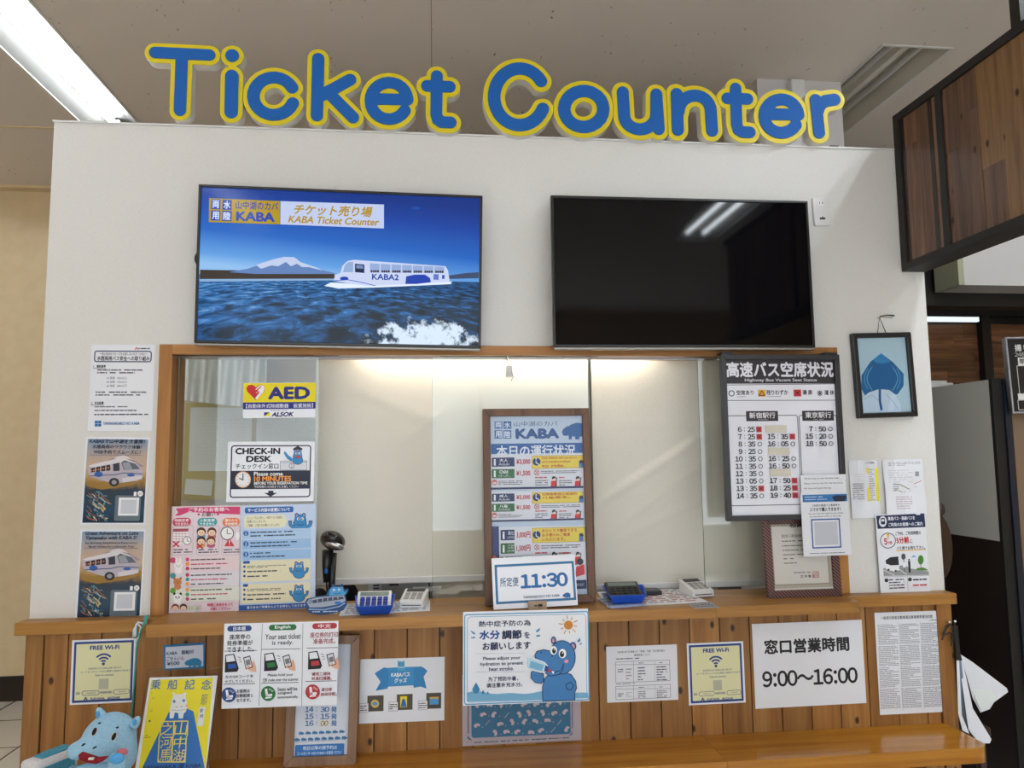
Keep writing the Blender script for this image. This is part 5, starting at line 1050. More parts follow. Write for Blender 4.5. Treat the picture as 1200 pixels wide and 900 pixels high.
# printed hippo and bus cutout
yc_ = PZ(384, 720, ZS)[1]
S = Sheet('cutout_stand', [(357, 684), (411, 684), (411, 719), (357, 721)], yc_, 'printed cutout of a blue hippo riding a white bus boat below the scanner', 'cutout', lean=.1, z0=ZS, root_empty=True, th=0.002)
S.y0 = 0; ol = [(358.5, 712), (357.5, 705), (360, 701.5), (372, 699), (382, 697.5), (385.5, 690), (389, 687), (388.5, 684.8), (391.5, 684.5), (393, 687), (398, 687), (399.5, 684.3), (402, 684.5), (402, 688), (403.5, 691), (408, 689.5), (408, 694), (404.5, 697.5), (406, 704), (406.5, 709), (402.5, 715), (392, 719), (375, 721), (362, 718.5)]
b = MB(); b.prism([S.L(*p) for p in ol], 0, .003, '#16406f', lambda a, c, d: (a, d, c)); b.build('board', S.root)
S.G([(359.5, 706), (362, 702.5), (372, 700), (384, 699), (403, 697.5), (405, 704), (398, 708), (378, 711.5), (363, 712)], '#8f99ac'); S.G([(366, 703.5), (382, 700.5), (402, 699), (403, 702), (384, 704.5), (367, 707)], '#3a4256'); S.G([(362, 703.5), (366, 702.5), (367, 707), (361, 708)], '#6f7f9a')
for i in range(5): S.S([(372+6*i, 705.5-.9*i), (372+6*i, 701.5-.6*i)], .8, '#9aa4b8')
S.C(396, 706.5, 4, '#2a62b0', 1.8); S.S([(362, 714), (380, 714.5), (398, 710.5), (404, 706.5)], 1.2, '#7f9cc4')
S.G([(385.5, 698), (386.5, 691), (390, 688), (402, 688), (403, 694), (407, 691.5), (404, 697)], '#3a8ec4', 'hippo_picture'); S.C(391.5, 691.5, 1.4, '#e8eef4', part='hippo_picture', n=10); S.C(397.5, 691, 1.4, '#e8eef4', part='hippo_picture', n=10); S.C(391.7, 691.8, .7, '#101820', part='hippo_picture', n=8); S.C(397.7, 691.3, .7, '#101820', part='hippo_picture', n=8); S.S([(391, 695.3), (395, 696), (400, 694.6)], .5, '#163a60', 'hippo_picture')
S.D(366, 715.2, 396, 718, 1, '#a8c0e0', seed=4); b = MB(); b.box(-.03, .03, .004, .05, -S.h/2, -S.h/2+.004, 'acrylic_white'); b.build('foot', S.root); S.done()

# papers lying on the shelf
def flat(name, q, lab, mat='paper', rows=8, col='#7a7a84', group='papers lying on the counter shelf', z=ZS, bars=()):
    c = [PZ(x, y, z) for x, y in q]; ce = sum(c)/4
    b = MB(); b.hexa([tuple(p-ce) for p in (c[3], c[2], c[1], c[0])], [tuple(p-ce+np.array([0, 0, .0006])) for p in (c[3], c[2], c[1], c[0])], mat)
    o = b.build(name); o.location = ce; tag(o, lab, 'paper', group)
    pr = MB(); pr.flat = 1; rnd = random.Random(rows)
    def at(u, v): p = (c[0]*(1-u)+c[1]*u)*(1-v)+(c[3]*(1-u)+c[2]*u)*v-ce; return (p[0], p[1], .0008)
    for i in range(rows):
        v0 = .08+.84*i/rows; u = .05
        while u < .93:
            l = rnd.uniform(.02, .12); e = min(u+l, .95); pr.add([at(u, v0), at(e, v0), at(e, v0+.42/rows), at(u, v0+.42/rows)], [(3, 2, 1, 0)], col); u = e+rnd.uniform(.01, .05)
    for u0, v0, u1, v1, cc in bars: pr.add([at(u0, v0), at(u1, v0), at(u1, v1), at(u0, v1)], [(3, 2, 1, 0)], cc)
    pr.build('print', o); return o
flat('leaflet', [(404, 708), (504, 703), (504, 716), (397, 722)], 'printed leaflet under the left blue tray and white device', rows=7, bars=[(.75, .1, .9, .5, '#404048')])
flat('leaflet', [(700, 694), (795, 690), (832, 706), (712, 712)], 'leaflet with red and grey print under the right blue tray', rows=8, col='#9a5a58', bars=[(.03, .1, .2, .9, '#8090b8')])
flat('leaflet', [(699, 701), (720, 700), (760, 709.5), (716, 713)], 'pale blue leaflet peeping out below the right blue tray', mat='#b8c4dc', rows=3, z=ZS+.0012)
flat('price_card', [(806, 707), (833, 705.5), (843, 712), (814, 713.5)], 'small grey card at the shelf edge right of the right tray', mat='gloss_grey', rows=3, col='#303034', group=None, z=ZS+.0012)
# blue trays and calculators
def tray(q, h, lab, z):
    c = [PZ(x, y, z) for x, y in q]; ce = sum(c)/4; t = MB()   # footprint corners: back left, back right, front right, front left
    base = [p-ce for p in (c[3], c[2], c[1], c[0])]; fl = 1.30; th = .003
    top = [p*np.array([fl, fl*1.06, 1])+np.array([0, 0, h]) for p in base]; ib = [p*.95+np.array([0, 0, th]) for p in base]; it = [p*np.array([.955, .94, 1]) for p in top]
    V = base+top+it+ib; F_ = [(3, 2, 1, 0)]
    for k in range(4):
        n = (k+1) % 4; F_ += [(k, n, 4+n, 4+k), (4+k, 4+n, 8+n, 8+k), (8+k, 8+n, 12+n, 12+k)]
    F_.append((12, 13, 14, 15)); t.add(V, F_, 'tray_blue'); o = t.build('coin_tray', bevel=.0015); o.location = ce; return tag(o, lab, 'tray', 'blue coin trays on the shelf'), ce
o, ce1 = tray([(421, 710.5), (458, 709), (456, 719.5), (422, 721)], .033, 'blue coin tray left, holding the white calculator', ZS+.001)
o, ce2 = tray([(712, 698), (750, 697), (752, 706.5), (719, 708)], .033, 'blue coin tray right, holding the dark calculator', ZS+.0025)
def calc(name, lab, loc, w, d, tilt, body, key, keyrows, rz=0.0, lcd='grey_lcd', group=None, cat='calculator', th=.012):
    t = thing(name, lab, cat, loc, group); t.rotation_euler = (tilt, 0, rz)
    b = MB(); b.box(-w/2, w/2, -d/2, d/2, 0, th, body); b.build('body', t, bevel=.003)
    b = MB(); b.box(-w*.42, w*.42, d*.20, d*.42, th, th+.001, lcd); b.build('display', t)
    for r in range(keyrows):
        for k in range(5): b = MB(); x0 = -w*.42+w*.84/5*k; y0 = -d*.44+d*.58/keyrows*r; b.box(x0+w*.015, x0+w*.15, y0+d*.015, y0+d*.58/keyrows-d*.02, th, th+.003, key); b.build('key', t)
    return t
calc('calculator', 'white calculator with blue keys tilted in the left blue tray', (ce1[0]-.003, ce1[1]+.012, ZS+.026), .115, .080, .62, 'white_plastic', '#27408c', 3)
calc('calculator', 'dark grey calculator lying in the right blue tray', (ce2[0]-.005, ce2[1]+.010, ZS+.026), .122, .098, .42, 'dark_grey_plastic', 'black_plastic', 4)
def terminal(x, y, lab, w, d, rz):
    q = PZ(x, y, ZS); t = thing('card_terminal', lab, 'card terminal', (q[0], q[1], ZS+.001), 'white card terminals on the shelf', rz)
    b = MB(); b.hexa([(-w/2, -d/2, 0), (w/2, -d/2, 0), (w/2, d/2, 0), (-w/2, d/2, 0)], [(-w/2, -d/2, .024), (w/2, -d/2, .024), (w/2, d/2, .05), (-w/2, d/2, .05)], 'white_plastic'); b.build('body', t, bevel=.004)
    sl = .026/d
    def top(x0, x1, y0, y1, h, mat, name):
        b = MB(); z = lambda yy: .037+yy*sl+.0005
        b.hexa([(x0, y0, z(y0)), (x1, y0, z(y0)), (x1, y1, z(y1)), (x0, y1, z(y1))], [(x0, y0, z(y0)+h), (x1, y0, z(y0)+h), (x1, y1, z(y1)+h), (x0, y1, z(y1)+h)], mat); b.build(name, t)
    top(-w*.38, w*.38, d*.2, d*.42, .001, 'dark_grey_plastic', 'display')
    for i in range(3):
        for j in range(3): top(-w*.36+w*.26*i, -w*.36+w*.26*i+w*.2, -d*.38+d*.18*j, -d*.38+d*.18*j+d*.12, .002, 'grey_steel', 'key')
    b = MB(); b.box(-w*.4, w*.4, -d/2-.001, -d/2+.001, .008, .011, 'dark_grey_plastic'); b.build('card_slot', t)
terminal(485.5, 709.5, 'white card terminal right of the left blue tray', .085, .10, -.18); terminal(816, 697, 'white card terminal right of the right blue tray, by the right pane', .085, .11, .16)
# keys on a cord under the window head
q = P(597, 432, -.0); z1 = OZ1-.034
t = thing('hanging_key', 'small clear tag hanging on a short cord under the window head', 'key tag', (q[0], 0.008, q[2]))
b = MB(); b.tube([(-.012, .0, z1-q[2]), (-.004, -.004, .02), (0, -.004, .012)], .0012, 'near_black', 6); b.tube([(-.008, .0, z1-q[2]), (.004, -.005, .02), (.001, -.004, .012)], .0012, 'cord_white', 6); b.build('cord', t)
b = MB(); b.box(-.013, .012, -.006, -.002, -.03, .012, 'white_metal'); b.build('tag', t, bevel=.002); b = MB(); b.tube([(.008, -.005, -.01), (.014, -.006, -.03), (.006, -.006, -.045)], .0012, 'near_black', 6); b.build('loop', t)

# certificate leaning against the pane and the bus board in front of it
ycf = -.042
S = Sheet('certificate', [(891, 607), (978, 603.5), (985, 698.5), (900.5, 700.5)], ycf, 'certificate in a black and red striped frame leaning below the bus board', 'certificate', lean=.05, z0=ZS, root_empty=True, th=.001)
m = pbr('striped_frame', '#1a1416', .35); T = NT(m); tc = T.add('ShaderNodeTexCoord'); mp = T.add('ShaderNodeMapping'); mp.inputs['Rotation'].default_value = (0, .8, 0); T.link(tc, 'Object', mp, 0)
wv = T.add('ShaderNodeTexWave', i_Scale=36.0); T.link(mp, 0, wv, 0); r = T.ramp([(.42, '#141014'), (.6, '#7a4f4a')]); T.link(wv, 1, r, 0); T.link(r, 0, T.n['Principled BSDF'], 'Base Color')
S.frame(S.px()*8.5, -.012, .008, 'striped_frame'); S.slab(.006, 0, .006, '#c9c7c2', 'backing'); S.y0 = 0
S.O(901.5, 612, 974, 688.5, 1, 4, '#a8a294', 'ornamental_border'); S.O(905, 615, 970.5, 685, 1, 1.2, '#8d8878', 'ornamental_border'); S.T('感謝状', 925, 612, 950, 618, '#3a3634', .03)
S.T('富士急バス株式会社殿', 916, 626, 939, 630, '#3c3a3a', .01)
for i in range(6): S.D(916+.5*i, 632.5+5.2*i, [948, 966, 966, 966, 930, 934][i], 635.2+5.2*i, 1, '#6a6868', seed=30+i)
S.D(930, 669.5, 950, 672, 1, '#6a6868', seed=51); S.T('文 中 章 治', 938, 673.5, 955, 677, '#3c3a3a', .02); S.O(952.5, 669.5, 959.5, 677, .6, .7, '#b0545a', 'seal'); S.T('印', 953.8, 671, 958.2, 675.7, '#b0545a', .01, 'seal'); S.done()
b = MB(); b.box(-S.w/2+.024, S.w/2-.024, -.0045, -.0035, -S.h/2+.024, S.h/2-.024, 'clear_film'); b.build('glass', S.root)

S = Sheet('bus_seat_board', [(843.2, 415.5), (984, 416), (990, 607.5), (851, 611)], -.062, 'black framed bus seat board with departure times hung at the right of the window', 'notice board', root_empty=True, th=.001)
S.frame(S.px()*6.5, -.012, .010, 'charcoal_frame', bevel=.002); S.slab(.006, 0.0, .008, '#d6d8e8', 'backing'); S.y0 = 0
S.R(849.5, 421.5, 979.5, 449.5, '#2d2b2f', 'heading_band'); S.T('高速バス空席状況', 851.5, 423.8, 977.3, 442.2, '#d2d2dc', .035); S.T('Highway Bus Vacant Seat Status', 873, 443.5, 957.5, 448, '#c4c4ce', .02)
S.S([(850.5, 451.2), (980, 449.8)], .7, '#2d2b2f', 'rule'); S.S([(851, 469.3), (981, 469)], .7, '#2d2b2f', 'rule')
S.K(857.3, 461, 3.1, 1, '#2a2830', part='symbol'); S.T('空席あり', 863, 457.2, 883, 463, '#2a2830', .025); S.S([(863.5, 465), (874, 464.8)], .5, '#5a5860', 'rule')
S.R(888.3, 456.8, 897, 464.8, '#d59a2c', 'symbol'); S.S([(892.7, 458), (896, 463.3), (889.4, 463.3), (892.7, 458)], 1, '#2a2010', 'symbol'); S.T('残りわずか', 898, 456.8, 923.5, 463, '#2a2830', .025); S.S([(898.5, 464.8), (915, 464.6)], .5, '#5a5860', 'rule')
S.R(930, 456.5, 938.8, 464.6, '#b8343e', 'symbol'); S.S([(932, 458.4), (936.8, 462.8)], 1, '#3a1010', 'symbol'); S.S([(936.8, 458.4), (932, 462.8)], 1, '#3a1010', 'symbol'); S.T('満 席', 940.3, 456.8, 951.8, 462.6, '#2a2830', .025)
S.T('※', 957.5, 457.5, 963.8, 464.2, '#2a2830', .008); S.T('運 休', 966, 457.2, 977.5, 463, '#2a2830', .025)
S.O(854.5, 486.3, 937.5, 592, 3, .8, '#2d2b2f', 'box_outline'); S.O(938.5, 486, 983, 592, 3, .8, '#2d2b2f', 'box_outline')
S.R(874.3, 481.7, 911.7, 493.5, '#2d2b2f', 'heading_label'); S.T('新宿駅行', 878, 483.3, 908.5, 490.3, '#d6d6e0', .015); S.D(888, 491, 900, 492.6, 1, '#a0a0a8', seed=3)
S.R(940, 481.3, 977, 493, '#2d2b2f', 'heading_label'); S.T('東京駅行', 943.5, 482.8, 974, 489.8, '#d6d6e0', .015); S.D(953, 490.6, 965, 492.2, 1, '#a0a0a8', seed=4)
def trow(tx, xr, y, full, dx=0):
    h, m_ = tx.split(':'); S.T(h, xr-24.5 if len(h) == 2 else xr-20, y-3.1, xr-15.5, y+3.1, '#2a2830', .032); S.T(':', xr-12.8, y-2, xr-11.6, y+2.2, '#2a2830', .03); S.T(m_, xr-8.8, y-3.1, xr, y+3.1, '#2a2830', .032)
    if full: S.R(xr+1.5, y-3.3, xr+8, y+3.3, '#b23a46', 'full_marker'); S.S([(xr+3, y-1.7), (xr+6.5, y+1.7)], .8, '#5a1a20', 'full_marker'); S.S([(xr+6.5, y-1.7), (xr+3, y+1.7)], .8, '#5a1a20', 'full_marker')
    else: S.K(xr+5, y, 2.3, .75, '#3a3840', part='free_marker')
for i, (tx, fu) in enumerate((('6:25', 1), ('7:25', 1), ('8:35', 0), ('9:25', 0), ('10:35', 0), ('11:35', 0), ('12:35', 0), ('13:05', 0), ('13:35', 1), ('14:35', 0))): trow(tx, 884.5+.32*i, 503.2+8.65*i, fu)
for i, (tx, fu) in ((1, ('15:35', 1)), (2, ('16:05', 0)), (4, ('16:25', 0)), (5, ('16:50', 0)), (7, ('17:50', 1)), (8, ('18:25', 1)), (9, ('19:40', 1))): trow(tx, 923+.42*i, 503+8.6*i, fu)
for x0, y0 in ((896.5, 498.5), (900, 524.5), (901.5, 549.5)): S.R(x0, y0, x0+25, y0+8.5, '#c3beb2', 'cover_tape')
for i, tx in enumerate(('7:50', '15:20', '18:50')): trow(tx, 967.5+.4*i, 502.7+8.6*i, 0)
S.done()
for x0, x1, yy in ((966, 980, 411), (846, 858, 413)):
    a, c = S.L(x0, yy), S.L(x1, yy); b = MB(); b.box(a[0], c[0], -.004, .048, S.h/2+.0005, S.h/2+.009, 'dark_grey_plastic'); b.tube([((a[0]+c[0])/2, -.006, S.h/2+.005), ((a[0]+c[0])/2, -.003, S.h/2+.005)], .0025, 'near_black', 10); b.build('hanging_bracket', S.root)
YB = -.077
S = Sheet('notice', [(937.8, 557), (991.5, 555.5), (992, 583), (939.5, 584)], YB, 'upper of the two white slips taped on the lower right of the bus board', 'notice', mat='paper')
for i in range(3): S.T(['The bus may run over the time today', 'Please move to the Mt. Fuji Panorama', 'Fuji stop and board the bus'][i], 942, 559.5+5.8*i, [983, 988, 974][i], 561.8+5.8*i, '#3a3a40', .01)
S.done()
S = Sheet('ticket_notice', [(940, 578.5), (995, 576.5), (996, 650.5), (939.5, 652)], YB-.002, 'white smartphone ticket slip with blue band taped on the bus board corner', 'notice', mat='laminate')
S.R(940.5, 579.3, 992.8, 588, '#2d6cab', 'blue_band'); S.D(943, 581.5, 964, 583.3, 1, '#c8d8ea', seed=3); S.D(943, 584.5, 970, 586, 1, '#c8d8ea', seed=5); S.G([(975, 582), (979, 580.5), (991, 580.5), (992, 583), (990, 586), (977, 586.5)], '#1e2c40', 'bus_picture'); S.R(978, 586, 990, 587.6, '#1e2c40', 'bus_picture')
S.T('ご利用の高速バス乗車券も', 951, 590.8, 984, 593.4, '#26262c', .015); S.T('スマホで購入できます！', 949, 594.4, 985, 599.3, '#1c1c24', .03); S.T('You can buy the highway bus ticket', 947, 600.6, 988, 602.8, '#3a3a40', .01); S.T('by smartphone online or this code.', 949, 604, 986, 606.2, '#3a3a40', .01)
S.O(951, 607.8, 985, 642.3, .5, 1.6, '#27549c', 'code_panel'); S.R(954.5, 611.5, 981.5, 638.5, '#b4b7c2', 'code_panel'); S.D(949, 647, 990, 649, 1, '#6a6a70', seed=8); S.done()
# crumpled laminated timetables and the bus stop notice
S = Sheet('timetable_sheet', [(994.5, 540), (1033, 538.5), (1026.5, 607), (998, 607)], -.004, 'crumpled laminated timetable with two yellow columns right of the bus board', 'timetable', mat='laminate', bulge=.002)
S.T('バス時刻', 1014, 541, 1024, 543.6, '#4a4a50', .02)
for i in range(12): S.S([(1000+.15*i, 556+2.6*i), (1013+.1*i, 555.8+2.6*i)], .35, '#a8a8b0', 'table_grid')
for i in range(5): S.S([(1008+3.2*i, 548), (1009.5+3.2*i, 587)], .3, '#b0b0b8', 'table_grid')
S.G([(1014.5, 548.5), (1017.5, 548.5), (1020.5, 587.5), (1017, 587.5)], '#d8cc3a', 'yellow_column'); S.G([(1025, 548.3), (1028.3, 548.3), (1030, 587), (1027, 587)], '#d8cc10', 'yellow_column'); S.D(999, 566, 1012, 586, 8, '#85858d', seed=3); S.D(1018.5, 549, 1024.5, 587, 14, '#9a9aa2', seed=4); S.done()
S = Sheet('timetable_sheet', [(1032.5, 538.5), (1080.5, 538), (1085, 602.5), (1040, 604.5)], -.006, 'crumpled laminated route sheet with a thin map, above the five minute notice', 'timetable', mat='laminate', bulge=.006)
S.D(1041, 541, 1078, 546, 3, '#85858d', seed=5); S.D(1041, 550, 1068, 566, 6, '#b8b8c0', seed=6); S.R(1071, 552.5, 1075.5, 558, '#8a8a92', 'code_panel'); S.S([(1046, 567), (1055, 568), (1064, 573), (1072, 570)], 1.2, '#7a8a70', 'route_map'); S.S([(1060, 571), (1070, 567), (1079, 563.5)], .8, '#b06a70', 'route_map'); S.S([(1048, 573), (1058, 577), (1066, 575)], 1, '#90a088', 'route_map'); S.D(1046, 569, 1053, 576, 3, '#85858d', seed=7); S.D(1050, 581, 1068, 597, 6, '#b4a0a8', seed=8); S.done()
S = Sheet('bus_stop_notice', [(1024.7, 603), (1083.5, 600.8), (1090.5, 693.5), (1033, 696)], -.014, 'white five minute bus stop notice with dark blue heading at the right of the wall', 'notice', mat='laminate')
S.G([(1026.5, 604.5), (1083, 601.5), (1084.5, 617.5), (1028.5, 619.8)], '#1f2c4c', 'heading_band'); S.C(1034.5, 611.2, 4.6, '#d0d4de', 6.3, 'bus_pictogram'); S.RR(1032, 607, 1037, 614.5, 1, '#1f2c4c', 'bus_pictogram'); S.R(1032.8, 608.5, 1036.2, 611, '#d0d4de', 'bus_pictogram')
S.T('高速バス・路線バスを', 1040.5, 605, 1072, 609.5, '#d4d8e2', .025); S.T('ご利用のお客様へのご案内', 1041, 612, 1081, 616.5, '#d4d8e2', .025)
S.K(1040.5, 633.5, 8.8, .9, '#2a2a34', part='clock'); S.G([(1040.5, 634), (1038.8, 625.5), (1042.3, 625.4)], '#d8a040', 'clock'); S.T('5', 1035.8, 630.7, 1039.6, 638.5, '#b02a30', .04); S.T('分前', 1040.2, 633.8, 1045.2, 637.8, '#b02a30', .03)
S.T('ご予約、ご利用時間の', 1049, 622.5, 1079, 627, '#2a2a34', .02); S.T('5分前', 1050.2, 628.8, 1065, 637, '#b02a30', .05); S.T('に', 1066, 632, 1069.2, 636.5, '#2a2a34', .02); S.T('バス停でお待ち下さい。', 1050.5, 639.7, 1084, 644.3, '#2a2a34', .025); S.S([(1050.5, 645.5), (1084.5, 644)], 1, '#d8a040')
S.G([(1034.8, 666), (1060, 662), (1066, 666), (1088, 669.5), (1088.5, 673.5), (1035.5, 675)], '#8a8c90', 'street_picture'); S.S([(1035, 668), (1048, 674)], .6, '#e0e0e2', 'street_picture'); S.S([(1052, 666), (1062, 673)], .6, '#e0e0e2', 'street_picture')
S.G([(1037, 656), (1043, 652), (1052, 651.5), (1053.5, 656), (1053.5, 668), (1047, 669.5), (1038, 667)], '#d8d8de', 'bus_picture'); S.G([(1037.5, 656.5), (1043, 653), (1052.5, 652), (1053.3, 662), (1044, 662.5), (1038, 660.5)], '#25262e', 'bus_picture'); S.C(1041, 667.5, 1.2, '#202024', part='bus_picture', n=10); S.C(1049.5, 669, 1.2, '#202024', part='bus_picture', n=10)
S.S([(1058.7, 653), (1059.8, 670)], .9, '#4a4a52', 'street_picture'); S.C(1058.5, 652.2, 2.6, '#4a4c56', 3.6, 'street_picture'); S.R(1057.8, 659, 1061, 665, '#d8d8de', 'street_picture'); S.C(1065, 656, 1.1, '#1e2028', part='street_picture', n=10); S.G([(1063.7, 657.5), (1066.4, 657.4), (1067, 671), (1064.6, 671)], '#1e2028', 'street_picture')
S.G([(1067.5, 653.2), (1070.5, 650.2), (1073.5, 653)], '#6fa0d0', 'street_picture'); S.C(1078.7, 656, 3.3, '#3f7a34', 5.5, 'street_picture'); S.S([(1078.8, 660), (1079, 667)], .8, '#6a4a30', 'street_picture'); S.G([(1072.5, 668), (1075, 665.5), (1082, 665), (1087, 667.5), (1086.5, 668.5)], '#4a7a34', 'street_picture')
S.S([(1035.5, 676), (1089, 674)], .5, '#8a8a90', 'rule'); S.S([(1063, 676), (1064, 693)], .5, '#8a8a90', 'rule'); S.C(1038.5, 680, 2.3, '#2a2a34', part='badge'); S.C(1066, 679, 2.3, '#2a2a34', part='badge')
S.D(1041.5, 677.5, 1059.5, 690.5, 4, '#3a3a44', seed=11); S.D(1069.5, 677, 1086, 681, 1, '#2a2a34', seed=12); S.D(1069.5, 683.5, 1086.5, 687.5, 1, '#b02a30', seed=13); S.done()
# ================================================================== NOTICES ON THE BOARDS BELOW THE SHELF
YW = -.0375
def wifi(q, lab):
    (x0, y0), (x1, _), (x2, y2), (x3, y3) = q; w = x1-x0; h = y3-y0; sl = (q[1][1]-q[0][1])/w; sk = (x3-x0)/h
    def X(u, v): return x0+w*u+sk*h*v, y0+h*v+sl*w*u
    def TX(tx, u0, v0, u1, v1, col, b=0): a = X(u0, v0); c = X(u1, v1); S.T(tx, a[0], min(a[1], a[1]), c[0], max(c[1], a[1]+h*(v1-v0)), col, b)
    S = Sheet('wifi_notice', q, YW, lab, 'notice', 'yellow internet notices on the boards', mat='laminate')
    cx, cz = 0, 0; S.poly2(S.rr(0, 0, S.w*.93, S.h*.94, .001), '#1d3c80', 'border'); S.poly2(S.rr(0, 0, S.w*.86, S.h*.87, .001), '#cfcea4', 'field')
    def U(u, v): return (u-.5)*S.w, (.5-v)*S.h
    def tt(tx, u0, v0, u1, v1, col, b=0):
        v, f = glyphs(tx, b); y = S.lay(); a = U(u0, v1); c = U(u1, v0); S.part('lettering').add([(a[0]+p*(c[0]-a[0]), y-k*6e-6, a[1]+r*(c[1]-a[1])) for p, r, k in v], f, col)
    nav = '#1d3c80'; tt('FREE Wi-Fi', .28, .095, .74, .165, nav, .04)
    c0 = U(.5, .38); r0 = S.w
    for rr_ in (.045, .095, .148):
        V = []; y = S.lay()
        for i in range(17):
            a = math.radians(43+94*i/16)
            for q_ in (rr_-.014, rr_+.014): V.append((c0[0]+r0*q_*math.cos(a), y, c0[1]+r0*q_*math.sin(a)))
        S.part('signal_symbol').add(V, [(2*i+1, 2*i, 2*i+2, 2*i+3) for i in range(16)], nav)
    S.poly2([(c0[0]+.024*r0*math.cos(i*PI/8), c0[1]-.005*r0+.024*r0*math.sin(i*PI/8)) for i in range(16)], nav, 'signal_symbol')
    tt('館内利用の方はご自由にお使い頂けます', .27, .435, .78, .467, nav, .005); tt('コードをスキャンすると簡単に接続ができます', .15, .485, .93, .517, nav, .005); tt('Scan to connect', .38, .54, .67, .572, nav, .01)
    a, c = U(.44, .78), U(.59, .615); S.poly2([(a[0], a[1]), (c[0], a[1]), (c[0], c[1]), (a[0], c[1])], '#a9aa98', 'code_panel')
    for u0, u1 in ((.18, .455), (.67, .925)):
        g0, g1 = U(u0, .865), U(u1, .79); o = S.rr((g0[0]+g1[0])/2, (g0[1]+g1[1])/2, g1[0]-g0[0], g1[1]-g0[1], .02); i_ = S.rr((g0[0]+g1[0])/2, (g0[1]+g1[1])/2, g1[0]-g0[0]-.003, g1[1]-g0[1]-.003, .02); n = len(o); y = S.lay()
        S.part('field_outline').add([(p, y, r) for p, r in o+i_], [(k, (k+1) % n, n+(k+1) % n, n+k) for k in range(n)], nav)
        tt('fujiyama', u0+.08, .815, u1-.06, .84, nav)
    tt('SSID', .09, .81, .155, .845, nav, .02); tt('PASSWORD', .47, .81, .65, .845, nav, .02)
    a = U(.245, .925); S.poly2([(a[0], a[1]-.045*S.h), (a[0]+.032*S.w, a[1]), (a[0], a[1]+.045*S.h), (a[0]-.032*S.w, a[1])], nav, 'emblem'); S.poly2([(a[0], a[1]-.012*S.h), (a[0]+.012*S.w, a[1]), (a[0], a[1]+.012*S.h), (a[0]-.012*S.w, a[1])], '#cfcea4', 'emblem')
    tt('FUJIYAMA　BAZAAR', .32, .90, .78, .945, nav, .03); S.done()
wifi([(84.8, 750.2), (159.5, 747.8), (157.5, 822.5), (81.5, 826.5)], 'yellow and blue internet notice on the boards at the left, above the plush hippo')
wifi([(804.5, 754), (870.8, 751.5), (873.8, 823), (807.5, 826.8)], 'yellow and blue internet notice right of the middle, beside the opening hours')

S = Sheet('price_tag', [(192.5, 756), (240.5, 753), (239.5, 782.5), (190.5, 785.8)], YW, 'small white tag in a blue border priced 500 above the yellow poster', 'sign', mat='#276a9a', th=.002)
S.R(194.2, 757, 238.3, 782, '#c0c8d6', 'field'); S.T('KABA　御船印', 195.5, 762, 227, 767.2, '#1f3a68', .03); S.T('ごせんいん', 195.5, 768.8, 216, 773.8, '#1f3a68', .02); S.T('¥500', 195.8, 775, 210.5, 779.6, '#1f3a68', .03); hippo_side(S, 216.5, 770.5, 236.5, 782, '#2a7aa0'); S.done()

yl = -.167
S = Sheet('language_notice', [(262.5, 731.5), (398, 727), (393.5, 826.5), (260, 830)], yl, 'white seat ticket notice in three languages hanging from the left of the shelf', 'notice', mat='laminate')
for x0, x1 in ((308.5, 304), (356, 354)): S.S([(x0-1, 731), (x1-.5, 827)], .5, '#5a5a66', 'rule')
cols = [(266.5, 295, '#22427c', '日本語', 732.8), (315.2, 347.5, '#236a38', 'English', 731.5), (366, 395, '#a8323a', '中文', 729.8)]
for k, (x0, x1, c, tx, y0) in enumerate(cols):
    S.RR(x0, y0+.3, x1, y0+7, 3.4, c, 'language_label'); S.T(tx, x0+7, y0+1.4, x1-7, y0+5.9, '#dcdce4', .02)
for k, (tx, x0, x1) in enumerate((('座席券の', 269, 293.5), ('発券準備が', 266, 296.3), ('できました。', 266, 297.5))): S.T(tx, x0, 743+7.3*k, x1, 749.3+7.3*k, '#1c1c26', .02)
S.T('Your seat ticket', 311, 742.5, 352.5, 749, '#1c1c26', .015); S.T('is ready.', 319, 750.3, 343.5, 756.8, '#1c1c26', .015); S.T('座位券的打印', 363.5, 740.5, 396, 747.2, '#8a2630', .015); S.T('准备完成。', 367, 748, 393, 754.4, '#8a2630', .015)
for x0, x1, yy in ((263, 301, 763), (307, 352, 761), (359.5, 396, 759.5)): S.S([(x0, yy), (x1, yy-.8)], .6, '#2a2a34', 'rule')
for x0, x1, yy in ((262, 299, 801.8), (306.5, 350, 800.4), (358, 394, 798.5)): S.S([(x0, yy), (x1, yy-.8)], .6, '#2a2a34', 'rule')
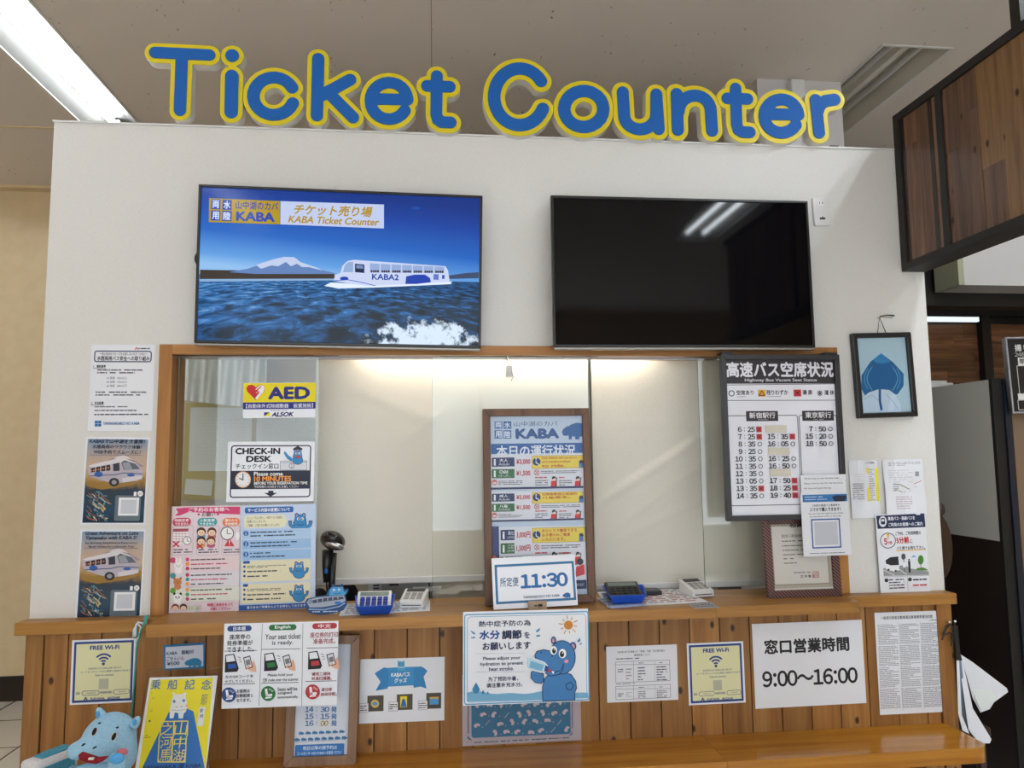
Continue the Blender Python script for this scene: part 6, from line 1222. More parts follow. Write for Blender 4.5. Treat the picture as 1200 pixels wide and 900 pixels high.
for k, (x, y, c) in enumerate(((263.5, 766.5, '#24509c'), (309.5, 765, '#236a38'), (361, 763, '#a8323a'))):
    S.G([(x+.5, y+1), (x+11, y-.5), (x+16.5, y+17), (x+14.5, y+20.5), (x, y+21.5)], '#16161c', 'device_picture'); S.G([(x+1.5, y+2), (x+10, y+.8), (x+12.2, y+8), (x+2, y+9.3)], '#d4d6de', 'device_picture'); S.G([(x+3.5, y+12), (x+12.5, y+10.8), (x+13.8, y+16), (x+4.2, y+17.5)], c, 'device_picture')
    px_ = x+21.5; S.G([(px_+8, y+14), (px_+12.5, y+7), (px_+15, y+14), (px_+15.5, y+21), (px_+9, y+20), (px_+5, y+17)], '#d2a088', 'hand_picture'); S.G([(px_, y+4), (px_+8.2, y+1.5), (px_+11.5, y+15.5), (px_+3.2, y+18)], '#202028', 'phone_picture'); S.G([(px_+1.2, y+4.8), (px_+7.6, y+2.8), (px_+10.3, y+14.8), (px_+3.8, y+16.8)], '#c6c8d0', 'phone_picture'); S.G([(px_+2.7, y+7.5), (px_+7.6, y+6), (px_+9, y+11.8), (px_+4, y+13.3)], '#70727c', 'phone_picture'); S.G([(px_+3.4, y+15.5), (px_+7, y+13), (px_+8, y+14.5), (px_+5, y+17.8)], '#d2a088', 'hand_picture')
    for j in range(3): S.S([(x+15.5+1.0*j, y+3+3*j), (x+18.5+.6*j, y+4.3+2.4*j)], .6, '#303038', 'device_picture')
S.T('左のQRコードを', 264, 790.7, 297, 794.5, '#2a2a34', .015); S.T('かざしてください。', 264, 796, 297, 800, '#2a2a34', .015); S.T('Please hold your', 314, 789, 344, 793, '#2a4034', .01); S.T('QR code over the scanner.', 308, 794.5, 350.5, 798.6, '#2a4034', .01); S.T('请将二维码', 365.5, 787.4, 387.5, 791.5, '#8a2630', .02); S.T('对准扫描器。', 365, 792.5, 389, 796.8, '#8a2630', .02)
for k, (x, y, c) in enumerate(((268.5, 814, '#22427c'), (314.5, 812.5, '#236a38'), (366.5, 810.5, '#a8323a'))):
    S.C(x, y, 8.6, c, 8.8, 'seat_pictogram'); S.S([(x-2.5, y-5), (x-1.5, y+2.2), (x+4, y+1.6)], 2.6, '#dcdce4', 'seat_pictogram'); S.S([(x-3, y+5.2), (x+3.5, y+4.4)], 1.4, '#dcdce4', 'seat_pictogram')
    for j in range(3): S.S([(x+1+1.6*j, y-4.5+1.2*j), (x+2+2*j, y-6+1.2*j)], .6, '#dcdce4', 'seat_pictogram')
for k, (tx, x1) in enumerate((('お座席は', 293), ('自動配席と', 297), ('なります。', 294))): S.T(tx, 277.5, 807.3+5.4*k, x1, 811.5+5.4*k, '#2a2a34', .02)
for k, (tx, x1) in enumerate((('Seats will be', 348.5), ('assigned', 342), ('automatically.', 350))): S.T(tx, 325.5, 805+4.9*k, x1, 809+4.9*k, '#2a4034', .015)
S.T('座位将', 377, 805.5, 389, 809.6, '#8a2630', .02); S.T('自动分配。', 376.5, 811, 395, 815, '#8a2630', .02); S.done()

yt = PZ(375, 898, HZ)[1]+.016
S = Sheet('departure_board', [(341.3, 745), (422, 743.6), (417.8, 894.5), (331.5, 898.5)], yt, 'greyish wood framed departure board leaning on the boards behind the language notice', 'notice board', lean=(-.062-yt)/.43, z0=HZ+.004, root_empty=True, th=.001)
S.frame(S.px()*9.2, -.014, .008, 'grey_oak_frame', bevel=.002); S.slab(.008, 0, .006, '#c3cad6', 'backing'); S.y0 = 0
for k, (h, m_, y, hand) in enumerate((('13', '40', 822, 0), ('14', '30', 831.3, 0), ('15', '15', 839.6, 0), ('16', '00', 847.6, 1))):
    S.T(h, 357.5, y-3.2, 367.5, y+3.2, '#24609c', .03); S.T(':', 370.5, y-2, 371.8, y+2, '#24609c', .03)
    if hand: S.R(373.5, y-4, 386.5, y+4, '#cac8b8', 'cover_tape'); S.T(m_, 376, y-3, 384.5, y+3, '#30303a', .01, sh=.15)
    else: S.T(m_, 375.5, y-3.2, 386, y+3.2, '#24609c', .03)
    S.T('発', 388, y-3.4, 394.8, y+3.4, '#24609c', .03)
for r in range(2):
    for i in range(7+r): x0 = (350 if r == 0 else 345)+7.9*i; hippo_side(S, x0, 857.3+7.5*r-.35*i, x0+6.8, 861.3+7.5*r-.35*i, '#2a6a9c', 'hippo_row', True)
S.S([(344.5, 869.7), (405, 866.5)], .5, '#8a94a4', 'rule'); S.RR(345.8, 872, 403.5, 886.3, 1.5, '#2a6cb0', 'blue_band'); S.T('明日以降の御予約は', 355.5, 873.7, 395, 878.6, '#ccdaec', .01); S.T('コールセンター0555-73-8181へお電話ください', 348.5, 880.3, 400, 884.2, '#ccdaec', .005); S.done()

S = Sheet('goods_notice', [(422.5, 772.5), (521.5, 769.8), (520.3, 844), (420, 848.3)], YW, 'white goods notice with a blue ribbon heading and three small photos', 'notice', mat='laminate')
S.G([(439, 789), (450, 782), (455, 783), (493, 781), (496, 782), (501, 786), (496.5, 793), (500, 807), (493, 804.5), (485, 806), (484, 802.5), (455, 804.5), (454, 807), (440, 809.5), (446, 799)], '#2f7cb4', 'ribbon'); S.G([(455, 782.5), (485, 781.2), (485, 803), (455, 804.7)], '#3786be', 'ribbon')
S.G([(466, 773.8), (468, 775), (472, 775), (474, 773.6), (474.3, 786), (466, 786)], '#4a9ac0', 'hippo_picture'); S.C(468.2, 778, .7, '#12405c', part='hippo_picture', n=8); S.C(472, 778, .7, '#12405c', part='hippo_picture', n=8); S.S([(466.3, 782), (474, 782)], .6, '#d0dce6', 'hippo_picture')
S.T('KABAバス', 458.5, 787.5, 480.5, 793, '#dbe6f2', .03); S.T('グッズ', 462, 794.5, 477, 800, '#dbe6f2', .03)
for k, (x, y, w_) in enumerate(((430.5, 815, 19), (465, 813.3, 18.5), (499.5, 811.8, 17.5))):
    S.R(x, y, x+w_, y+18.5, '#4a453c', 'goods_photo'); S.R(x-9.5, y+9, x+1.5, y+20, '#d4d4da', 'caption_box'); S.O(x-9.5, y+9, x+1.5, y+20, .3, .4, '#70707a', 'caption_box'); S.D(x-8.5, y+11, x+.5, y+18.5, 3, '#3a3a44', seed=k)
S.C(439.5, 824.5, 4.8, '#c8b060', part='goods_photo'); S.C(439.5, 824.5, 3.3, '#5a8fb8', 2.2, 'goods_photo'); S.R(469, 815.8, 477, 828.6, '#d8c820', 'goods_photo'); S.G([(471.5, 819), (474.5, 819), (476.5, 828), (469.5, 828)], '#2a62a8', 'goods_photo'); S.R(503.5, 817.5, 514, 825.5, '#4a8fc0', 'goods_photo'); S.R(503.5, 816.5, 514.2, 818.6, '#c8a040', 'goods_photo'); S.done()

S = Sheet('pattern_sheet', [(541.5, 790), (680, 786), (681, 866.3), (542, 875.3)], YW, 'blue sheet scattered with pale shapes hanging below the hydration poster', 'sheet', mat='#a59ba3')
b = S.L(552, 800); c = S.L(668.5, 862); S.G([(552, 780), (667.5, 776), (668.8, 858), (666.5, 860), (554.5, 864.7), (552.5, 862.5)], '#35688a', 'blue_field')
rnd = random.Random(4)
for r in range(6):
    for i in range(8):
        x = 559+13.9*i+(6.5 if r % 2 else 0)+rnd.uniform(-1.5, 1.5); y = 806+10.6*r-.55*i+rnd.uniform(-1.5, 1.5)
        if x > 664 or y > 858.5: continue
        if (r+i) % 6 == 5: S.S([(x-2.5, y+3), (x+2.5, y-3)], .8, '#9c97a0', 'pale_shape'); continue
        S.C(x+6.8, y+2, .7, '#8aa0b0', part='pale_shape', n=8)
        a = rnd.uniform(-1.2, 1.2); ca, sa = math.cos(a), math.sin(a); sh = [(-3.5, -1), (-2, -2.3), (2, -2), (3.8, -.5), (3.8, 2), (2.2, 2.2), (.5, 1), (-1.2, 2.2), (-3.4, 1.6)]
        S.G([(x+p*ca-q_*sa, y+p*sa+q_*ca) for p, q_ in sh], '#b3a8b0', 'pale_shape')
S.D(556, 865.5, 668, 868.2, 1, '#45566a', seed=4, fill=.6); S.G([(548.5, 862), (552, 866), (553.5, 867.5), (550, 866.5), (547.5, 864.5)], '#2f5f80', 'corner_mark'); S.G([(669.5, 858), (671, 855.5), (670, 860.5), (667, 862)], '#2f5f80', 'corner_mark')
for i in range(16): S.R(548, 826+2.1*i, 549.4, 827.3+2.1*i, '#45566a', 'edge_print'); S.R(669.8, 820+2.1*i, 671.2, 821.3+2.1*i, '#45566a', 'edge_print')
S.done()

S = Sheet('hydration_poster', [(541.5, 717.7), (685.5, 713), (694, 821.5), (543.5, 826.5)], -.1675, 'white hydration poster with a cartoon hippo drinking from a bottle, hanging from the shelf', 'poster', mat='laminate', th=.001)
S.O(544.5, 717.5, 691, 823, 3, 1.3, '#4a8fb8', 'border'); S.O(548, 720.5, 688, 820.5, 4, .6, '#4a8fb8', 'border')
wv_ = [(546.8+142*i/24, 812.3-1.0*math.sin(i*.9)-1.2*math.sin(i*.45+.7)-.6*i/24*2) for i in range(25)]; S.G(wv_+[(689.8, 818), (547, 822.3)], '#6ba0c2', 'water_picture')
S.T('熱中症予防の為', 561, 727, 622, 734, '#1c2a4e', .025); S.T('水分', 561.5, 738.3, 586, 749.3, '#1c4a8c', .045); S.T('調節', 588, 738, 611.5, 749, '#1c2a4e', .045); S.T('を', 614, 740.3, 621, 748, '#1c2a4e', .03); S.T('お願いします', 565.5, 752.3, 622, 761.5, '#1c2a4e', .035)
for y0 in (766, 787.5): 
    for i in range(24): S.R(558+2.4*i, y0-.3-.03*i, 559.4+2.4*i, y0+.3-.03*i, '#8aa4bc', 'dotted_rule')
S.T('Please adjust your', 566, 769, 610, 774, '#26365a', .015); S.T('hydration to prevent', 563, 775.3, 613, 780.5, '#26365a', .015); S.T('heat stroke.', 573, 781.3, 602, 785.7, '#26365a', .015); S.T('为了预防中暑，', 572, 792.5, 607, 798, '#1c2a4e', .015); S.T('请注意补充水分。', 570, 799.5, 612, 805, '#1c2a4e', .015)
S.C(666, 732.3, 5.2, '#c07a2c', part='sun_picture')
for i in range(10):
    a = i*PI/5+.15; S.S([(666+7*math.cos(a), 732.3+7*math.sin(a)), (666+(11.5 if i % 2 else 9.8)*math.cos(a), 732.3+(11.5 if i % 2 else 9.8)*math.sin(a))], .9, '#c07a2c', 'sun_picture')
for pts in ([(550.5, 738), (556, 741), (557.5, 743.5), (554, 742.5)], [(551, 747), (556, 745.8), (557.5, 747.3), (553, 748)], [(627.5, 739.5), (632.5, 735.5), (632.5, 738), (629.5, 741)], [(627.5, 744.5), (632.5, 743.5), (633, 745.5), (629, 746)], [(676, 751), (679.5, 747), (680, 751), (677.5, 752.5)], [(678, 755), (681.5, 752.5), (681.5, 755)]): S.G(pts, '#3a7fa8', 'droplet')
for x, y, r in ((557.8, 808, 4.2), (566, 811.5, 1.6), (571.5, 812, 1.1)): S.C(x, y, r, '#2f78a4', part='droplet'); S.G([(x-r*.93, y-r*.4), (x, y-r*2.1), (x+r*.93, y-r*.4)], '#2f78a4', 'droplet')
hb, ol = '#3a73ab', '#142a48'
def blob(pts, col=hb, o=.9):     # filled shape with a dark outline
    cx = sum(p[0] for p in pts)/len(pts); cy = sum(p[1] for p in pts)/len(pts)
    S.G(pts, col, 'hippo_picture'); S.S(list(pts)+[pts[0]], o, ol, 'hippo_picture')
def el(cx, cy, rx, ry, a0=0, n=22): return [(cx+rx*math.cos(2*PI*i/n)*math.cos(a0)-ry*math.sin(2*PI*i/n)*math.sin(a0), cy+rx*math.cos(2*PI*i/n)*math.sin(a0)+ry*math.sin(2*PI*i/n)*math.cos(a0)) for i in range(n)]
blob(el(648.5, 750, 2.6, 3.8)); blob(el(671.3, 757, 3.4, 4.4)); S.C(648.3, 750.3, 1.3, '#d08a92', 2.3, 'hippo_picture'); S.C(671.3, 757.4, 1.9, '#d08a92', 2.8, 'hippo_picture')
blob([(636, 821.2), (635.5, 806), (638, 795), (644, 789), (660, 787), (669, 790), (674.5, 798), (675.5, 806), (673, 812), (673.5, 820)])
blob([(663, 802), (668, 799), (672, 803), (669, 808), (664, 807)])
blob(el(658.5, 770, 15.5, 19.5)); blob([(626.5, 768), (629, 763), (637, 761), (646, 763), (655, 770), (660, 778), (659.5, 785), (655, 790), (645, 792), (637, 787), (629, 777)]); S.G(el(653, 770, 9, 11), hb, 'hippo_picture')
S.C(648.5, 761.8, 4, '#e8eaf0', 5, 'hippo_picture'); S.C(649, 762.5, 2.2, '#101420', 3.2, 'hippo_picture'); S.C(659, 765.5, 4.4, '#e8eaf0', 5.4, 'hippo_picture'); S.C(658.3, 766.3, 2.6, '#101420', 3.6, 'hippo_picture'); S.C(659, 764.8, .8, '#f0f0f4', part='hippo_picture', n=8); S.C(649.5, 761, .7, '#f0f0f4', part='hippo_picture', n=8)
S.C(646.8, 768.5, 1.2, ol, .9, 'hippo_picture', 10); S.C(634, 764.5, 1, ol, .8, 'hippo_picture', 10); S.C(663.5, 774.5, 2.4, '#cf8a94', 2.2, 'hippo_picture'); S.S([(660.5, 778), (657, 785), (651, 787.3), (644, 786)], .8, ol, 'hippo_picture'); S.G([(641, 782), (646, 785.5), (643, 787.5), (639, 786)], '#b02c34', 'hippo_picture'); S.G([(646, 786), (649.5, 786.5), (648, 789.5)], '#eceef2', 'hippo_picture'); S.S([(628, 770), (636, 780)], .6, ol, 'hippo_picture')
blob([(622.5, 787), (622, 794), (627, 799.5), (634, 800.5), (637, 797), (636.5, 789), (632, 788.5), (628, 785)])
S.G([(617, 771.5), (622, 770), (638, 776), (641.5, 780), (638.5, 787.5), (634, 787.5), (618, 783.5), (616.5, 778)], '#a8c8d8', 'bottle_picture'); S.S([(617, 771.5), (622, 770), (638, 776), (641.5, 780), (638.5, 787.5), (634, 787.5), (618, 783.5), (616.5, 778), (617, 771.5)], .9, '#e4eaf0', 'bottle_picture'); S.G([(622, 774), (637, 779), (635, 786), (620, 781.5)], '#6ea4c4', 'bottle_picture'); S.G([(639, 779), (643, 781.5), (641, 787), (637.5, 786)], '#1d3c80', 'bottle_picture')
S.done()
b = MB()
for x in (557, 673): a = S.L(x, 715 if x < 600 else 712); b.box(a[0]-.012, a[0]+.012, -.0022, -.0012, a[1]-.012, a[1]+.004, 'clear_film')
b.build('tape', S.root)

S = Sheet('table_notice', [(710.3, 758), (793, 755), (795, 820), (711.5, 823.5)], YW, 'white notice with small printed tables on the middle boards', 'notice', mat='paper')
S.T('2025年6月1日 高速バス「新宿」方面・河口湖方面の', 723.5, 761.8, 779, 764.6, '#3a3a44', .01); S.T('運賃変更について', 743, 766, 762, 768.6, '#3a3a44', .01); S.D(722, 770.5, 749, 773, 1, '#3a3a44', seed=3)
for (x0, y0, x1, y1, rows) in ((721.3, 774.3, 785.3, 799, 5), (721.5, 802.8, 786, 818.8, 4)):
    S.O(x0, y0, x1, y1, .2, .45, '#6a6a74', 'table_grid'); S.S([(x0+21, y0+.3), (x0+21, y1)], .4, '#6a6a74', 'table_grid'); S.S([(x0+46, y0), (x0+46, y1)], .35, '#9a9aa4', 'table_grid'); S.S([(x0, y0+4.5), (x1, y0+4)], .4, '#6a6a74', 'table_grid')
    S.D(x0+2.5, y0+9, x0+9, y0+14, 2, '#50505a', seed=int(y0)); S.D(x0+12, y0+8, x0+19, y1-2, 4, '#9a9aa4', seed=5); S.D(x0+27, y0+1.5, x0+34, y0+3.5, 1, '#3a3a44', seed=6); S.D(x0+51, y0+1, x0+55, y0+3, 1, '#3a3a44', seed=7); S.D(x0+26, y0+6.5, x0+35, y1-1, rows, '#6a6a74', seed=8); S.D(x0+48, y0+5.5, x0+60, y1-1, rows+1, '#50505a', seed=9)
S.D(722, 800.3, 744, 802, 1, '#50505a', seed=4); S.done()

S = Sheet('hours_notice', [(881.3, 731.5), (1010, 726), (1015, 824), (885, 830.5)], YW, 'large white opening hours notice reading 9:00 to 16:00 on the right boards', 'notice', mat='laminate')
S.T('窓口営業時間', 895.5, 747.5, 995.5, 765, '#1c1c20', .036); S.T('9:00〜16:00', 893.5, 784, 1005.5, 803, '#1c1c20', .028); S.done()
S = Sheet('terms_notice', [(1025.3, 717.5), (1101.5, 716), (1107.5, 833.5), (1030.5, 838.5)], YW, 'white sheet of dense small print in three columns by the right end', 'notice', mat='paper')
S.T('一般貸切旅客自動車運送事業標準運送約款', 1032, 721.3, 1093, 725.3, '#3a3a42', .015); S.D(1089, 725.6, 1099.5, 727.6, 1, '#50505a', seed=2)
for k, (x0, x1) in enumerate(((1028.8, 1052), (1053.8, 1077), (1078.8, 1102))):
    for r in range(4): S.D(x0+.9*r+k*.2, 731.5-k*1.1+25*r, x1+.9*r, 755.5-k*1.1+25*r, 14, '#7c7c86', seed=20+4*k+r, fill=.95, th=.42)
    if k: S.S([(x0-1, 730-k*1.1), (x0+4.2, 834-k*1.1)], .35, '#a4a4ae', 'rule')
S.done()
for i in range(0): pass

# ------------------------------------------------------------------ sheets hanging on the end of the counter
q = P(1116, 728.5, -.06)
t = thing('hanging_sheets', 'bundle of white sheets hanging by a black cord from the right counter end', 'papers', (WR+.004, -.05, q[2]))
def lp(x, y, Y): p = P(x, y, Y); return (p[0]-WR-.004, Y+.05, p[2]-q[2])
b = MB(); b.tube([lp(1113, 729, -.045), lp(1113, 729, -.075)], .004, 'acrylic_white', 8); b.tube([lp(1119, 728, -.045), lp(1119.5, 728, -.075)], .004, 'acrylic_white', 8); b.build('hook', t)
b = MB()
for pts in ([(1113, 730), (1117, 735), (1119, 745), (1122, 774)], [(1119, 729), (1118, 738), (1121, 752), (1124, 774)], [(1114, 730), (1108, 738), (1104, 750)], [(1115, 732), (1110, 733), (1106, 741), (1105, 745)], [(1118, 735), (1116, 748), (1114, 757)], [(1117, 745), (1120, 757), (1121, 774)], [(1106, 744), (1112, 742), (1119, 744)]): b.tube([lp(x, y, -.062-.002*i) for i, (x, y) in enumerate(pts)], .0028, 'near_black', 6)
for dx in (0, 2, 4): b.tube([lp(1118+dx*.7, 733, -.06), lp(1120.5+dx, 773, -.055)], .0045, 'near_black', 6)
b.build('cord', t)
rnd = random.Random(2)
for k, (pts, Ys, m_) in enumerate((([(1121, 774), (1124, 774), (1127, 838), (1136, 860), (1128, 856), (1123, 836)], -.075, 'paper'), ([(1123, 774), (1126.5, 774), (1134, 845), (1131, 858), (1127, 838)], -.068, '#6a7a8c'), ([(1124, 774), (1128, 774), (1140, 830), (1162, 866.5), (1160, 871), (1148, 871.5), (1135, 855)], -.058, 'paper'), ([(1126, 767), (1140, 776), (1180, 806.5), (1181.5, 811), (1165, 823), (1160, 831), (1149, 835), (1140, 818), (1128, 775)], -.045, 'paper'), ([(1127, 769), (1142, 778), (1150, 785), (1158, 805), (1170, 818), (1150, 834), (1135, 800)], -.030, 'paper_grey'))):
    b = MB(); w = [lp(x, y, Ys+(y-770)/100*.02*(1 if k % 2 else -1)) for x, y in pts]
    tri = tessellate_polygon([[Vector((p[0], p[2], 0)) for p in w]]); n = len(w); V = w+[(x, y_+.0012, z) for x, y_, z in w]
    b.add(V, [tuple(r) for r in tri]+[tuple(n+i for i in reversed(r)) for r in tri]+[(i, (i+1) % n, n+(i+1) % n, n+i) for i in range(n)], m_); b.build('sheet', t)
# teal cord with a clip at the left ledge
q = P(170, 724, -.09)
t = thing('clip_cord', 'teal and white cord hanging from a clip at the ledge joint above the plush', 'cord', (q[0], -.09, q[2]))
def lq(x, y, Y=-.09): p = P(x, y, Y); return (p[0]-q[0], Y+.09, p[2]-q[2])
b = MB(); b.hexa([lq(168, 733, -.10), lq(171.5, 732, -.10), lq(171.5, 732, -.09), lq(168, 733, -.09)], [lq(168.5, 722, -.095), lq(174.5, 720, -.095), lq(174.5, 720, -.08), lq(168.5, 722, -.08)], 'cord_teal'); b.build('clip', t, bevel=.002)
b = MB(); b.tube([lq(169, 731), lq(162, 729), lq(157, 738), lq(156, 748), lq(158, 745), lq(160, 731)], .0035, 'cord_white', 8); b.tube([lq(161, 730), lq(165, 735), lq(163, 746), lq(159, 752)], .003, 'cord_white', 8); b.build('knot', t, smooth=True)
b = MB(); b.tube([lq(170, 730), lq(165, 738), lq(160, 760), lq(157.5, 800), lq(156, 822), lq(153.5, 845, -.10)], .0034, 'cord_teal', 8); b.tube([lq(160, 732), lq(161, 750), lq(158, 790), lq(154.5, 843, -.10)], .002, 'cord_teal', 8); b.build('cord', t, smooth=True)

# ------------------------------------------------------------------ plush toys on a stool and the yellow poster
YP = -.46
st = PZ(100, 960, .43); zq = .40
t = thing('low_stool', 'low wooden stool carrying the plush hippo in front of the left boards', 'stool', (P(95, 930, YP)[0], YP, 0))
b = MB(); b.box(-.26, .22, -.13, .13, zq-.03, zq-.001, 'stool_wood'); b.build('seat', t, bevel=.004)
for sx, sy in ((-.23, -.1), (.19, -.1), (-.23, .1), (.19, .1)): b = MB(); b.box(sx-.018, sx+.018, sy-.018, sy+.018, .001, zq-.031, 'stool_wood'); b.build('leg', t)
def pp(x, y, Y=YP): return P(x, y, Y)
o = pp(118, 930); o[2] = zq
t = thing('plush_hippo', 'pale blue plush hippo with open red mouth sitting in front of the left boards', 'plush toy', tuple(o))
def lc(x, y, Y): p = P(x, y, Y); return np.array([p[0]-o[0], Y-o[1], p[2]-o[2]])
px_m = np.linalg.norm(P(101, 870, YP)-P(100, 870, YP))
def blobs(items, mat, name, lvl=.0):     # several soft lobes fused into one surface
    mbd = bpy.data.metaballs.new(name); mbd.resolution = .008; mbd.render_resolution = .008; mbd.threshold = .3
    ob = bpy.data.objects.new(name, mbd); COL.objects.link(ob)
    for c, r in items:
        e = mbd.elements.new(type='ELLIPSOID'); e.co = c; mx = max(r); e.radius = mx*1.28; e.size_x, e.size_y, e.size_z = [q_/mx for q_ in r]
        e.stiffness = 2.0
    dg = bpy.context.evaluated_depsgraph_get(); me = bpy.data.meshes.new_from_object(ob.evaluated_get(dg)); bpy.data.objects.remove(ob); bpy.data.metaballs.remove(mbd)
    me.materials.clear(); me.materials.append(M(mat)); me.polygons.foreach_set('use_smooth', [True]*len(me.polygons)); me.name = name
    ob = bpy.data.objects.new(name, me); COL.objects.link(ob); ob.parent = t; return ob
u = px_m
head = lc(130, 861, YP+.01); sn = lc(105, 876, YP-.055)
blobs([(head, (33*u, 30*u, 30*u)), (lc(119, 868, YP-.02), (25*u, 24*u, 22*u)), (sn, (25*u, 17*u, 11*u)), (lc(91, 880, YP-.06), (12*u, 14*u, 10.5*u)), (lc(120, 880, YP-.055), (14*u, 14*u, 10*u)), (lc(138, 885, YP), (25*u, 26*u, 26*u)),
       (lc(122, 914, YP), (32*u, 26*u, 22*u)), (lc(104, 908, YP-.04), (20*u, 14*u, 8*u)), (lc(107, 902, YP-.075), (24*u, 15*u, 8*u)), ((0.0, .0, .06), (.10, .09, .06)), ((0.01, .0, .11), (.09, .08, .06))], 'plush', 'body')
for x, y, x2, y2 in ((119, 839, 115.5, 831), (158, 848, 162, 841)):
    b = MB(); a, c = lc(x, y, YP), lc(x2, y2, YP-.005); b.tube([a*1.0+(a-c)*.3, a, (a+c)/2, c, c+(c-a)*.25], [6*u, 6*u, 5*u, 3*u, .4*u], 'plush', 14); b.build('ear', t, smooth=True)
    b = MB(); d = (c-a)/2; b.ellipsoid((a+c)/2+np.array([0, -.0135, 0]), (2.6*u, 1.6*u, 4*u), 'plush_blue', 12, 8); b.build('inner_ear', t, smooth=True)
def on_face(x, y, Y, rx, rz, mat, name, rot=0, ry=.006):
    b = MB(); b.ellipsoid(lc(x, y, Y), (rx*u, ry, rz*u), mat, 14, 10, Matrix.Rotation(rot, 4, 'Y')); return b.build(name, t, smooth=True)
EYE = [(110.5, 857.5, YP-.088), (133.5, 863.5, YP-.087)]
for x, y, Y_ in EYE: on_face(x, y, Y_, 3.3, 5.3, 'plush_white', 'eye_white', .35, .008); on_face(x, y-.4, Y_-.006, 2.2, 4.6, 'black_felt', 'eye', .35, .006)
on_face(116.5, 847.5, YP-.080, 1.6, .6, 'black_felt', 'eyebrow', .2); on_face(137.5, 852.5, YP-.083, 1.6, .6, 'black_felt', 'eyebrow', .2)
on_face(97.8, 872.6, YP-.126, 2.2, 1.1, 'black_felt', 'nostril', -.5, .006); on_face(111, 876, YP-.126, 2.4, .9, 'black_felt', 'nostril', -.35, .006)
b = MB(); ms = [(90.5, 885), (93, 883.3), (104, 887), (112, 889.5), (124, 888.5), (121, 892), (112, 895.5), (101, 894), (92, 890.5)]
b.prism([(p[0], p[2]) for p in (lc(x, y+3.5, YP-.148) for x, y in [(x_, y_-3.0) for x_, y_ in ms])], -.147, -.127, 'plush_red', lambda a, c, d: (a, d, c)); b.build('mouth', t, bevel=.003)
b = MB(); p_ = lc(107, 889.0, YP-.150); b.box(p_[0]-3*u, p_[0]+3*u, p_[1]-.004, p_[1]+.004, p_[2]-1.2*u, p_[2]+1.2*u, 'acrylic_white'); b.build('tooth', t, bevel=.002)
def arm(pts, rad, name):
    b = MB(); b.tube([lc(*p) for p in pts], [r*u for r in rad], 'plush', 16); return b.build(name, t, smooth=True)
arm([(137, 912, YP-.07), (137, 900, YP-.105), (137, 890, YP-.115), (138, 884, YP-.115)], [8, 10.5, 11, 7], 'arm'); on_face(137, 889, YP-.150, 8.5, 6, 'plush_blue', 'paw_pad', 0, .012); on_face(143.5, 881, YP-.108, 6, 2.6, 'plush_pink', 'cheek', .35, .016)
arm([(88, 905, YP-.06), (82, 912, YP-.09), (80, 920, YP-.10)], [9, 9, 6], 'arm')
for sx in (-.07, .07): b = MB(); b.tube([(sx, -.03, .035), (sx*1.2, -.09, .036), (sx*1.25, -.115, .038)], [.034, .036, .02], 'plush', 14); b.build('leg', t, smooth=True)
# plush bus
q = P(60, 892, YP+.06); 
t2 = thing('plush_bus', 'small teal and white plush bus lying at the left of the plush hippo', 'plush toy', (q[0], YP+.06, zq+.001), None, 0); t = t2
zt = q[2]-zq
def bb(x0, x1, y0, y1, z0, z1, mat, name, bv=.01):
    b = MB(); Mx = Matrix.Rotation(-.5, 4, 'Z'); b.box(x0, x1, y0, y1, z0, z1, mat, Mx); return b.build(name, t2, bevel=bv)
p0, p1 = P(36, 885, YP+.06), P(80, 882, YP+.06); top = p1[2]-zq-.004
bb(-.045, .020, -.06, .07, .0, top, 'plush_white', 'body', .012); bb(-.036, .011, -.0635, -.059, top*.55, top-.02, 'plush_blue', 'windscreen', .002); bb(-.0485, -.044, -.045, .05, top*.6, top-.02, 'plush_teal', 'side_window', .002); bb(.019, .0235, -.045, .055, top*.6, top-.018, 'plush_teal', 'side_window', .002); bb(-.032, .008, -.03, .06, top-.001, top+.004, 'plush_teal', 'roof_patch', .002)
# yellow poster in a clear sleeve, leaning on the boards
S = Sheet('boarding_poster', [(175.5, 794.5), (252.5, 791.5), (243, 911), (156.5, 914)], -.245, 'yellow poster with a white hippo on a blue hill beside the plush', 'poster', lean=.36, z0=HZ, mat='laminate', th=.002)
def V_(u, v): return (175.5+(252.5-175.5)*u)*(1-v)+(156.5+(243-156.5)*u)*v, (794.5+(791.5-794.5)*u)*(1-v)+(914-3*u)*v
S.G([V_(.03, .02), V_(.97, .02), V_(.97, .99), V_(.05, .99)], '#d8cc20', 'yellow_field')
S.G([V_(.36, .345), V_(.72, .345), V_(1.06*.9, .90), V_(.955, .99), V_(.045, .99)], '#2a68ac', 'hill_picture'); S.G([V_(.36, .345), V_(.45, .315), V_(.62, .315), V_(.72, .345), V_(.72, .36), V_(.36, .36)], '#2a68ac', 'hill_picture')
for x, tx in ((183, '乗'), (202.5, '船'), (222.5, '記'), (242, '念')): S.T(tx, x-5.8, 796.5, x+5.8, 808, '#24629e', .015)
S.G([(199.5, 830), (201, 822), (203.5, 814), (201, 812), (204, 811.5), (206, 814), (214, 813.5), (217, 811.5), (219, 812.5), (217.3, 815.5), (218.8, 822), (219.5, 828), (218, 834), (215.5, 836), (214.5, 842), (209.5, 842), (209, 835.5), (205, 835), (203.5, 841.5), (199, 842), (199, 834)], '#d4d6d4', 'hippo_picture')
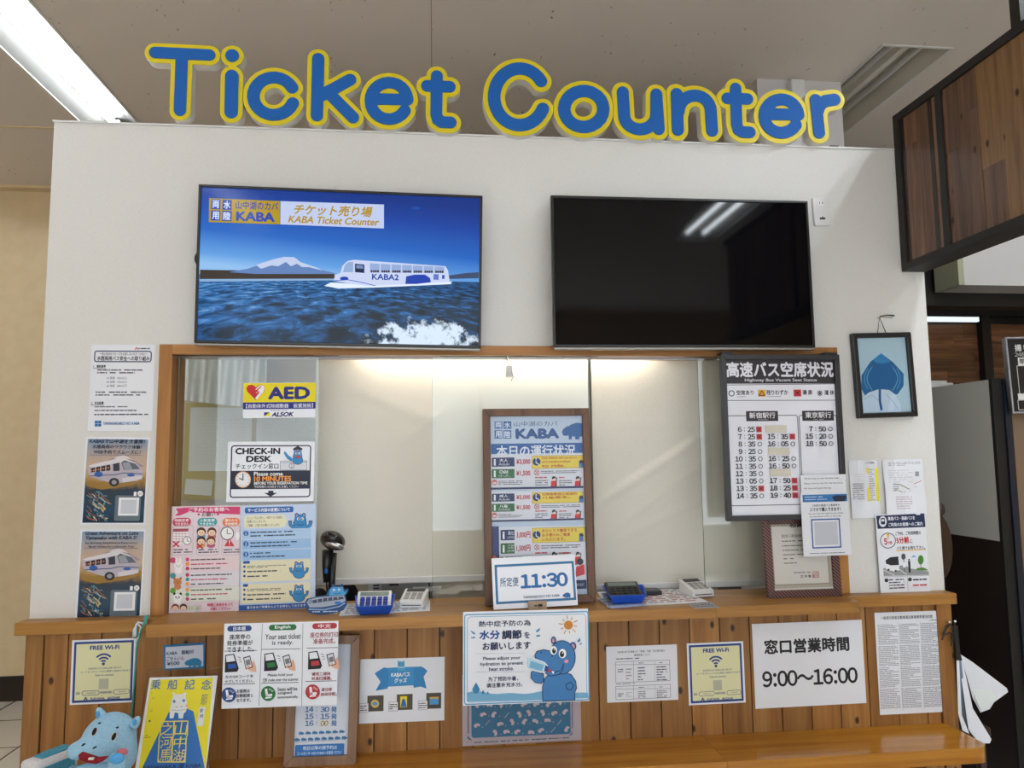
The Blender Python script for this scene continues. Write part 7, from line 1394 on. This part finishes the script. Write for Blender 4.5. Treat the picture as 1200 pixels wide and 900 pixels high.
S.C(204.3, 822, 1.7, '#4a7ac0', 1.9, 'hippo_picture', 10); S.C(215.5, 821, 1.7, '#4a7ac0', 1.9, 'hippo_picture', 10); S.S([(206, 828.5), (208, 828)], .5, '#4a5a70', 'hippo_picture'); S.S([(212, 828), (214, 828)], .5, '#4a5a70', 'hippo_picture'); S.S([(201, 832), (209, 832.8), (217.5, 831.5)], .4, '#8a98a8', 'hippo_picture'); S.C(218.6, 827, 1.1, '#d8a0a8', 1.6, 'hippo_picture', 10)
S.T('御船印', 236, 813, 243, 826, '#3a5a80', .0); S.O(232.8, 828.5, 239.5, 850.5, 1, .6, '#c8ccd4', 'stamp_label'); S.R(233.3, 829, 239, 850, '#d0d4d8', 'stamp_label'); S.T('愛', 234.2, 830.5, 238.4, 835, '#303a4c', .01); S.T('用', 234, 837, 238.2, 841.5, '#303a4c', .01)
for i, (x, y) in enumerate(((178, 812), (180, 818), (177.5, 833), (175.5, 845), (172, 862))): S.T('〉山口ー湖'[i], x-1.2, y-1.2, x+1.2, y+1.2, '#5a6a30')
S.S([(168, 864.7), (177, 863.8)], .4, '#5a6a30')
yl_ = '#d8c860'
# maze-like seal lettering in yellow lines
def sl(*pts): S.S(list(pts), 1.0, yl_, 'seal_lettering')
S.T('山', 205, 846.5, 219.5, 861.5, yl_, -.012, 'seal_lettering'); S.T('中', 204, 863, 218.5, 877, yl_, -.012, 'seal_lettering'); S.T('湖', 203, 878.5, 217.5, 892.5, yl_, -.012, 'seal_lettering')
S.T('之', 189.5, 847, 203, 861.5, yl_, -.012, 'seal_lettering'); S.T('河', 188.3, 863, 201.8, 877, yl_, -.012, 'seal_lettering'); S.T('馬', 187.3, 878.5, 200.8, 892.5, yl_, -.012, 'seal_lettering')
for x0, x1, y0, y1 in ((188.6, 204, 845.6, 862.3), (204.6, 220.3, 845.3, 862)): sl((x0, y0), (x0-.6, y1)); sl((x1, y0), (x1-.6, y1)); sl((x0, y0), (x1, y0-.2))
for x0, x1, y0, y1 in ((187, 202.5, 863, 893), (203, 218.8, 863, 893)): sl((x0, y0), (x0-1.6, y1)); sl((x1, y0), (x1-1.6, y1)); sl((x0-1.6, y1), (x1-1.6, y1-.2))
S.T('YAMANAKA 湖 KABA', 168, 895, 236, 901, '#28324a', .02); S.done()
b = MB(); b.box(-S.w/2-.006, S.w/2+.008, -.0052, -.0046, -S.h/2-.002, S.h/2+.022, 'clear_film'); b.build('sleeve', S.root)
b = MB()
for q_ in ((-S.w/2-.007, -S.w/2-.005, -S.h/2, S.h/2+.022), (S.w/2+.007, S.w/2+.009, -S.h/2, S.h/2+.022), (-S.w/2-.007, S.w/2+.009, S.h/2+.021, S.h/2+.023)): b.box(q_[0], q_[1], -.0056, -.0044, q_[2], q_[3], 'pane_edge')
b.build('sleeve_edge', S.root)
